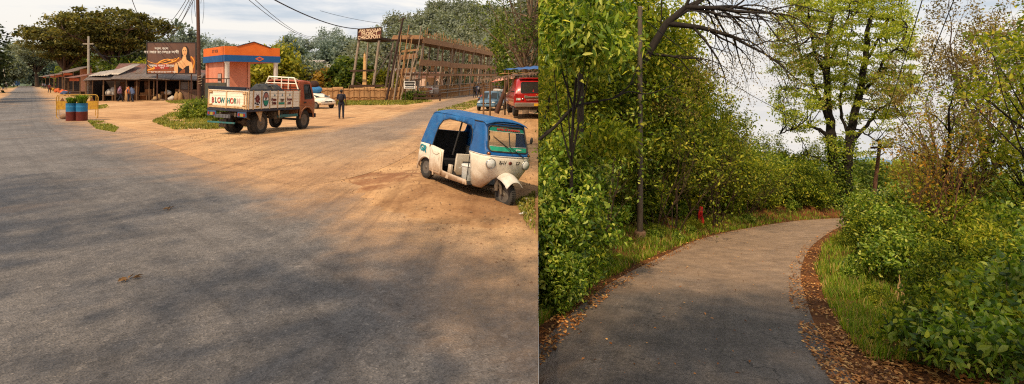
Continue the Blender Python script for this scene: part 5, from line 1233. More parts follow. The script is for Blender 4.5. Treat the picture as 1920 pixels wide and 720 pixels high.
# vine covered slat fence
VINE = leafmat('vine_leaf', [(0, srgb(40, 50, 26)), (.5, srgb(76, 88, 44)), (1, srgb(120, 122, 66))], .3, 1.2)
ha, hb_ = P(512, 172, 66), P(606, 172, 66)
hg = thing('slat_fence', 'tall slatted timber fence grown over with green vines behind the orange cab', 'fence', (ha.x, ha.y, 0)); hw = hb_.x-ha.x
mb = MB()
for i in range(7): mb.bar((0, 0, .5+i*.48), (hw, 0, .5+i*.48+.1), .08, .20)
mb.build('slats', WOODD, hg)
for x in (0, hw*.33, hw*.66, hw): mb = MB(); mb.tube([(x, .08, 0), (x, .08, 3.8)], .07, 6); mb.build('post', WOODD, hg)
rng = np.random.default_rng(21); n = 2600
rowz = .6+rng.integers(0, 7, n)*.48+rng.normal(0, .10, n); C = np.stack([rng.uniform(0, hw, n), rng.normal(-.1, .12, n), rowz], 1)
V, q = leaf_quads(C, .20, .12, rng); obj('vine', np_mesh('vine', V, [q], VINE), hg)
# sign tower
tw = thing('sign_tower', 'leaning timber sign tower carrying the brown project checkpost board', 'sign tower', (0, 0, 0)); D = 64.0
def tp_(px, py, dd=0): return P(px, py, D+dd)
for (a, b, dd, r) in (((659, 170), (673, 76), 0, .17), ((699, 170), (711, 75), 0, .18), ((723, 166), (737, 80), 2.2, .14), ((684, 166), (690, 80), 2.4, .12)):
    mb = MB(); mb.tube([tp_(a[0]-(187-a[1])*.12, 187, dd), tp_(a[0], a[1], dd), tp_(b[0], b[1], dd)], [r, r, r*.85], 8); mb.build('post', BAMBD, tw)
mb = MB(); q0, q1, q2, q3 = tp_(672, 76), tp_(716, 74), tp_(739, 78, 2.4), tp_(694, 80, 2.6)
mb.loft([[q0, q1, q2, q3], [p+Vector((0, 0, .28)) for p in (q0, q1, q2, q3)]], smooth=False); mb.build('platform', WOODD, tw)
s0, s1, s2, s3 = tp_(670.5, 75.0, -.25), tp_(714.5, 72.0, -.25), tp_(715.5, 51.5, -.25), tp_(671.5, 54.5, -.25)
mb = MB(); mb.loft([[s0, s1, s2, s3], [p+Vector((0, .12, 0)) for p in (s0, s1, s2, s3)]], smooth=False); sbn = mb.build('sign_board', mat('brown_sign_paint', srgb(112, 62, 48), srgb(92, 50, 40), 1.5, .7), tw)
mb = MB()
for a, b in ((s0, s1), (s1, s2), (s2, s3), (s3, s0)): mb.bar(a+Vector((0, -.03, 0)), b+Vector((0, -.03, 0)), .10, .10)
mb.build('frame', WOODD, sbn)
CRML = mat('cream_lettering', srgb(240, 214, 180), srgb(224, 194, 160), 5, .7, bump=0)
sc_ = (s0+s1+s2+s3)/4; sxv = (s1-s0).normalized()
for body, dz, sz, sx in (('LARJI WOOLEN', .43, .58, .70), ('PROJECT', .0, .56, .86), ('CHECKPOST.', -.43, .56, .86)):
    text_mesh('lettering', body, sz, CRML, sbn, frame(sc_+Vector((0, -.04, dz)), sxv, (0, 0, 1)), .01, bold=.012, sx=sx)
mb = MB(); mb.bar(tp_(657, 133, -.2), tp_(702, 132, -.2), .12, .22); mb.bar(tp_(655, 161.5, -.2), tp_(720, 161, -.2), .25, .3); mb.bar(tp_(661, 150, .3), tp_(695, 168, .4), .1, .1); mb.build('cross_plank', WOODD, tw)
mb = MB(); mb.bar(tp_(699, 152, .1), tp_(737, 88, 2.0), .10, .1); mb.bar(tp_(711, 104, 0), tp_(722, 112, 1.8), .08, .08); mb.build('brace', BAMBD, tw)
ob = thing('boundary_marker', 'pointed cream and orange marker pillar inside the sign tower', 'marker', (tp_(680, 187).x, D+.9, 0))
mb = MB(); mb.lathe([(.36, 0), (.34, 1.6), (.26, 3.0), (.20, 4.6), (.15, 5.5), (0, 5.9)], 4, Matrix.Rotation(R_(45), 4, 'Z'), smooth=False); mb.build('shaft', mat('cream_marker', srgb(220, 186, 130), srgb(196, 150, 92), 1.2, .7, dirt=srgb(190, 110, 56), dirt_amt=.34), ob)
mb = MB(); mb.lathe([(.55, 0), (.5, 1.1), (.36, 1.3)], 4, Matrix.Rotation(R_(45), 4, 'Z'), smooth=False); mb.build('plinth', mat('orange_plinth', srgb(190, 120, 70), srgb(160, 96, 56), 2, .8), ob)
o = thing('utility_pole', 'dark slender pole leaning right between the sign tower and the bamboo bridge', 'utility pole', (0, 0, 0))
mb = MB(); mb.tube([P(724, 190, 60), P(740, 110, 60), P(756, 34, 60)], [.14, .12, .10], 8); mb.build('shaft', mat('dark_pole', srgb(64, 44, 36), srgb(48, 34, 30), 4, .8), o)
mb = MB(); mb.bar(P(747, 40, 60), P(762, 33, 60), .09, .09); mb.tube([P(752, 37, 60), P(748, 30, 59.9), P(757, 27, 59.9), P(757, 34, 59.9)], .03, 5); mb.build('cross_arm', WOODD, o)
# bamboo bridge frame
br = thing('bamboo_bridge', 'long two storey bamboo and timber bridge frame with boarded rails leading away', 'bridge', (0, 0, 0))
def BR(t, z, side=0.0, lean=None):
    """t along the bridge, z height at the near end scaled toward the far end, side = metres to the left"""
    x = -11.1+t*8.6; y = 62+t*44; k = 1-.10*t; base = .75*t
    n = Vector((-44, 8.6, 0)).normalized(); ln = .115*z
    return Vector((x+ln, y, z*k+base*(1 if z > .3 else 0)))+n*side
NB = 9
for side in (0, 3.2):
    for i in range(NB):
        t = (i/(NB-1))**1.0
        mb = MB(); mb.tube([BR(t, -.1, side), BR(t, 3.5, side), BR(t, 7.0, side)], [.15, .14, .13], 7); mb.build('post', BAMBD, br)
        if i < NB-1 and side == 0:
            tm = t+.5/(NB-1); mb = MB(); mb.tube([BR(tm, .3, .2), BR(tm, 5, .1)], .06, 6); mb.build('stud', BAMB, br)
def plank(name, z0, z1, side, m, t0=0, t1=1, off=.0, jag=.0):
    k = 16; rg = random.Random(int(z0*10)); 
    for i in range(4):
        a = t0+(t1-t0)*i/4; b = t0+(t1-t0)*(i+1)/4-.004
        j0, j1 = rg.uniform(-jag, jag), rg.uniform(-jag, jag)
        pa, pb_, pc, pd = BR(a, z0+j0, side+off), BR(b, z0+j1, side+off), BR(b, z1+j1, side+off), BR(a, z1+j0, side+off); nrm = Vector((.10, 0, 0))
        mb = MB(); mb.loft([[pa, pb_, pc, pd], [q_+nrm for q_ in (pa, pb_, pc, pd)]], smooth=False); mb.build(name, m, br)
plank('roof_beam', 6.70, 7.35, -.14, PLK, -.015, 1.02, jag=.05); plank('rail_board', 4.05, 4.75, -.14, PLK, -.02, 1.0, jag=.06); plank('rail_board', 2.85, 3.15, -.13, PLK, .06, 1.0, jag=.05); plank('rail_board', 2.9, 3.2, 3.0, PLK, .02, 1.0, jag=.05)
mb = MB(); q_ = [BR(-.02, 7.0, -.2), BR(1.02, 7.0, -.2), BR(1.02, 7.0, 3.6), BR(-.02, 7.0, 3.6)]; mb.loft([q_, [p+Vector((0, 0, .10)) for p in q_]], smooth=False); mb.build('roof_deck', WOODD, br)
mb = MB(); q_ = [BR(-.02, 7.05, -.2), BR(-.02, 7.05, 3.6), BR(-.02, 7.55, 3.4), BR(-.02, 7.5, -.1)]; mb.loft([q_, [p+Vector((0, .15, 0)) for p in q_]], smooth=False); mb.build('end_beam', PLK, br)
mb = MB()
mb.tube([BR(0, .95, -.16), BR(.5, .95, -.16), BR(1, .95, -.16)], .07, 6); mb.tube([BR(0, .55, -.16), BR(1, .55, -.16)], .07, 6); mb.tube([BR(0, 1.6, -.1), BR(1, 1.6, -.1)], .05, 6); mb.build('low_rail', BAMBD, br)
rg = random.Random(8); mb = MB()
for i in range(120):
    t = i/119; h = rg.uniform(.5, 1.05)*(1.7 if i % 17 == 3 else 1); p = BR(t, 7.3, rg.uniform(-.15, .15)); mb.tube([p, p+Vector((rg.uniform(-.1, .16), 0, h))], .035, 5)
mb.tube([BR(0, 7.72, -.05), BR(1, 7.62, -.05)], .04, 5); mb.tube([BR(0, 8.0, 3.2), BR(1, 7.9, 3.2)], .04, 5)
o = mb.build('roof_stakes', BAMB, br); o['kind'] = 'stuff'
mb = MB()
for i in range(260):
    t = .02+.98*i/259; p = BR(t, .1, .05); mb.tube([p, BR(t, rg.uniform(.9, 1.6), .05)], .07, 4)
o = mb.build('low_screen', MATW, br); o['kind'] = 'stuff'
for i in range(NB-1):
    t0, t1 = i/(NB-1), (i+1)/(NB-1); mb = MB(); a, b = (1.6, 4.0) if i % 2 else (4.0, 1.6); mb.tube([BR(t0, a, 3.1), BR(t1, b, 3.1)], .05, 5); mb.build('brace', BAMBD, br)
for i in range(46):
    t = (i+rg.uniform(.1, .9))/46; s_ = rg.choice((-.1, .1, 1.5, 3.2)); z0 = rg.choice((.1, .1, 2.9)); z1 = rg.choice((4.4, 7.0, 7.0, 7.9)); a = BR(t, z0, s_); b = BR(min(1, max(0, t+rg.uniform(-.05, .05))), z1, s_); mb = MB(); mb.tube([a, b], rg.uniform(.035, .06), 5); mb.build('bamboo_pole', [BAMB, BAMBD][i % 2], br)
for i in range(7):
    t = rg.uniform(.02, .9); z = rg.choice((2.6, 4.2, 6.2)); w_ = rg.uniform(.02, .05); h_ = rg.uniform(.5, 1.2); mb = MB(); q_ = [BR(t, z, .1), BR(t+w_, z, .1), BR(t+w_, z-h_, .12), BR(t, z-h_*.9, .1)]; mb.loft([q_, [p+Vector((.04, 0, 0)) for p in q_]], smooth=False); mb.build('hanging_mat', MATW, br)
# ragged scaffold poles at the near end
for i in range(13):
    x = -.8+rg.uniform(-1.2, 2.2)*.9; y = 61.4-rg.uniform(0, 1.4); mb = MB(); a = Vector((-12.2+x*.8, y, 0)); L_ = rg.uniform(4.5, 9.0); ln = rg.uniform(.05, .30)
    mb.tube([a, a+Vector((ln*L_, rg.uniform(-.3, .3), L_))], [.075, .05], 6); mb.build('scaffold_pole', [BAMB, BAMBD][i % 2], br)
for i, (z, m) in enumerate(((3.3, PLK), (4.9, PLK), (5.6, BAMB), (2.2, WOODD))):
    mb = MB(); mb.bar(Vector((-13.2+.3*i, 60.6, z)), Vector((-11.0+.2*i, 60.8, z+.25)), .12, .55 if i < 2 else .2); mb.build('scaffold_board', m, br)
ar = thing('arrow_sign', 'small white road sign with black arrow beside the bamboo bridge', 'sign', P(768, 190, 57)); ar.location.z = 0
mb = MB(); mb.box((0, 0, 1.85), (1.20, .05, .82)); ab = mb.build('plate', mat('white_sign', srgb(232, 230, 226), srgb(210, 206, 200), 4, .6), ar)
mb = MB(); mb.prism([(-.52, 1.98), (.55, 1.98), (.55, 2.2), (-.52, 2.2)], .01, frame((0, -.03, 0), (1, 0, 0), (0, 0, 1))); mb.prism([(-.55, 1.85), (-.40, 1.70), (.40, 1.70), (.40, 1.62), (.56, 1.80), (.40, 1.98), (.40, 1.90), (-.45, 1.90)], .013, frame((0, -.03, 0), (1, 0, 0), (0, 0, 1))); mb.prism([(-.5, 1.50), (.5, 1.50), (.5, 1.58), (-.5, 1.58)], .01, frame((0, -.03, 0), (1, 0, 0), (0, 0, 1))); mb.build('arrow', BLACK, ab)
for x in (-.45, .45): mb = MB(); mb.tube([(x, .06, 0), (x, .06, 2.2)], .04, 6); mb.build('leg', WOODD, ar)
def hoarding(label, c, w, h, z, m, m2, rz_=0):
    t = thing('painted_hoarding', label, 'hoarding', c, rz_)
    mb = MB(); mb.box((0, 0, z+h/2), (w, .08, h)); b_ = mb.build('board', m, t); mb = MB(); mb.box((0, -.05, z+h*.62), (w*.9, .02, h*.22)); mb.build('painted_band', m2, b_)
    for x in (-w*.42, w*.42): mb = MB(); mb.tube([(x, .08, 0), (x, .08, z+h)], .06, 6); mb.build('leg', WOODD, t)
    return t
hoarding('white and red painted hoarding standing behind the first bridge posts', P(797, 187, 66), 1.9, .85, .75, WHT, REDP); hoarding('plain grey hoarding right of the white and red one', P(816, 187, 67), .9, .8, .8, mat('grey_hoarding', srgb(176, 168, 160), srgb(150, 140, 132), 3, .7), WHT)
for t in [o for o in COL.objects if o.name.startswith('painted_hoarding') and o.parent is None]: t.location.z = 0
mb = MB(); bt = thing('timber_barrier', 'low dark timber barrier between two posts at the mouth of the bridge', 'barrier', P(800, 190, 60)); bt.location.z = 0
for x in (-1.2, 0, 1.5):
    mb = MB(); mb.box((x, 0, .5), (.16, .16, 1.0)); mb.build('post', WOODD, bt)
mb = MB(); mb.box((.1, -.1, .75), (3.0, .06, .2)); mb.box((.1, -.1, .35), (3.0, .06, .2)); mb.build('rail', WOODD, bt)
# pale buildings beyond the fence
def house(label, c, w, dp, h, wallm, roofm, rz_=0, wins=4, bands=0):
    t = thing('far_building', label, 'building', c, rz_)
    mb = MB(); mb.box((0, 0, h/2), (w, dp, h)); wl = mb.build('wall', wallm, t)
    mb = MB(); mb.prism([(-dp/2-.4, h), (dp/2+.4, h), (0, h+dp*.22)], w+.8, Matrix.Translation((-w/2-.4, 0, 0)) @ Matrix(((0, 0, 1, 0), (1, 0, 0, 0), (0, 1, 0, 0), (0, 0, 0, 1)))); mb.build('roof', roofm, t)
    for i in range(wins):
        mb = MB(); x = -w/2+w*(i+.5)/wins; mb.box((x, -dp/2-.01, h*.55), (w/wins*.45, .06, h*.35)); mb.build('window', DARKIN, t)
    for i in range(bands):
        mb = MB(); mb.box((0, -dp/2-.03, h*(.2+.6*i)), (w*1.01, .05, h*.08)); mb.build('wall_band', PLK, t)
    return t
PALE = mat('pale_wall', srgb(222, 206, 184), srgb(200, 180, 156), 1, .8); 
house('long pale building with brown bands beyond the bamboo fence', P(735, 168, 105), 8.5, 5, 3.6, PALE, TINP, 0, 5, 2); house('pale building half hidden behind the bridge posts', P(795, 168, 120), 8, 5, 3.2, mat('pale_pink_wall', srgb(214, 186, 166), srgb(190, 160, 140), 1, .8), TINR, 0, 4, 1)
house('low white house with tin roof beside the hillside trees', P(628, 150, 190), 9, 7, 4, PALE, TINP, .2, 3); house('small white house among trees above the orange cab', P(590, 138, 230), 9, 6, 4.5, PALE, TINP, -.2, 3)
house('low yellow walled house seen under the gate canopy', P(485, 160, 85), 6, 4, 2.6, mat('yellow_wall', srgb(214, 186, 120), srgb(190, 160, 96), 1, .8), TINR, .3, 2)
for o in COL.objects:
    if o.name.startswith('far_building') and o.parent is None and o.location.y < 150: o.location.z = 0
# ---------------------------------------------------------------- cars
def loft_car(label, c, rot, prof, w, m, name='parked_car', wheels=((-.82, .30), (.82, .30)), cat='car', glassy=None):
    """prof: list of (x, z_low, z_belt, z_top, w_factor); front toward +x"""
    t = thing(name, label, cat, c, rot=rot); return t
CARB = mat('steel_blue_paint', srgb(96, 128, 150), srgb(84, 114, 136), 2, .32, .3, bump=0, coat=.5, dirt=srgb(130, 120, 108), dirt_amt=.24)
def sedan(label, c, rz_, m, L_=3.9, W_=1.6, H_=1.45, boxy=False, group=None):
    t = thing('parked_car', label, 'car', c, rz_, group); h = L_/2; w = W_/2
    body = [(-h, .45, .62), (-h+.05, .32, .80), (-h+.4, .28, .88), (-.3, .26, .90), (.75, .26, .90), (h-.55, .28, .80), (h-.08, .34, .68), (h, .45, .58)]
    mb = MB(); secs = []
    for (x, z0, z1) in body:
        ww = w*(.86 if abs(x) > h-.1 else (.96 if abs(x) > h-.6 else 1)); secs.append([Vector((x, y*ww, z)) for y, z in ((-.88, z0), (-1, z0+.12), (-1.0, (z0+z1)/2), (-.97, z1-.06), (-.86, z1), (0, z1+.03), (.86, z1), (.97, z1-.06), (1.0, (z0+z1)/2), (1, z0+.12), (.88, z0), (0, z0))])
    mb.loft(secs); bo = mb.build('body', m, t)
    gh = [(-h+.30, .86, .90), (-h+.75, .88, H_-.08), (-.4, .88, H_), (.25, .88, H_-.02), (.45, .88, H_-.07), (1.05, .86, .91)]
    mb = MB(); secs = [[Vector((x, y*w*(1 if z < (z0+z1)/2 else .80), z)) for y, z in ((-.90, z0), (-.90, z1-.07), (-.8, z1), (0, z1+.025), (.8, z1), (.90, z1-.07), (.90, z0))] for (x, z0, z1) in gh]
    mb.loft(secs); mb.build('cabin', m, t)
    for s in (-1, 1):
        f = lambda x, z, s=s: Vector((x, s*w*(.905-.18*max(0, z-.9)/(H_-.9)*.95)+s*.004, z))
        for poly in ([(-h+.62, .94), (-h+.90, H_-.14), (-.32, H_-.10), (-.32, .94)], [(-.26, .94), (-.26, H_-.10), (.28, H_-.12), (.85, .94)]):
            mb = MB(); panel(mb, poly, [], f, .2); mb.build('side_window', GLASSD, t)
        mb = MB(); mb.ball((h-.12, s*w*.68, .64), (.10, .16, .07), n=12); mb.build('headlight', LENS, t)
        mb = MB(); mb.ball((-h+.07, s*w*.74, .72), (.06, .12, .10), n=10); mb.build('tail_lamp', REDLENS, t)
        mb = MB(); mb.ball((.72, s*(w+.07), .98), (.05, .09, .06), n=8); mb.build('mirror', m, t)
    mb = MB(); mb.grid(lambda a, b: Vector((1.045-a*.545+.012, (2*b-1)*w*(.80-.12*a), .925+a*(H_-.10-.925))), 3, 6); mb.build('windscreen', GLASSD, t)
    mb = MB(); mb.grid(lambda a, b: Vector((-h+.335+a*.38-.012, (2*b-1)*w*(.80-.12*a), .925+a*(H_-.16-.925))), 3, 6); mb.build('rear_window', GLASSD, t)
    mb = MB(); mb.box((h+.01, 0, .42), (.08, W_*.86, .16)); mb.build('bumper', m, t, bevel=.03); mb = MB(); mb.box((h-.02, 0, .58), (.06, W_*.42, .07)); mb.build('grille', BLACK, t)
    mb = MB(); mb.ball((h+.02, 0, .60), (.02, .06, .04), n=8); mb.build('badge', CHROME, t)
    for s in (-1, 1):
        for x in (-h*.66, h*.66): wheel(t, (x, s*(w-.09), .29), .29, .18)
    return t
c = G(916, 207); 
sedan('steel blue small car parked beside the leaning trunk, facing the junction', (c.x+.25, c.y+.9, 0), R_(-103), CARB, 3.7, 1.62, 1.46)
c = G(592, 203)
wc = sedan('cream white car parked behind the orange cab with blue bundle on its roof', (c.x-.2, c.y+.4, 0), R_(-35), CREAM, 3.6, 1.6, 1.25)
mb = MB(); bu = thing('cloth_bundle', 'bright blue cloth bundle with a dark basket on the cream car', 'bundle', (c.x-.35, c.y+.4, 1.26))
mb.ball((0, 0, .28), (.75, .55, .34), n=14); mb.build('cloth', cloth((60, 130, 190)), bu); mb = MB(); mb.ball((.1, -.1, .68), (.40, .40, .36), n=12); mb.build('basket', cloth((60, 36, 30)), bu)
# red SUV on the verge
REDC = mat('suv_red', srgb(184, 36, 34), srgb(156, 26, 28), 3, .3, .0, bump=0, coat=.6, dirt=srgb(110, 60, 48), dirt_amt=.24)
sv = thing('red_suv', 'red off-road car seen from behind on the raised verge at the bank', 'suv', (.78, 26.6, .60), R_(6))
w = .90
def sec(y, z0, z1, zt, wt):   # local y: -y is the rear (toward the camera)
    return [Vector((x, y, z)) for x, z in ((-w*.92, z0), (-w, z0+.12), (-w, z1-.1), (-w*.97, z1), (-wt, zt-.10), (-wt+.10, zt), (0, zt+.03), (wt-.10, zt), (wt, zt-.10), (w*.97, z1), (w, z1-.1), (w, z0+.12), (w*.92, z0))]
mb = MB(); mb.loft([sec(-2.0, .50, 1.02, 1.04, .86), sec(-1.98, .45, 1.05, 1.12, .84), sec(-1.74, .42, 1.06, 1.72, .70), sec(-1.3, .40, 1.06, 1.78, .71), sec(.3, .40, 1.06, 1.80, .71), sec(.7, .40, 1.06, 1.72, .68), sec(1.35, .40, 1.02, 1.08, .80), sec(2.1, .45, .95, .98, .82)]); mb.build('body', REDC, sv)
mb = MB(); panel(mb, rrect(-.58, 1.10, .58, 1.60, .07), [], lambda x, z: Vector((x*(1-.12*(z-1.1)), -1.995+(z-1.08)*.395-.012, z)), .15); rwn = mb.build('rear_window', GLASSD, sv)
mb = MB(); mb.tube([Vector((x*(1-.12*(z-1.1)), -1.995+(z-1.08)*.395-.014, z)) for x, z in dense(rrect(-.58, 1.10, .58, 1.60, .07), .12)], .016, 5, closed=True); mb.build('window_rubber', BLACK, rwn)
for s in (-1, 1):
    mb = MB(); panel(mb, [(-1.75, 1.12), (-1.5, 1.62), (-.2, 1.66), (-.2, 1.12)], [], lambda y, z, s=s: Vector((s*(w*.97-.26*(z-1.06)/.72*1.0+.012), y, z)), .3); mb.build('side_window', GLASSD, sv)
    mb = MB(); mb.box((s*.80, -1.96, .98), (.12, .10, .20)); mb.box((s*.76, -2.0, .82), (.14, .05, .12)); mb.build('tail_lamp', REDLENS, sv, bevel=.02)
    mb = MB(); mb.box((s*.70, -2.015, .82), (.20, .02, .10)); mb.build('reflector', WHT, sv)
mb = MB(); mb.box((0, -2.02, .56), (1.76, .18, .20)); mb.build('bumper', mat('dull_bumper', srgb(150, 136, 126), srgb(112, 100, 94), 5, .4, .3, dirt=srgb(110, 84, 66), dirt_amt=.3), sv, bevel=.03)
mb = MB(); mb.box((.05, -2.02, .90), (.95, .03, .09)); mb.tube([(-.42, -2.03, .98), (-.2, -2.04, .93), (.1, -2.04, .92), (.4, -2.04, .96)], .022, 6); mb.build('tailgate_garnish', CHROME, sv, bevel=.01)
mb = MB(); mb.box((.22, -2.12, .565), (.42, .02, .12)); pl_ = mb.build('number_plate', mat('yellow_plate', srgb(224, 170, 40), srgb(206, 150, 34), 8, .5), sv)
mb = MB(); mb.tube([(.10+.04*i+.012*math.sin(i*2.1), -2.05, 1.0+.04*math.sin(i*1.9)) for i in range(15)], .013, 5); mb.build('gold_script', GOLD, sv)
mb = MB(); mb.box((0, -1.70, 1.78), (1.26, .30, .05)); mb.build('spoiler', REDC, sv, bevel=.015)
mb = MB(); mb.tube([(-.35, -2.04, .78), (.35, -2.04, .78)], .018, 6); mb.ball((-.5, -2.03, .82), (.05, .02, .03)); mb.build('handle', CHROME, sv)
mb = MB(); mb.box((0, -.2, .40), (1.6, 3.6, .16)); mb.box((0, -1.9, .36), (.3, .2, .25)); mb.tube([(-.5, -1.95, .33), (-.5, -1.5, .38)], .04, 8); mb.build('underbody', UNDER, sv)
mb = MB()
for x in (-.66, .66): mb.tube([(x, -1.5, 1.90), (x, .3, 1.92)], .022, 6)
for y in (-1.5, -.6, .3): mb.tube([(-.66, y, 1.90), (.66, y, 1.91)], .02, 6); mb.tube([(-.66, y, 1.78), (-.66, y, 1.90)], .02, 6); mb.tube([(.66, y, 1.78), (.66, y, 1.90)], .02, 6)
mb.build('roof_rack', BLACK, sv)
for s in (-1, 1):
    for y in (-1.3, 1.3): wheel(sv, (0, 0, 0), .36, .24).matrix_local = Matrix.Translation((s*.76, y, .36)) @ Matrix.Rotation(R_(90), 4, 'Z')
# awnings over and behind the SUV
an = thing('awning', 'patterned fringed awning on poles above the red off-road car', 'awning', (.6, 27.2, .16))
def flp(p): return Vector(p)
sheet('canopy', an, (-2.1, -1.2, 2.20), (1.5, -1.2, 2.62), (1.5, 2.2, 2.62), (-1.6, 2.2, 2.30), mat('brown_canvas', srgb(112, 84, 66), srgb(84, 62, 50), 4, .85), 8)
mb = MB()
for i in range(24): x = -2.1+3.6*i/23; z = 2.20+.42*i/23; mb.prism([(x-.09, z), (x+.09, z), (x, z-.20)], .02, frame((0, -1.22, 0), (1, 0, 0), (0, 0, 1)))
mb.build('fringe', mat('dark_fringe', srgb(60, 44, 40), srgb(150, 130, 110), 9, .9), an)
for (x, y) in ((-2.0, -1.0), (-1.8, 2.0), (1.4, -1.0)): mb = MB(); mb.tube([(x, y, -.5), (x, y, 2.25+.1*x)], .05, 6); mb.build('pole', WOOD, an)
a2 = thing('awning', 'bright blue tarpaulin roof of the stall beyond the red off-road car', 'awning', (1.0, 31.0, .3))
sheet('canopy', a2, (-1.5, -1, 2.55), (1.7, -1, 2.74), (1.7, 2, 2.95), (-1.2, 2, 2.75), mat('blue_tarp', srgb(70, 110, 170), srgb(56, 92, 150), 4, .6), 6)
sheet('lower_sheet', a2, (-1.7, -1.1, 2.30), (1.6, -1.2, 2.52), (1.6, 1, 2.58), (-1.6, 1, 2.40), mat('tan_sheet', srgb(196, 150, 96), srgb(170, 122, 76), 4, .8), 6)
for (x, y) in ((-1.4, -.9), (-1.2, 1.8), (1.5, -.9)): mb = MB(); mb.tube([(x, y, -.4), (x, y, 2.6)], .05, 6); mb.build('pole', WOOD, a2)
a3 = thing('awning', 'small red and white sheet awning left of the red off-road car', 'awning', (P(943, 160, 44).x, 44, 0), R_(-8))
sheet('canopy', a3, (-.9, -.8, 2.1), (1.0, -.8, 2.5), (1.0, 1, 2.9), (-.5, 1, 2.5), mat('red_white_sheet', srgb(190, 80, 60), srgb(206, 170, 150), 2, .8), 6)
for (x, y) in ((-.8, -.7), (.9, -.7), (.9, .9)): mb = MB(); mb.tube([(x, y, 0), (x, y, 2.4)], .045, 6); mb.build('pole', WOOD, a3)
lt = thing('leaning_trunk', 'bare brown trunk leaning between the blue car and the red off-road car', 'trunk', (0, 0, 0))
mb = MB(); mb.tube([P(931, 212, 33), P(942, 182, 33), P(953, 152, 33), P(957, 140, 33)], [.16, .13, .11, .09], 9); mb.build('stem', WOODP, lt)
cols = [(190, 60, 44), (206, 196, 186), (214, 150, 60), (120, 60, 40), (196, 110, 70), (90, 50, 40)]
for i, (px, py, d) in enumerate(((908, 178, 58), (915, 177, 57), (921, 179, 55), (912, 181, 54), (926, 176, 58), (903, 181, 55))):
    mb = MB(); rg = random.Random(i+50)
    for k in range(5): mb.ball((rg.uniform(-.3, .3), rg.uniform(-.2, .2), .2+rg.uniform(0, .4)), (.24, .2, .2), n=8)
    o = mb.build('goods_heap', cloth(cols[i])); p = P(px, py, d); o.location = (p.x, p.y, 0); remesh(o, .06, 2)
    tag(o, ['red', 'white', 'orange yellow', 'dark brown', 'tan', 'blackish brown'][i]+' heap of goods spread beside the bridge lane behind the blue car', 'goods heap')
for i, (px, d, cc) in enumerate(((936, 50, (200, 196, 196)), (943, 48, (150, 160, 170)), (930, 52, (210, 204, 200)))):
    p = P(px, 190, d); person(['vendor in white shirt standing between the goods and the awning', 'vendor in pale grey shirt under the red and white awning', 'vendor in cream shirt sitting behind the goods heaps'][i], (p.x, p.y, 0), R_(150+20*i), 1.75, 'stand', cc, (80, 76, 80))
# small litter on the asphalt
LIT = mat('dry_leaf_litter', srgb(160, 122, 78), srgb(126, 92, 58), 20, .9)
for i, (px, py) in enumerate(((314, 393), (241, 525))):
    mb = MB(); rg = random.Random(i); 
    for k in range(7): 
        a = rg.uniform(0, 6); x, y = rg.uniform(-.05, .05), rg.uniform(-.03, .03); mb.add([(x, y, .01), (x+.06*math.cos(a), y+.06*math.sin(a), .035), (x+.11*math.cos(a+.2), y+.11*math.sin(a+.2), .012), (x+.05*math.cos(a+.7), y+.05*math.sin(a+.7), .02)], [(0, 1, 2, 3)])
    o = mb.build('leaf_scrap', LIT); o.location = G(px, py); o.location.z += .012; tag(o, ['crumpled brown leaf scrap on the asphalt farther from the camera', 'crumpled brown leaf scrap on the asphalt near the front'][i], 'leaf scrap')
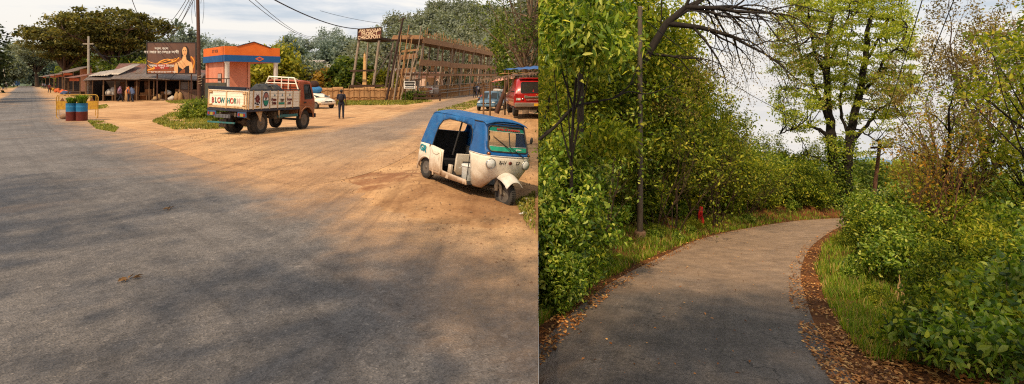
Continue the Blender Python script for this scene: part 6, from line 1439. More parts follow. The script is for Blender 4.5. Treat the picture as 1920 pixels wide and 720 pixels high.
# ================================================================== trees: shared builders
BARK = mat('bark', srgb(86, 66, 52), srgb(56, 44, 36), 5, .9, bump=.6, stretch=(1, 1, .3)); BARKD = mat('dark_bark', srgb(44, 36, 30), srgb(28, 23, 20), 6, .9, bump=.6, stretch=(1, 1, .3)); TWIG = mat('pale_twig', srgb(134, 112, 88), srgb(104, 84, 66), 6, .9, bump=.2)
def crown_tree(rng, Ht, R, zc, rz_, npads, nleaf, L, W, pad=.28, trunk_r=.22, lean=(0, 0), flat=1.0, shell=.55, stems=1, droop=.25, limbs=True, sides=5, hook=False, every=1, folded=False):
    """tapered trunk with limbs reaching to leaf pads spread through the crown; returns wood and leaf arrays"""
    polys = []; C = []; A = []
    tops = []
    for s_ in range(stems):
        a = rng.uniform(0, 6.28); sp = (0 if stems == 1 else .12*R)
        tp = np.array([lean[0]+math.cos(a)*sp*2.5, lean[1]+math.sin(a)*sp*2.5, zc+rz_*.35]); b = np.array([math.cos(a)*sp*.5, math.sin(a)*sp*.5, -.15])
        k = 7; t = np.linspace(0, 1, k)[:, None]; pts = b+(tp-b)*t+rng.normal(size=(k, 3))*np.array([1, 1, 0])*R*.035*np.sin(t*3.1)
        if hook: pts[:, 0] = b[0]+(tp[0]-b[0])*np.clip((t[:, 0]-.72)/.28, 0, 1)**1.2; pts[:, 1] = b[1]+(tp[1]-b[1])*np.clip((t[:, 0]-.72)/.28, 0, 1)**1.2
        polys.append((pts, trunk_r/np.sqrt(stems)*(1-.72*t[:, 0]))); tops.append(pts)
    for i in range(npads):
        d = rng.normal(size=3); d /= np.linalg.norm(d); r = rng.uniform(shell, 1)**.7
        r *= 1+.22*math.sin(d[0]*4+i % 3)*math.cos(d[1]*3)
        c = np.array([lean[0]+d[0]*R*r, lean[1]+d[1]*R*r, zc+d[2]*rz_*r])
        if c[2] < .1*Ht and Ht > 3: continue
        C.append(c); A.append(d)
        if limbs and i % every == 0:
            st = tops[i % stems]; j = int(np.clip(rng.integers(2, 6), 1, len(st)-2)) if not hook else 6; q = st[j]
            if q[2] > c[2] and not hook: q = st[max(1, j-2)]
            m = (q+c)/2+rng.normal(size=3)*R*.07+np.array([0, 0, -.06*R]); t = np.linspace(0, 1, 5)[:, None]
            pts = (1-t)**2*q+2*t*(1-t)*m+t*t*c; polys.append((pts, trunk_r*.34*(1-.85*t[:, 0])))
    C = np.array(C); A = np.array(A); n = len(C)
    idx = rng.integers(0, n, nleaf); sz = pad*R*rng.uniform(.6, 1.3, (n, 1))
    pos = C[idx]+rng.normal(size=(nleaf, 3))*np.array([1, 1, flat])*sz[idx]*.62
    V, q = (leaf_folded if folded else leaf_quads)(pos, L, W, rng, droop=droop)
    return poly_tubes(polys, sides), (V, q)
def tree_mesh(name, arr, m): return np_mesh(name, arr[0], [arr[1]], m, smooth=(name in ('trunk', 'stem')))
def make_tree(name, label, cat, loc, arrs, mw, ml, group=None, rz=0, seam=0, parts=('trunk', 'crown')):
    t = thing(name, label, cat, loc, rz, group)
    for nm, a, m in ((parts[0], arrs[0], mw), (parts[1], arrs[1], ml)):
        V, q = a
        if seam:
            c, s = math.cos(rz), math.sin(rz); W_ = np.stack([V[:, 0]*c-V[:, 1]*s+loc[0], V[:, 0]*s+V[:, 1]*c+loc[1], V[:, 2]+loc[2]], 1)
            W_, q = clamp_seam(W_, q, seam)
            if len(q) == 0: continue
            W_ = W_-np.array(loc); V = np.stack([W_[:, 0]*c+W_[:, 1]*s, -W_[:, 0]*s+W_[:, 1]*c, W_[:, 2]], 1)
            u, inv = np.unique(q, return_inverse=True); V = V[u]; q = inv.reshape(q.shape)
        obj(nm, tree_mesh(nm, (V, q), m), t)
    return t
# ------------------------------------------------------------------ hills behind the village
HAZE = srgb(168, 176, 182)
def hillmat(name, c1, c2):
    return mat(name, c1, c2, .08, .95, bump=0)
def ridge(name, prof, d0, d1, m):
    """prof: list of (px, row of the hill crest without trees)"""
    pxs = np.linspace(prof[0][0], prof[-1][0], 90); tops = np.interp(pxs, [p for p, _ in prof], [t for _, t in prof])
    V = []; K = 9
    for px, tp in zip(pxs, tops):
        for k in range(K+2):
            f = min(k/K, 1.0); d = d0+(d1-d0)*f+(60 if k > K else 0); zt = H+(HZ-tp)/F*d1
            z = zt*(f**1.15)-(25 if k > K else 0)-.6*(k == 0)+1.0*math.sin(px*.05+f*5)*f
            V.append(((px-960)/F*d, d, z))
    n = K+2; idx = np.arange(len(V)).reshape(-1, n); q = np.stack([idx[:-1, :-1], idx[1:, :-1], idx[1:, 1:], idx[:-1, 1:]], -1).reshape(-1, 4)
    o = obj(name, np_mesh(name, V, [q], m, smooth=True)); tag(o, kind='structure')
    if o.data.polygons[0].normal.z < 0: o.data.flip_normals()
    def zf(px, f):
        zt = H+(HZ-float(np.interp(px, [p for p, _ in prof], [t for _, t in prof])))/F*d1; d = d0+(d1-d0)*f
        return Vector(((px-960)/F*d, d, zt*f**1.15-.3))
    return zf
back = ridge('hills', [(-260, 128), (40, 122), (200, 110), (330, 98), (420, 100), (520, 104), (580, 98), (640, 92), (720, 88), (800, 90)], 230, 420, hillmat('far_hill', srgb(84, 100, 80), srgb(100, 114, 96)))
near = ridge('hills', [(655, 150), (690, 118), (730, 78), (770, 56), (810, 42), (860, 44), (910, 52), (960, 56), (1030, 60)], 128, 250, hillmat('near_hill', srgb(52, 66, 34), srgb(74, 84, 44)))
rng = np.random.default_rng(77)
STG = [[(0, srgb(40, 54, 26)), (.5, srgb(66, 82, 36)), (1, srgb(104, 112, 56))], [(0, srgb(50, 60, 28)), (.5, srgb(84, 92, 42)), (1, srgb(128, 124, 66))]]
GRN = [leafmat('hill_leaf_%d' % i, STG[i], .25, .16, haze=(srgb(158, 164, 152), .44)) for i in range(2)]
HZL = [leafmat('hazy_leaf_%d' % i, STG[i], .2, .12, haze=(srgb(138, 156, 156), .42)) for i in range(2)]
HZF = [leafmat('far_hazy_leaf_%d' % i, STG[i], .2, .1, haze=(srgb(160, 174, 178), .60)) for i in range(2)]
def hill_protos(mats, k, tall=False):
    out = []
    for i in range(k):
        Hh = rng.uniform(9, 12)*(1.35 if tall else 1); R = rng.uniform(3.2, 4.6)*(.75 if tall else 1)
        out.append((crown_tree(rng, Hh, R, Hh*.62, Hh*.40, 26, 1100, 1.0, .62, pad=.34, trunk_r=.32, sides=5), mats[i % len(mats)]))
    return out
def scatter(zf, n, prange, protos, label, group, name, sc_=(.8, 1.25), fr=(0.0, 1.0), minf=0):
    first = {}
    for k in range(n):
        px = rng.uniform(*prange); f = rng.uniform(*fr)**.8; p = zf(px, f); i = int(rng.integers(0, len(protos))); s = rng.uniform(*sc_)
        if i not in first:
            t = make_tree(name, label, 'tree', p, protos[i][0], BARKD, protos[i][1], group); first[i] = t; t.rotation_euler = (0, 0, rng.uniform(0, 6)); t.scale = (s,)*3
        else: dup(first[i], p, rng.uniform(0, 6), scale=s)
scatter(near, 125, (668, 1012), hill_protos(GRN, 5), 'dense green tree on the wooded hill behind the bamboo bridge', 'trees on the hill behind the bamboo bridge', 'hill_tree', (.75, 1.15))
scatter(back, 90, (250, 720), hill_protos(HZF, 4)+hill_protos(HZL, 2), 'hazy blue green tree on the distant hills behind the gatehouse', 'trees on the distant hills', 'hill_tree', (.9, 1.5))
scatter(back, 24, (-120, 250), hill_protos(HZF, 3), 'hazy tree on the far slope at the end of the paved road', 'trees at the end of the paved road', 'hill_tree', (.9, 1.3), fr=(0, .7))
# tall hazy single trees above the billboard and the orange gate
tallp = hill_protos(HZL, 3, True)
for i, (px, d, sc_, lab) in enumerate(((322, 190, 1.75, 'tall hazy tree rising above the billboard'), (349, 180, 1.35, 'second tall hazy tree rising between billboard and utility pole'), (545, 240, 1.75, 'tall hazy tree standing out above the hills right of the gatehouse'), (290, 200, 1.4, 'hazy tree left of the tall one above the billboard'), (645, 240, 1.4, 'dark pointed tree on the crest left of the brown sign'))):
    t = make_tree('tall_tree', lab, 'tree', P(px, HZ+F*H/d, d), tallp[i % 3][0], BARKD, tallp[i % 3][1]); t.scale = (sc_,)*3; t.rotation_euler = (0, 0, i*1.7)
# mid distance trees of the village
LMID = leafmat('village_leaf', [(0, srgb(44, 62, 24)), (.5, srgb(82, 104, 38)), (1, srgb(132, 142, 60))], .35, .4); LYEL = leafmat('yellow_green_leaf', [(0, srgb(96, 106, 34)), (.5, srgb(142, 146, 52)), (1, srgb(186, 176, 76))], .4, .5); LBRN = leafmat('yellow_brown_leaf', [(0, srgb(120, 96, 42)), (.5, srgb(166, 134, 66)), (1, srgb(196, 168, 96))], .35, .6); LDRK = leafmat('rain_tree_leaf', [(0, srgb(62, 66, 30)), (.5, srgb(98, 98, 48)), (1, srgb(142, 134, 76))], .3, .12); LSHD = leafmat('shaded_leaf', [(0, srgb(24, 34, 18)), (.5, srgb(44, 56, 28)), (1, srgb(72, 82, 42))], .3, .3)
def rain_tree(label, base, R, zc, rz_, seed, m=None, n=15000, L=.62):
    rg = np.random.default_rng(seed); polys = []; C = []
    k = 6; t = np.linspace(0, 1, k)[:, None]; fork = np.array([rg.normal()*.5, 0, zc*.42]); polys.append((np.array([0, 0, -.2])+(fork+np.array([0, 0, .2]))*t, .75-.25*t[:, 0]))
    for i in range(12):
        a = i*.524+rg.uniform(-.2, .2); rr = R*rg.uniform(.55, 1); e = np.array([math.cos(a)*rr, math.sin(a)*rr, zc+rz_*(.95-(rr/R)**2*.75)]); m1 = fork+(e-fork)*.45+np.array([0, 0, rz_*.25])
        tt = np.linspace(0, 1, 8)[:, None]; pts = (1-tt)**2*fork+2*tt*(1-tt)*m1+tt*tt*e+rg.normal(size=(8, 3))*.12; polys.append((pts, .34*(1-.85*tt[:, 0])))
        for j in range(10):
            u = rg.uniform(.35, 1); q = pts[int(u*7)]; o_ = rg.normal(size=3)*np.array([1, 1, .35])*R*.17; c = q+o_+np.array([0, 0, rg.uniform(.1, .9)]); C.append(c)
            polys.append((np.array([q, (q+c)/2+rg.normal(size=3)*.15, c]), np.array([.09, .06, .02])))
    for i in range(34):
        a = rg.uniform(0, 6.28); rr = R*math.sqrt(rg.uniform(0, 1)); C.append(np.array([math.cos(a)*rr, math.sin(a)*rr, zc+rz_*(1.0-(rr/R)**2*.75)+rg.uniform(-.8, .5)]))
    C = np.array(C); ii = rg.integers(0, len(C), n); pos = C[ii]+rg.normal(size=(n, 3))*np.array([1, 1, .28])*rg.uniform(.5, 1.35, (len(C), 1))[ii]*R*.085
    V, q = leaf_quads(pos, L, L*.6, rg, droop=.1, up=.9)
    return make_tree('rain_tree', label, 'tree', base, (poly_tubes(polys, 6), (V, q)), BARK, m or LDRK)
rain_tree('huge umbrella shaped rain tree spreading over the market shed', P(208, 171, 104), 9.8, 11.2, 4.8, 3)
rain_tree('wide rain tree left of the huge one above the roadside stalls', P(125, 170, 118), 9.0, 10.6, 5.4, 4)
rain_tree('smaller rain tree leaning over the far stalls', P(70, 163, 205), 10, 12.0, 6.0, 5, GRN[1], 9000)
def vt(label, base, Ht, R, m, seed, n=4500, L=.34, name='village_tree', stems=1, pad=.32, zc=None, rz_=None, sc_=1):
    rg = np.random.default_rng(seed); a = crown_tree(rg, Ht, R, zc or Ht*.58, rz_ or Ht*.42, 40, n, L, L*.58, pad=pad, trunk_r=.05*Ht*.5, stems=stems)
    return make_tree(name, label, 'tree' if Ht > 3.5 else 'shrub', base, a, BARK, m)
def g0(px, d, z=0): return ((px-960)/F*d, d, z)
for i, (px, d, Ht, R, m, lab) in enumerate((
        (-78, 62, 9.5, 4.0, LSHD, 'dark leafy tree at the far left edge of the road'), (-100, 54, 9.0, 3.6, LSHD, 'dark tree cut by the left border of the view'), (-38, 100, 8.8, 3.6, LSHD, 'dark tree farther up the left road edge'), (8, 190, 11, 5, GRN[0], 'green tree near the pale leaning pole'), (62, 230, 17, 8, HZL[0], 'hazy tree closing the end of the paved road'), (34, 300, 24, 10, HZF[0], 'far hazy tree over the end of the road'),
        (78, 240, 12, 6.5, GRN[1], 'green roadside tree behind the far stalls'), (96, 270, 14, 8.0, LMID, 'round green tree behind the roadside stalls'), (150, 172, 9.4, 5.6, LMID, 'green bushy tree under the wide rain tree'), (192, 128, 8, 5.2, LMID, 'green bushy tree behind the pale power pole'), (226, 118, 7.6, 5, LMID, 'bushy green tree under the huge rain tree'), (254, 104, 6.8, 4.2, LMID, 'bushy green tree between rain tree and billboard'),
        (268, 74, 4.6, 2.0, LYEL, 'bright yellow green banana like shrub left of the billboard'), (285, 78, 5.0, 2.4, LYEL, 'bright yellow green tree peeking behind the billboard'), (305, 110, 9.4, 4.6, GRN[1], 'mid green tree behind the top of the billboard'), (262, 120, 10, 5.5, GRN[0], 'green tree between the huge rain tree and the billboard'), (362, 120, 8.5, 4.5, HZL[1], 'hazy green tree behind the rusty utility pole'),
        (44, 260, 10, 7, GRN[1], 'green roadside tree beyond the far truck'),
        (520, 62, 5.6, 2.6, LYEL, 'yellow green tree at the right side of the gatehouse'), (536, 66, 5.0, 2.2, LMID, 'green tree behind the slatted fence'), (498, 70, 4.6, 2.4, LMID, 'green tree seen under the gatehouse canopy'), (474, 78, 4.4, 2.6, GRN[1], 'dim green tree behind the gatehouse column'), (575, 120, 7.0, 4.0, HZL[1], 'hazy tree behind the slatted fence'),
        (613, 66, 3.3, 1.6, LBRN, 'yellow brown dry shrub at the end of the slatted fence'), (641, 66, 4.2, 2.0, LMID, 'round green shrub beside the sign tower'), (660, 70, 5.4, 2.4, LMID, 'green tree behind the sign tower'), (690, 74, 5.2, 2.4, GRN[1], 'green tree inside the legs of the sign tower'), (722, 68, 3.4, 1.6, LYEL, 'small yellow green shrub by the dark leaning pole'),
        (952, 112, 10, 3.4, GRN[1], 'tall tree above the end of the bamboo bridge'), (968, 70, 9.5, 3.0, LMID, 'leafy tree behind the red and white awning'), (992, 56, 10.5, 3.4, LMID, 'leafy tree over the blue tarpaulin roof'), (1012, 44, 9.5, 3.0, GRN[1], 'leafy tree directly behind the red off-road car'))):
    vt(lab, g0(px, d), Ht, R, m, 100+i, n=5500 if Ht > 5 else 3500, L=.30+.0035*d)
# fine twigged overhanging tree at the top right of the junction
rg = np.random.default_rng(9)
ta = crown_tree(rg, 10, 3.4, 6.6, 3.8, 60, 7000, .22, .10, pad=.22, trunk_r=.24, lean=(.5, 0))
make_tree('feathery_tree', 'feathery tree with pale slanting trunk overhanging the blue tarpaulin roof', 'tree', g0(985, 36.5), ta, TWIG, LMID)
# ---------------------------------------------------------------- unseen tall trees added behind the viewpoint so their shade dapples both roads
for i, (tx, ty, cx, cy, cz, R, n) in enumerate(((-5.5, -4.0, -3.4, -.8, 8.2, 3.8, 1050), (5.5, -4.5, 2.5, -.4, 8.0, 3.5, 8500), (-13.5, -1.5, -11.0, 1.0, 8.6, 4.2, 1250), (-15.5, 4.0, -14.0, 3.5, 9.0, 3.0, 1200))):
    rg = np.random.default_rng(300+i); a = crown_tree(rg, 11, R, cz, 1.6, 46, n, .30, .18, pad=.20, trunk_r=.26, lean=(cx-tx, cy-ty), shell=.2, hook=True)
    make_tree('shade_tree', ['shade tree left of the viewpoint spreading over the paved road', 'shade tree right of the viewpoint spreading over the forest road', 'shade tree farther left behind the viewpoint', 'shade tree at the near left side of the paved road', 'shade tree at the near right side of the forest road'][i], 'tree', (tx, ty, 0), a, BARK, LMID)
# ---------------------------------------------------------------- grass, weeds and litter on the junction
GRASS = leafmat('yard_grass', [(0, srgb(84, 100, 36)), (.5, srgb(124, 132, 54)), (1, srgb(168, 158, 82))], .3, .8)
def grass_field(name, pts, hgt, wd, rng, zf, m, label=None, cat='grass'):
    n = len(pts); a = rng.uniform(0, 6.28, n); l = hgt*rng.uniform(.5, 1.2, n)
    b = np.stack([pts[:, 0], pts[:, 1], zf(pts[:, 0], pts[:, 1])-.01], 1); sd = np.stack([np.cos(a), np.sin(a), np.zeros(n)], 1)*wd[:, None]/2 if hasattr(wd, '__len__') else np.stack([np.cos(a), np.sin(a), np.zeros(n)], 1)*wd/2
    out = np.stack([-np.sin(a), np.cos(a), np.zeros(n)], 1); mid = b+out*(l*.15)[:, None]; mid[:, 2] += l*.55; tip = b+out*(l*.5)[:, None]; tip[:, 2] += l*.92
    V = np.stack([b-sd, b+sd, mid+sd*.7, mid-sd*.7, tip], 1).reshape(-1, 3); i = np.arange(n)[:, None]*5
    o = obj(name, np_mesh(name, V, [(i+np.array([[0, 1, 2, 3]])), (i+np.array([[3, 2, 4]]))], m)); tag(o, kind='stuff'); o['label'] = label or 'short green grass'; o['category'] = cat; return o
def poly_pts(poly, n, rng, clump=0):
    P_ = [G(*p) for p in poly]; pg = [(p.x, p.y) for p in P_]; xs = [p[0] for p in pg]; ys_ = [p[1] for p in pg]; out = []
    while len(out) < n:
        x, y = rng.uniform(min(xs), max(xs)), rng.uniform(min(ys_), max(ys_))
        if inside((x, y), pg) and (not clump or fnoise(np.array(x), np.array(y), clump, 1.0) > rng.uniform(-1.0, .6)): out.append((x, y))
    return np.array(out)
lz = lambda x, y: left_z(x, y)
rng = np.random.default_rng(31)
for poly, n, h, lab in (([(285, 228), (320, 212), (400, 207), (440, 215), (480, 228), (470, 244), (400, 250), (330, 248)], 9000, .16, 'green grass patch under the rusty utility pole and truck tail'),
                        ([(163, 226), (190, 226), (222, 240), (215, 250), (180, 242)], 2200, .10, 'small grass patch right of the planters'), ([(600, 193), (650, 190), (770, 189), (812, 190), (760, 197), (640, 198)], 5000, .22, 'grass strip at the foot of the bamboo fence'), ([(310, 190), (372, 187), (372, 194), (320, 194)], 2500, .16, 'grass strip before the mud wall of the shed'),
                        ([(815, 208), (880, 190), (915, 184), (905, 195), (850, 214)], 2200, .14, 'dry grass verge left of the blue car'), ([(145, 203), (200, 196), (205, 202), (150, 208)], 1200, .12, 'thin grass behind the yellow barricade'), ([(965, 372), (1003, 352), (1004, 440), (985, 420)], 900, .07, 'thin grass beside the front wheel of the auto-rickshaw')):
    pts = poly_pts(poly, n, rng, 1.3); wd = .012+.0011*pts[:, 1]
    grass_field('grass', pts, h, wd, rng, (lambda x, y: ground_z(x, y)), GRASS, lab)
rg = np.random.default_rng(41); a = crown_tree(rg, 1.2, .95, .45, .5, 30, 3800, .22, .06, pad=.34, trunk_r=.03, limbs=False, droop=-.5); make_tree('weed_clump', 'bushy green weed clump at the foot of the rusty utility pole', 'shrub', G(372, 222), a, TWIG, leafmat('weed_leaf', [(0, srgb(70, 92, 30)), (.5, srgb(112, 132, 46)), (1, srgb(160, 166, 74))], .35, 1.5))
for i, (px, d, lab) in enumerate(((770, 60.5, 'green weeds at the foot of the scaffold poles'), (788, 61, 'green weeds behind the arrow sign'), (432, 28.5, 'leafy weeds under the truck tail'))):
    rg = np.random.default_rng(50+i); a = crown_tree(rg, 1.2, .8, .5, .55, 24, 1500, .26, .10, pad=.34, trunk_r=.03, limbs=False, droop=-.3); make_tree('weed_clump', lab, 'shrub', g0(px, d), a, TWIG, LMID)
# scraps of paper and stones
SCRAP = mat('paper_scrap', srgb(214, 208, 200), srgb(180, 170, 160), 9, .9, bump=0)
def scatter_bits(name, pts, size, m, rng, zf, label, cat, flatk=.35):
    n = len(pts); V = []; Fc = []
    z = zf(pts[:, 0], pts[:, 1])
    for k in range(n):
        a = rng.uniform(0, 6.28); s = size*rng.uniform(.4, 1.2); i0 = len(V)
        for j in range(5): t = a+j*1.257; r = s*rng.uniform(.6, 1.1); V.append((pts[k, 0]+r*math.cos(t), pts[k, 1]+r*math.sin(t)*.7, z[k]+.004))
        V.append((pts[k, 0], pts[k, 1], z[k]+s*flatk+.01)); 
        for j in range(5): Fc.append((i0+j, i0+(j+1) % 5, i0+5))
    o = obj(name, np_mesh(name, V, [np.array(Fc)], m)); tag(o, label, cat, kind='stuff'); return o
scatter_bits('litter', np.concatenate([poly_pts([(300, 232), (400, 228), (470, 246), (340, 250)], 70, rng), poly_pts([(165, 228), (200, 230), (215, 245), (180, 245)], 12, rng), poly_pts([(960, 375), (1003, 360), (1004, 420), (980, 410)], 16, rng)]), .055, SCRAP, rng, lambda x, y: ground_z(x, y), 'pale paper scraps strewn over the grass and dirt', 'litter')
scatter_bits('gravel', np.concatenate([poly_pts([(600, 330), (800, 260), (1000, 300), (1004, 560), (760, 420)], 900, rng), poly_pts([(200, 250), (480, 262), (620, 330), (330, 270)], 500, rng), poly_pts([(640, 250), (780, 200), (900, 190), (780, 300)], 300, rng)]), .022, STONE, rng, lambda x, y: ground_z(x, y), 'small loose stones scattered over the dirt', 'gravel', .6)
# ================================================================== the forest road side
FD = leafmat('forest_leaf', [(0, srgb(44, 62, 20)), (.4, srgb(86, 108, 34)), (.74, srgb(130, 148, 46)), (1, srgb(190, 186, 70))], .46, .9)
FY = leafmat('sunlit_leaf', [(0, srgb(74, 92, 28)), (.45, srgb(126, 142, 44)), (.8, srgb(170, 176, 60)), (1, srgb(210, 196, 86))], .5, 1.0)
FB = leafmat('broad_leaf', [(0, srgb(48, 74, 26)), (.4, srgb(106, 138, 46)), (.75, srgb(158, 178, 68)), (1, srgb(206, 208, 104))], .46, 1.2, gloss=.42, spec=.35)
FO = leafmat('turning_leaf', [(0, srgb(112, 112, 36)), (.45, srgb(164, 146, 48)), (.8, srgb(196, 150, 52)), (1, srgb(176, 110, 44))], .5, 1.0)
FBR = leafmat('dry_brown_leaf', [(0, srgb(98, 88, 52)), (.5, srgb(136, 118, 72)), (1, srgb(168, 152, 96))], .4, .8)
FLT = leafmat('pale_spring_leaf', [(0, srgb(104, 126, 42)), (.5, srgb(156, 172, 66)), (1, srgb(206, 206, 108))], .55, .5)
rng = np.random.default_rng(2024)
def bush_arr(seed, R, Ht, n, L, W, pads=42, stems=5, pad=.235, shell=.35, droop=.35, tr=.05):
    return crown_tree(np.random.default_rng(seed), Ht, R, Ht*.52, Ht*.48, pads, n, L, W, pad=pad, trunk_r=tr, stems=stems, shell=shell, droop=droop, sides=4, every=3, folded=True)
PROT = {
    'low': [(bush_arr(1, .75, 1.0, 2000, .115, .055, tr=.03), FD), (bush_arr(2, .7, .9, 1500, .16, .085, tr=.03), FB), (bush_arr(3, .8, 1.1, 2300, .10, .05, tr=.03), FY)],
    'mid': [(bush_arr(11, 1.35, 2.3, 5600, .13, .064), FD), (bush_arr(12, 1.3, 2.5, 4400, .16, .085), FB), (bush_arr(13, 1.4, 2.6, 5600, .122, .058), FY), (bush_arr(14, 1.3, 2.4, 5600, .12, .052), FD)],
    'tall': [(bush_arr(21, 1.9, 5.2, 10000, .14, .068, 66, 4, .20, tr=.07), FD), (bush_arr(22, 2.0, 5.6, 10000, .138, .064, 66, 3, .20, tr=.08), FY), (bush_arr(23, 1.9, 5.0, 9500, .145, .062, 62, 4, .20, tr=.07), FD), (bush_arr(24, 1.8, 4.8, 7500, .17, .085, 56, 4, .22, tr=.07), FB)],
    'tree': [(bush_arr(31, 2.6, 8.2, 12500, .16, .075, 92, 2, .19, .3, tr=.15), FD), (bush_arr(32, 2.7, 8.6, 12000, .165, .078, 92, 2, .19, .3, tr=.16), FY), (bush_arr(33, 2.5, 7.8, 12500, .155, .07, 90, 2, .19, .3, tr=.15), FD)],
}
FIRST = {}
def grow_at(kind, i, x, y, label, group, z=None, rz=None, s=1.0, name=None, seamR=2.9):
    rz = rng.uniform(0, 6.28) if rz is None else rz
    z = float(hill_z(x, y))-.05 if z is None else z
    name = name or {'low': 'low_shrub', 'mid': 'shrub', 'tall': 'tall_shrub', 'tree': 'forest_tree'}[kind]
    cat = 'tree' if kind == 'tree' else 'shrub'
    arr, m = PROT[kind][i % len(PROT[kind])]; Rr = {'low': 1.1, 'mid': 1.9, 'tall': 2.7, 'tree': 3.5}[kind]*s
    parts = ('trunk', 'crown') if kind == 'tree' else ('stem', 'foliage')
    if x-Rr < SEAM*(y+Rr):
        a2 = tuple((v*s, q) for v, q in arr)
        return make_tree(name, label, cat, (x, y, z), a2, BARKD, m, group, rz, seam=1, parts=parts)
    key = (kind, i % len(PROT[kind]))
    if key not in FIRST:
        t = make_tree(name, label, cat, (x, y, z), arr, BARKD, m, group, rz, parts=parts); t.scale = (s,)*3; FIRST[key] = t; return t
    t = dup(FIRST[key], (x, y, z), rz, label, group, scale=s); return t
# left bank: front row, second row, tall growth, trees
def Lx(y): return float(np.interp(y, edgeL[:, 1], edgeL[:, 0]))
def Rx(y): return float(np.interp(y, edgeR[:, 1], edgeR[:, 0]))
SAPL = []
GL = 'dense growth on the bank left of the forest road'
HK = {'low': 1.0, 'mid': 2.4, 'tall': 5.2, 'tree': 8.2}; RK = {'low': .95, 'mid': 1.6, 'tall': 2.2, 'tree': 2.9}
LBL = {'low': 'low leafy shrub at the grassy left edge of the forest road', 'mid': 'rounded leafy shrub in the thicket left of the forest road', 'tall': 'tall bushy shrub in the thicket left of the forest road', 'tree': 'slender forest tree with dense crown above the thicket left of the forest road'}
def right_limit(y, R):
    """how far the thicket may spread toward the road: clear of the pole up front, behind a strip of grass farther on"""
    return min(Lx(y)-.8-R*.8, .220*y-R*.95) if y < 17.6 else Lx(y)-2.6-R*.6
def crest(px):     # height of the growth, dropping toward the bend
    return float(np.interp(px, [1000, 1205, 1260, 1320, 1400, 1450, 1560], [9.2, 8.8, 6.6, 5.0, 3.5, 2.5, 2.0]))
for y in np.arange(9.0, 34, .62):
    for R, kind in ((.80, 'low'), (.95, 'low')):
        x = right_limit(y, R)-rng.uniform(0, .35)-(R-.80)*5
        if x < SEAM*y+.05: x = SEAM*y+.22
        grow_at('low', int(rng.choice([0, 0, 1, 2])), x, y+rng.uniform(-.3, .3), LBL['low'], GL, s=rng.uniform(.55, .85)*(.68 if y < 11.5 else 1))
for y in np.arange(9.6, 36, 1.05):
    x = right_limit(y, 1.65)
    if x < SEAM*y+.15: x = SEAM*y+.3
    while x > SEAM*y+.1:
        px = 960+F*x/y; s_ = rng.uniform(.75, 1.05)*(.68 if y < 12 else (.8 if y < 16 else 1)); s_ = min(s_, crest(px)/2.4)*rng.uniform(.75, 1.15)
        grow_at('mid', int(rng.choice([0, 0, 1, 3, 2] if y < 17 else [0, 2, 2, 3])), x+rng.uniform(-.3, .3), y+rng.uniform(-.4, .4), LBL['mid'], GL, s=s_)
        x -= 1.5
for y in np.arange(11.8, 36, 1.5):
    x = right_limit(y, 2.4)-.1
    while x > SEAM*y+.3:
        px = 960+F*x/y; hc = crest(px)
        if hc > 4: grow_at('tall', int(rng.choice([0, 0, 2, 1, 3])), x+rng.uniform(-.4, .4), y+rng.uniform(-.5, .5), LBL['tall'], GL, s=min(1.0, hc/5.2*.9)*rng.uniform(.7, 1.2))
        x -= 1.9
for y in np.arange(15.2, 32, 2.1):
    x = right_limit(y, 2.9)-.1
    while x > SEAM*y+.3:
        px = 960+F*x/y; hc = crest(px)
        if hc > 6.3: grow_at('tree', int(rng.integers(0, 3)), x+rng.uniform(-.4, .4), y+rng.uniform(-.5, .5), LBL['tree'], 'forest trees left of the forest road', s=min(1.25, hc/8.2*rng.uniform(.9, 1.1)*(1+max(0, y-16)*.02)))
        x -= 2.3
for i, (px, d, Ht, m, n, L) in enumerate(((1265, 19.5, 5.0, FY, 1100, .13), (1305, 21.5, 4.8, FD, 1200, .12), (1340, 22, 4.6, FY, 900, .13), (1362, 24, 3.9, FY, 1000, .12), (1395, 24.5, 3.2, FD, 800, .13), (1228, 19, 5.2, FD, 1000, .14), (1420, 26.5, 3.0, FY, 800, .12), (1445, 28.5, 3.4, FY, 700, .12), (1120, 14.6, 4.6, FB, 800, .12))):
    SAPL.append((px, d, Ht, m, n, L))
# overhanging boughs with larger hanging leaves in the top left of the forest
arr = crown_tree(np.random.default_rng(61), 7, .95, 4.75, .95, 40, 4200, .15, .055, pad=.26, trunk_r=.05, lean=(.10, -.6), droop=.9, shell=.15, every=4, folded=True)
make_tree('broad_leaved_tree', 'broad leaved tree with drooping pointed leaves hanging over the bank at the junction edge', 'tree', (1.02, 9.7, float(hill_z(1.02, 9.7))), arr, BARKD, FB, seam=1)
arr = crown_tree(np.random.default_rng(62), 5, .95, 3.0, .42, 26, 1500, .14, .05, pad=.26, trunk_r=.04, lean=(.30, -.4), droop=.9, shell=.15, every=4, folded=True)
make_tree('broad_leaved_tree', 'second drooping broad leaved tree reaching toward the steel pole', 'tree', (1.25, 10.9, float(hill_z(1.25, 10.9))), arr, BARKD, FY, seam=1)
arr = crown_tree(np.random.default_rng(63), 11, 3.6, 9.2, 1.2, 70, 11000, .20, .10, pad=.24, trunk_r=.12, lean=(-2.0, -1.2), shell=.15, hook=True)  # added tree, crown kept above the view, meant to shade the road
make_tree('overhanging_tree', 'tall tree whose spreading crown shades the meeting of the two roads', 'tree', (1.7, 13.2, float(hill_z(1.7, 13.2))), arr, BARKD, FD)
grow_at('tall', 3, .85, 9.9, LBL['tall'], GL, s=.62); grow_at('mid', 1, .62, 9.0, LBL['mid'], GL, s=.5); grow_at('tall', 0, .85, 11.6, LBL['tall'], GL, s=.6)
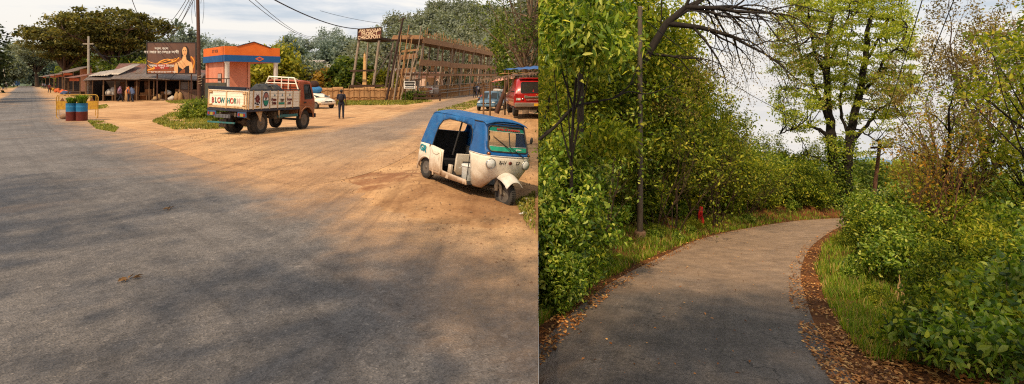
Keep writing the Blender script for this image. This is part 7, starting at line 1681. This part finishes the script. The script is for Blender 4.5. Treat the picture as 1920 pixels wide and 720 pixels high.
for i in range(34):        # weeds standing in the verge grass
    y = float(rng.uniform(8, 28)); lft = i % 2 == 0; x = Lx(y)-rng.uniform(.6, 1.6) if lft else Rx(y)+rng.uniform(.8, 1.8)
    if x < SEAM*y+.4 or (lft and abs(x/y-.24) < .02): continue
    grow_at('low', int(rng.integers(0, 3)), x, y, 'small leafy weed standing in the grass beside the forest road', 'weeds in the verge grass', s=rng.uniform(.22, .42))
# dark crooked limb crossing the thicket
dl = thing('bare_limb', 'dark crooked limb reaching across the thicket in front of the lamp pole', 'branch')
mb = MB(); c = [P(1011, 262, 9.2), P(1040, 238, 9.25), P(1075, 202, 9.4), P(1110, 192, 9.6), P(1150, 184, 9.8), P(1178, 172, 10), P(1215, 176, 10.2), P(1262, 160, 10.4)]
mb.tube(spline(c, 4), [.030-.023*i/28 for i in range(29)], 6); mb.tube(spline([c[2], P(1062, 160, 9.3), P(1052, 120, 9.2), P(1064, 92, 9.2)], 4), [.02-.012*i/12 for i in range(13)], 5); mb.tube(spline([c[4], P(1182, 158, 9.9), P(1195, 120, 10)], 4), [.018-.012*i/8 for i in range(9)], 5); mb.tube(spline([c[2], P(1050, 230, 9.3), P(1020, 250, 9.2)], 4), .012, 5); mb.build('limb', BARKD, dl)
# ---------------------------------------------------------------- bare tree with arching trunk above the thicket
rg = np.random.default_rng(71); polys = []; tips = []
BT = 18.6
spec = dict(steps=6, wander=.16, up=[-.02, -.05, -.09, -.10], kids=[6, 6, 4], ang=[.75, .7, .7], ratio=[.55, .58, .6], ratio_r=.55, start=[.25, .2, .12], taper=.7)
tr = np.array([tuple(P(px, py, BT)) for px, py in ((1128, 400), (1150, 250), (1188, 150), (1216, 100), (1250, 44), (1285, 14))]); polys.append((tr, np.array([.22, .19, .165, .15, .13, .10])))
for (i, dx, dz, ln, r) in ((4, 1, -.10, 3.4, .11), (5, 1, -.12, 3.3, .10), (5, .7, .35, 3.0, .09), (5, .95, .05, 3.7, .10), (3, .95, .2, 2.1, .06), (4, .6, .6, 2.5, .08), (5, .4, .9, 2.2, .06), (2, .9, .1, 1.7, .05), (5, 1, -.3, 2.6, .07)):
    grow(rg, tr[i], (dx, rg.uniform(-.35, .25), dz), ln, r, 1, 3, polys, tips, spec)
tips_ = np.array([t[0] for t in tips]); n = len(tips_); ii = rg.integers(0, n, 6500); pos = tips_[ii]+rg.normal(size=(6500, 3))*.15
V, q = leaf_quads(pos, .075, .036, rg, droop=.5)
make_tree('bare_tree', 'nearly leafless tree with dark arching trunk and drooping twigs over the lamp pole', 'tree', (0, 0, 0), (poly_tubes(polys, 5), (V, q)), BARKD, FBR)
# thin pale trees behind the thicket
def twiggy(label, base, Ht, seed, m, nleaf, L, spread=.5, kids=(5, 4, 3), mw=TWIG, r=.10, wander=.14, lev=3, up=(.02, .08, .06, .02), ang=.6, stems=1, name='twiggy_tree', first=.45, ratio=.5, jit=.10):
    rg = np.random.default_rng(seed); polys = []; tips = []
    spec = dict(steps=6, wander=wander, up=list(up), kids=list(kids), ang=[ang, ang, ang*1.1], ratio=[ratio, .55, .6], ratio_r=.55, start=[.3, .25, .2], taper=.65)
    for s_ in range(stems):
        a = rg.uniform(0, 6.28); l_ = 0 if stems == 1 else spread
        grow(rg, (math.cos(a)*.12*(stems > 1), math.sin(a)*.12*(stems > 1), -.1), (math.cos(a)*l_, math.sin(a)*l_, 1), Ht*first*rg.uniform(.8, 1.15), r*rg.uniform(.7, 1.1), 0, lev, polys, tips, spec)
    T = np.array([t[0] for t in tips]); ii = rg.integers(0, len(T), nleaf); V, q = leaf_quads(T[ii]+rg.normal(size=(nleaf, 3))*jit, L, L*.5, rg, droop=.4)
    return make_tree(name, label, 'tree', base, (poly_tubes(polys, 5), (V, q)), mw, m)
def hp(px, d): x = (px-960)/F*d; return (x, d, float(hill_z(x, d)))
twiggy('pale twiggy tree with sparse yellowish leaves behind the thicket, nearer the lamp pole', hp(1330, 24), 7.4, 81, FBR, 900, .06, kids=(6, 5, 4)); twiggy('pale twiggy tree with sparse yellowish leaves behind the thicket, farther right', hp(1375, 27), 6.8, 82, FBR, 700, .06, kids=(6, 5, 4))
for i, (px, d, Ht, m, n, L) in enumerate(SAPL):
    b = hp(px, d); twiggy('loose sapling with arching shoots standing out of the thicket left of the forest road', b, Ht, 500+i, m, n, L, spread=.35, kids=(4, 3, 2), mw=BARK, r=.03, wander=.13, stems=5, up=(.04, .03, -.02, -.04), ang=.6, name='sapling', first=.6, ratio=.45, jit=.13)['group'] = 'saplings in the thicket left of the forest road'
# sunlit growth farther along the left side of the road
for (px, d, kind, i, s) in ((1330, 25, 'tall', 1, .75), (1372, 27, 'mid', 2, 1.2), (1395, 30, 'mid', 1, 1.3), (1415, 27, 'mid', 2, .95), (1440, 31, 'mid', 1, 1.1), (1462, 34, 'mid', 0, 1.2), (1468, 30, 'mid', 2, .9), (1490, 36, 'mid', 0, 1.5), (1500, 33, 'mid', 2, 1.1), (1520, 38, 'tall', 1, .8), (1534, 34.5, 'mid', 1, 1.0), (1600, 38, 'mid', 2, .7), (1562, 40, 'mid', 0, 1.0), (1548, 36, 'low', 2, 1.3), (1515, 32.5, 'low', 2, 1.2), (1482, 31.5, 'low', 0, 1.3), (1530, 43, 'mid', 0, 1.2), (1482, 42, 'tall', 2, .8), (1440, 38, 'tall', 1, .9), (1612, 36, 'low', 2, 1.0), (1590, 44, 'mid', 0, .8)):
    b = hp(px, d); grow_at(kind, i, b[0], b[1], 'sunlit green shrub where the forest road bends out of sight', 'shrubs at the bend of the forest road', s=s)
twiggy('young thin tree with few leaves left of the great double trunk tree', hp(1505, 37), 6.5, 83, FLT, 900, .10, mw=BARK)
# ---------------------------------------------------------------- the great tree at the bend
rg = np.random.default_rng(95); polys = []
GD = 33.5; Bx, By, Bz = hp(1576, GD); base_ = np.array([Bx, By, Bz])
def limb(pxs, r0, r1, dep=0.0, k=5):
    q = [np.array(P(px, py, GD+dep*i/len(pxs)))-base_ for i, (px, py) in enumerate(pxs)]
    c = np.array([tuple(v) for v in spline([Vector(v) for v in q], k)]); c[1:-1] += rg.normal(size=(len(c)-2, 3))*.035
    polys.append((c, r0+(r1-r0)*np.linspace(0, 1, len(c))**.8)); return c
LB_ = []
for pxs, r0, r1, dep in (([(1562, 402), (1566, 340), (1561, 285), (1556, 215), (1550, 150), (1553, 80), (1560, 20), (1566, -30)], .44, .07, 1), ([(1588, 402), (1589, 330), (1592, 275), (1606, 200), (1622, 125), (1626, 60), (1641, 0), (1650, -40)], .40, .06, -1),
        ([(1564, 300), (1548, 252), (1520, 236), (1490, 240), (1462, 252)], .15, .03, -2), ([(1558, 235), (1535, 185), (1520, 140), (1500, 100), (1490, 60), (1478, 25)], .15, .03, 2), ([(1551, 150), (1528, 95), (1518, 50), (1512, 5)], .11, .03, -2), ([(1554, 195), (1520, 175), (1490, 165), (1460, 170)], .09, .02, 3),
        ([(1593, 270), (1625, 235), (1650, 205), (1680, 190), (1706, 172)], .15, .03, 2), ([(1612, 180), (1640, 150), (1660, 110), (1690, 80), (1702, 50)], .13, .03, -3), ([(1624, 110), (1650, 70), (1668, 30), (1690, -5)], .10, .03, 2), ([(1590, 250), (1575, 200), (1585, 140), (1592, 80), (1600, 30)], .11, .03, 3), ([(1595, 240), (1612, 245), (1640, 262), (1660, 285)], .08, .02, -2), ([(1556, 120), (1575, 70), (1590, 30), (1598, -10)], .09, .03, -3), ([(1566, 320), (1540, 300), (1515, 290), (1495, 296)], .07, .02, 2)):
    LB_.append(limb(pxs, r0, r1, dep))
for k in range(6): a = k*1.05; polys.append((np.array([[math.cos(a)*.8, math.sin(a)*.6, -.3], [math.cos(a)*.45, math.sin(a)*.35, .25], [math.cos(a)*.2, math.sin(a)*.2, 1.4]]), np.array([.12, .19, .12])))
allp = np.concatenate([c[len(c)//3:] for c in LB_]); tuf = []
while len(tuf) < 520:
    u, v = rg.uniform(-1, 1), rg.uniform(-1, 1)
    if u*u+v*v > 1: continue
    px = 1582+u*138; py = 118+v*185
    if py > 205 and abs(px-1580) < 70 and rg.random() < .8: continue
    q = np.array(P(px, py, GD+rg.uniform(-3.2, 3.2)))-base_; dd = np.linalg.norm(allp-q, axis=1); j = int(np.argmin(dd))
    if dd[j] > 2.4: continue
    m = (q+allp[j])/2+rg.normal(size=3)*.12-np.array([0, 0, .10*dd[j]]); t = np.linspace(0, 1, 4)[:, None]; pts = (1-t)**2*allp[j]+2*t*(1-t)*m+t*t*q
    polys.append((pts, .035*(1-.75*t[:, 0]))); tuf.append(q)
tuf = np.array(tuf); nl = 52000; ii = rg.integers(0, len(tuf), nl); sz = rg.uniform(.6, 1.3, (len(tuf), 1)); pos = tuf[ii]+rg.normal(size=(nl, 3))*np.array([.30, .30, .085])*sz[ii]
V, q = leaf_quads(pos, .15, .085, rg, droop=.15, up=.7)
gt_ = make_tree('great_tree', 'great double trunked tree with airy yellow green crown at the bend of the forest road', 'tree', (Bx, By, Bz), (poly_tubes(polys, 7), (V, q)), BARKD, FLT)
rg = np.random.default_rng(96); nl = 6500; hh = rg.uniform(0, 1, nl)**1.3*4.6; sd_ = rg.integers(0, 2, nl); aa = rg.uniform(0, 6.28, nl); rr = .36+np.abs(rg.normal(0, .16, nl))+.35*np.maximum(0, 1.2-hh)
pos = np.stack([np.cos(aa)*rr+np.where(sd_ == 0, -.45, .42), np.sin(aa)*rr, hh], 1); V, q = leaf_quads(pos, .13, .08, rg); obj('ivy', np_mesh('ivy', V, [q], FB), gt_)
# ---------------------------------------------------------------- right side of the road
GR = 'dense growth on the slope right of the forest road'
for (px, py_b, d, kind, i, s) in ((1690, 0, 7.6, 'low', 1, 1.0), (1760, 0, 7.0, 'low', 1, 1.1), (1840, 0, 6.6, 'low', 1, 1.1), (1900, 0, 7.2, 'mid', 1, .75), (1800, 0, 8.2, 'mid', 1, .62), (1715, 0, 9.2, 'mid', 1, .72), (1860, 0, 9.0, 'mid', 1, .85), (1930, 0, 8.8, 'mid', 0, .95), (1640, 0, 11.0, 'mid', 1, .72), (1700, 0, 11.5, 'mid', 1, .9), (1770, 0, 11.0, 'mid', 0, .95), (1850, 0, 11.4, 'mid', 1, 1.05), (1920, 0, 11.8, 'mid', 0, 1.2), (1622, 0, 13.5, 'mid', 0, .78), (1665, 0, 14.0, 'mid', 1, .95), (1612, 0, 16.5, 'mid', 2, .85), (1640, 0, 17.5, 'mid', 0, 1.0), (1690, 0, 17, 'mid', 1, 1.1), (1605, 0, 20.5, 'mid', 2, .85), (1640, 0, 22, 'mid', 0, .85), (1612, 0, 25, 'mid', 1, .65), (1745, 0, 15, 'mid', 0, 1.1), (1800, 0, 14.5, 'mid', 2, 1.1), (1870, 0, 15, 'mid', 0, 1.3), (1700, 0, 21, 'mid', 2, 1.2), (1770, 0, 20, 'mid', 0, 1.4), (1850, 0, 19, 'mid', 2, 1.5), (1930, 0, 18, 'mid', 1, 1.6), (1720, 0, 28, 'mid', 2, .9), (1760, 0, 27, 'mid', 2, 1.5), (1840, 0, 26, 'mid', 0, 1.7), (1690, 0, 31, 'low', 2, .9), (1620, 0, 29, 'low', 2, 1.0)):
    px = px+(45 if d < 12.5 else 22); s *= .70 if d < 14.5 else .74; b = hp(px, d); i = int(rng.choice([1, 1, 0, 3, 2])); grow_at(kind, i, b[0], b[1], {'low': 'low broad leaved shrub at the foot of the right slope', 'mid': 'broad leaved shrub in the thicket right of the forest road'}[kind], GR, s=s)
# multi stemmed shrub with turning leaves
for (px, d, Ht, sd, m, n, L, lab) in ((1765, 14.6, 5.0, 111, FO, 900, .10, 'many stemmed shrub with yellow and orange leaves right of the forest road'), (1805, 15.4, 6.0, 112, FY, 1900, .10, 'many stemmed shrub with yellow green leaves behind the orange leaved one'), (1775, 17.0, 4.8, 113, FO, 500, .09, 'thin many stemmed shrub with few orange leaves nearest the wooden pole')):
    twiggy(lab, hp(px, d), Ht, sd, m, n, L, spread=.22, kids=(3, 3, 2), mw=mat('reddish_twig', srgb(120, 84, 58), srgb(92, 62, 46), 8, .85), r=.035, wander=.10, stems=11, up=(.05, .06, .05, .03), ang=.45, name='stemmed_shrub', first=.5, ratio=.48, jit=.10)
twiggy('forked dark trunk tree with thin leaves behind the many stemmed shrubs', hp(1800, 16.5), 9.0, 121, FBR, 2600, .10, kids=(4, 4, 3), mw=BARKD, r=.17, ang=.65, stems=2, spread=.28, up=(.02, .05, .03, .0)); twiggy('tall brown leaved tree right of the wires over the forest road', hp(1825, 23), 15.5, 122, FBR, 9000, .12, kids=(6, 5, 4), mw=BARK, r=.18, ang=.62, first=.55, ratio=.52, jit=.13); twiggy('tall brown leaved tree near the right border of the view', hp(1880, 20), 14.5, 123, FBR, 8000, .12, kids=(6, 5, 4), mw=BARK, r=.17, ang=.64, first=.55, ratio=.52, jit=.13); twiggy('bare twigged tree behind the wooden pole at the right of the bend', hp(1800, 31), 12, 124, FBR, 2400, .12, kids=(5, 4, 3), mw=TWIG, r=.13)
for i, (px, d, lx, sd, R, zc, lab) in enumerate(((2010, 10.0, -.5, 131, 1.35, 4.3, 'green leaved tree leaning in from the right border'), (2075, 12.5, -.8, 132, 1.7, 5.6, 'taller green leaved tree just beyond the right border'), (1945, 14.5, -.2, 133, 1.3, 3.6, 'light green slender tree before the brown leaved trees'))):
    b = hp(px, d); a = crown_tree(np.random.default_rng(sd), zc+2, R, zc, 1.7, 44, 3600, .11, .052, pad=.22, trunk_r=.07, lean=(lx, 0), shell=.2); make_tree('roadside_tree', lab, 'tree', b, a, BARKD, [FY, FD, FY][i])
# near plants with large leaves in the lower right corner
for i, (px, d, sd, R, Ht, L, m) in enumerate(((1885, 5.9, 141, .55, .85, .19, FB), (1790, 6.0, 142, .45, .62, .17, FB), (1925, 6.6, 143, .7, 1.5, .20, FB), (1850, 7.4, 144, .6, 1.0, .17, FY), (1740, 6.4, 145, .38, .5, .15, FD))):
    b = hp(px, d); a = crown_tree(np.random.default_rng(sd), Ht, R, Ht*.6, Ht*.4, 30, 1250, L*.56, L*.27, pad=.30, trunk_r=.02, stems=6, shell=.2, droop=.4, folded=True); make_tree('large_leaved_plant', ['large leaved plant low in the right corner of the slope', 'large leaved plant left of the corner one', 'tall large leaved plant at the right border', 'yellow green large leaved plant behind the corner plants', 'small large leaved plant nearest the leaf litter'][i], 'plant', b, a, TWIG, m, parts=('stem', 'foliage'))
ds = thing('dry_stalk', 'dry pale broken stalk standing in the grass right of the forest road', 'stalk', hp(1698, 8.4))
mb = MB(); b = Vector(ds.location); tp = P(1686, 515, 8.6)-b; mb.tube([Vector((0, 0, -.05)), tp*.3+Vector((.02, 0, 0)), tp*.65+Vector((-.02, 0, .0)), tp], [.016, .014, .012, .006], 6)
for (t, dx, dz) in ((.72, -.10, -.14), (.78, .08, -.16), (.66, -.07, -.20), (.70, .09, -.08), (.84, -.05, -.18), (.6, .06, -.15)): p = tp*t; mb.tube([p, p+Vector((dx*.6, 0, dz*.3)), p+Vector((dx, 0, dz))], [.012, .012, .003], 5)
mb.build('stalk', mat('dry_straw', srgb(196, 164, 110), srgb(160, 124, 78), 7, .9), ds)
# ---------------------------------------------------------------- poles, wires, markers of the forest road
pp_ = RG(1200, 457); lp = thing('lamp_pole', 'grey steel pole in a concrete footing at the left edge of the forest road', 'pole', (pp_.x, pp_.y, float(hill_z(pp_.x, pp_.y))))
ht = H+(152-14)/1000*pp_.y-lp.location.z
STEEL = mat('grey_steel_pole', srgb(112, 100, 86), srgb(84, 74, 64), 3, .6, .3, bump=.1, dirt=srgb(86, 62, 44), dirt_amt=.3, stretch=(1, 1, .3))
mb = MB(); mb.tube([(0, 0, 0), (0, 0, ht*.45), (0, 0, ht*.46), (0, 0, ht)], [.098, .096, .082, .075], 14); mb.ball((0, 0, ht), (.08, .08, .05)); mb.build('shaft', STEEL, lp)
mb = MB(); mb.lathe([(.20, -.3), (.19, .13), (.17, .16), (.10, .17)], 18); mb.build('footing', STONE, lp)
pr_ = hp(1634, 34); wp_ = thing('wooden_pole', 'brown wooden pole with a short cross arm beyond the bend', 'utility pole', pr_)
h_ = H+(152-266)/1000*34-pr_[2]
mb = MB(); mb.tube([(0, 0, -.3), (.28, 0, h_*.5), (.56, 0, h_)], [.13, .12, .10], 10); mb.build('shaft', mat('brown_pole', srgb(120, 84, 62), srgb(92, 64, 48), 5, .8), wp_)
mb = MB(); mb.bar((.56-.68, -.1, h_-.36), (.56+.68, -.1, h_-.30), .11, .13); mb.build('cross_arm', WOODD, wp_)
for x in (-.5, .5, 0): mb = MB(); mb.lathe([(.035, 0), (.05, .05), (.03, .09), (.045, .13), (0, .17)], 8, Matrix.Translation((.56+x, 0, h_-.26+(.26 if x == 0 else 0)))); mb.build('insulator', bpy.data.materials['porcelain'], wp_)
pt_ = Vector(pr_)+Vector((.56, 0, h_))
wire('thin wire slanting from the steel pole top down to the great tree', P(1212, 40, pp_.y), P(1500, 222, 30), .35, .014)
wire('wire rising from the wooden pole toward the upper right, left one', pt_+Vector((-.5, 0, -.4)), P(1735, -20, 12), .35, .012); wire('wire rising from the wooden pole toward the upper right, right one', pt_+Vector((.5, 0, -.4)), P(1800, -30, 12), .35, .012)
wire('wire running from the wooden pole into the trees at right', pt_+Vector((.5, 0, -.42)), P(1760, 330, 30), .2, .016)
fl = thing('red_flag', 'small red cloth pennant on a stick at the grassy left edge of the forest road', 'flag', RG(1314, 423)); fl.location = RG(1314, 434); fl.location.z = float(hill_z(fl.location.x, fl.location.y))
mb = MB(); mb.tube([(0, 0, 0), (0, 0, .80)], .012, 5); mb.build('stick', TWIG, fl)
mb = MB(); mb.grid(lambda u, v: Vector(((u-.5)*(.10+.16*(1-v))+.02*math.sin(v*8), .05*math.sin(u*6), .08+.74*v)), 8, 8); mb.build('cloth', mat('red_cloth', srgb(190, 34, 30), srgb(150, 22, 24), 6, .8), fl, solid=.01)
for i, (px, py) in enumerate(((1150, 468), (1246, 402))):
    p = RG(px, py); z = float(hill_z(p.x, p.y)); m_ = thing('marker_stone', ['pale concrete marker stone left of the steel pole', 'pale concrete marker stone right of the steel pole under the thicket'][i], 'marker', (p.x, p.y, z))
    mb = MB(); mb.box((0, 0, .15), (.14, .12, .42), taper=.9); mb.build('stone', mat('pale_marker', srgb(170, 168, 160), srgb(140, 136, 126), 6, .85, bump=.3), m_, bevel=.02)
# ---------------------------------------------------------------- grass, leaf litter
FG = leafmat('verge_grass', [(0, srgb(80, 112, 28)), (.5, srgb(132, 160, 48)), (.78, srgb(166, 174, 68)), (.88, srgb(178, 150, 92)), (1, srgb(204, 178, 120))], .5, 2.2)
def side_pts(n, y0, y1, edge, o0, o1, rng, sgn, pw=1.0, clump=1.6):
    out = []
    while len(out) < n:
        y = 1/rng.uniform(1/y1, 1/y0) if pw > .5 else rng.uniform(y0, y1); x = (Lx(y) if edge == 'L' else Rx(y))+sgn*rng.uniform(o0, o1)
        if x < SEAM*y+.02: continue
        if clump and fnoise(np.array(x), np.array(y), clump, 2.0) < rng.uniform(-1.2, .4): continue
        out.append((x, y))
    return np.array(out)
rng = np.random.default_rng(17)
hz = lambda x, y: hill_z(x, y)
pts = side_pts(13000, 9.3, 36, 'L', .25, 2.6, rng, -1, clump=3.1); grass_field('grass', pts, .19, .009+.0009*pts[:, 1], rng, hz, FG, 'bright green grass along the left edge of the forest road')
pts = side_pts(12000, 6.4, 30, 'R', .34, 2.2, rng, 1, clump=3.1); grass_field('grass', pts, .22, .008+.0009*pts[:, 1], rng, hz, FG, 'bright green grass along the right edge of the forest road')
pts = side_pts(3000, 6.4, 9.5, 'L', .3, 1.2, rng, -1); grass_field('grass', pts, .16, .012, rng, hz, FG, 'thin grass and leaves by the near left edge of the forest road')
LITL = leafmat('fallen_leaf', [(0, srgb(84, 52, 28)), (.4, srgb(140, 88, 46)), (.75, srgb(186, 124, 66)), (1, srgb(222, 178, 116))], .1, 2)
def litter(pts, size, label, zf=hz):
    n = len(pts); C = np.stack([pts[:, 0], pts[:, 1], zf(pts[:, 0], pts[:, 1])+.014+rng.uniform(0, .02, n)], 1); a = rng.normal(size=(n, 3))*np.array([1, 1, .12]); a = unit(a); up = rng.normal(size=(n, 3))*.22+np.array([0, 0, 1]); s = unit(np.cross(a, up)); nr = np.cross(s, a)
    l = size*rng.uniform(.5, 1.3, (n, 1)); V = np.stack([C-a*l*.5, C+s*l*.26+nr*l*.08, C+a*l*.5, C-s*l*.26+nr*l*.08], 1).reshape(-1, 3)
    o = obj('fallen_leaves', np_mesh('fallen_leaves', V, [np.arange(n*4).reshape(-1, 4)], LITL)); tag(o, label, 'fallen leaves', kind='stuff')
litter(side_pts(3600, 5.6, 32, 'R', -.30, .48, rng, 1, clump=1.9), .055, 'brown and orange fallen leaves along the right edge of the forest road')
litter(side_pts(2600, 5.8, 32, 'L', -.28, .42, rng, -1, clump=1.9), .052, 'brown fallen leaves along the left edge of the forest road')
litter(side_pts(1500, 5.6, 9, 'R', .3, 1.7, rng, 1, clump=0), .075, 'dry leaves on the bare soil at the right corner')
pts = np.array([(x, y) for x, y in zip(rng.uniform(0, 8, 900), rng.uniform(5.8, 26, 900)) if abs(float(road_side(x, y))) < .01][:160]); litter(pts, .05, 'few dry leaves lying on the forest road', lambda x, y: valley(y)+.006)
yl = rock('yellow cloth scrap lying in the litter at the left edge of the forest road', (RG(1022, 588).x+.02, RG(1022, 588).y, float(hill_z(.4, 8.6))-.02), (.12, .08, .03), 7, 'cloth_scrap', cloth((206, 150, 30)), 'scrap')
# ---------------------------------------------------------------- valley and far blue hills
def far_ridge(prof, d, depth, m):
    pxs = np.linspace(prof[0][0], prof[-1][0], 80); tp = np.interp(pxs, [p for p, _ in prof], [t for _, t in prof])+1.2*np.sin(pxs*.21)+.8*np.sin(pxs*.53)
    V = []
    for px, t in zip(pxs, tp):
        zt = H+(HZ-t)/F*d; zb = zt-45
        for k in range(7): f = k/6; dd = d-depth*(1-f); V.append(((px-960)/F*dd, dd, zb+(zt-zb)*f**1.2))
        V.append(((px-960)/F*(d+80), d+80, zt-60))
    idx = np.arange(len(V)).reshape(-1, 8); q = np.stack([idx[:-1, :-1], idx[1:, :-1], idx[1:, 1:], idx[:-1, 1:]], -1).reshape(-1, 4)
    o = obj('hills', np_mesh('hills', V, [q], m, smooth=True)); tag(o, kind='structure')
    if o.data.polygons[0].normal.z < 0: o.data.flip_normals()
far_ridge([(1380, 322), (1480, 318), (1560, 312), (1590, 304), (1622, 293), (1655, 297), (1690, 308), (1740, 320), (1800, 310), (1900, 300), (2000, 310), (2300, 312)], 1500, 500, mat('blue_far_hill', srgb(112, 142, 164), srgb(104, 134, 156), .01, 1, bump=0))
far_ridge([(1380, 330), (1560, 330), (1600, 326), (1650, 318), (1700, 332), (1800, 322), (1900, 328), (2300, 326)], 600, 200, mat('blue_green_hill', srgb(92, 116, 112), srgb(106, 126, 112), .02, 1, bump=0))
for i, (px, d, s) in enumerate(((1632, 70, 1.0), (1665, 85, 1.0), (1700, 90, 1.2), (1610, 100, 1.1), (1740, 80, 1.2), (1655, 130, 1.2), (1690, 140, 1.3), (1625, 150, 1.2))):
    x = (px-960)/F*d; t = make_tree('valley_tree', 'small pale green tree on the valley floor beyond the bend', 'tree', (x, d, float(valley(d))-.2), crown_tree(np.random.default_rng(400+i), 4, 2.2, 2.2, 1.6, 20, 900, .5, .3, pad=.35, trunk_r=.12), BARK, [LMID, LYEL, FLT][i % 3], 'trees on the valley floor'); t.scale = (s,)*3
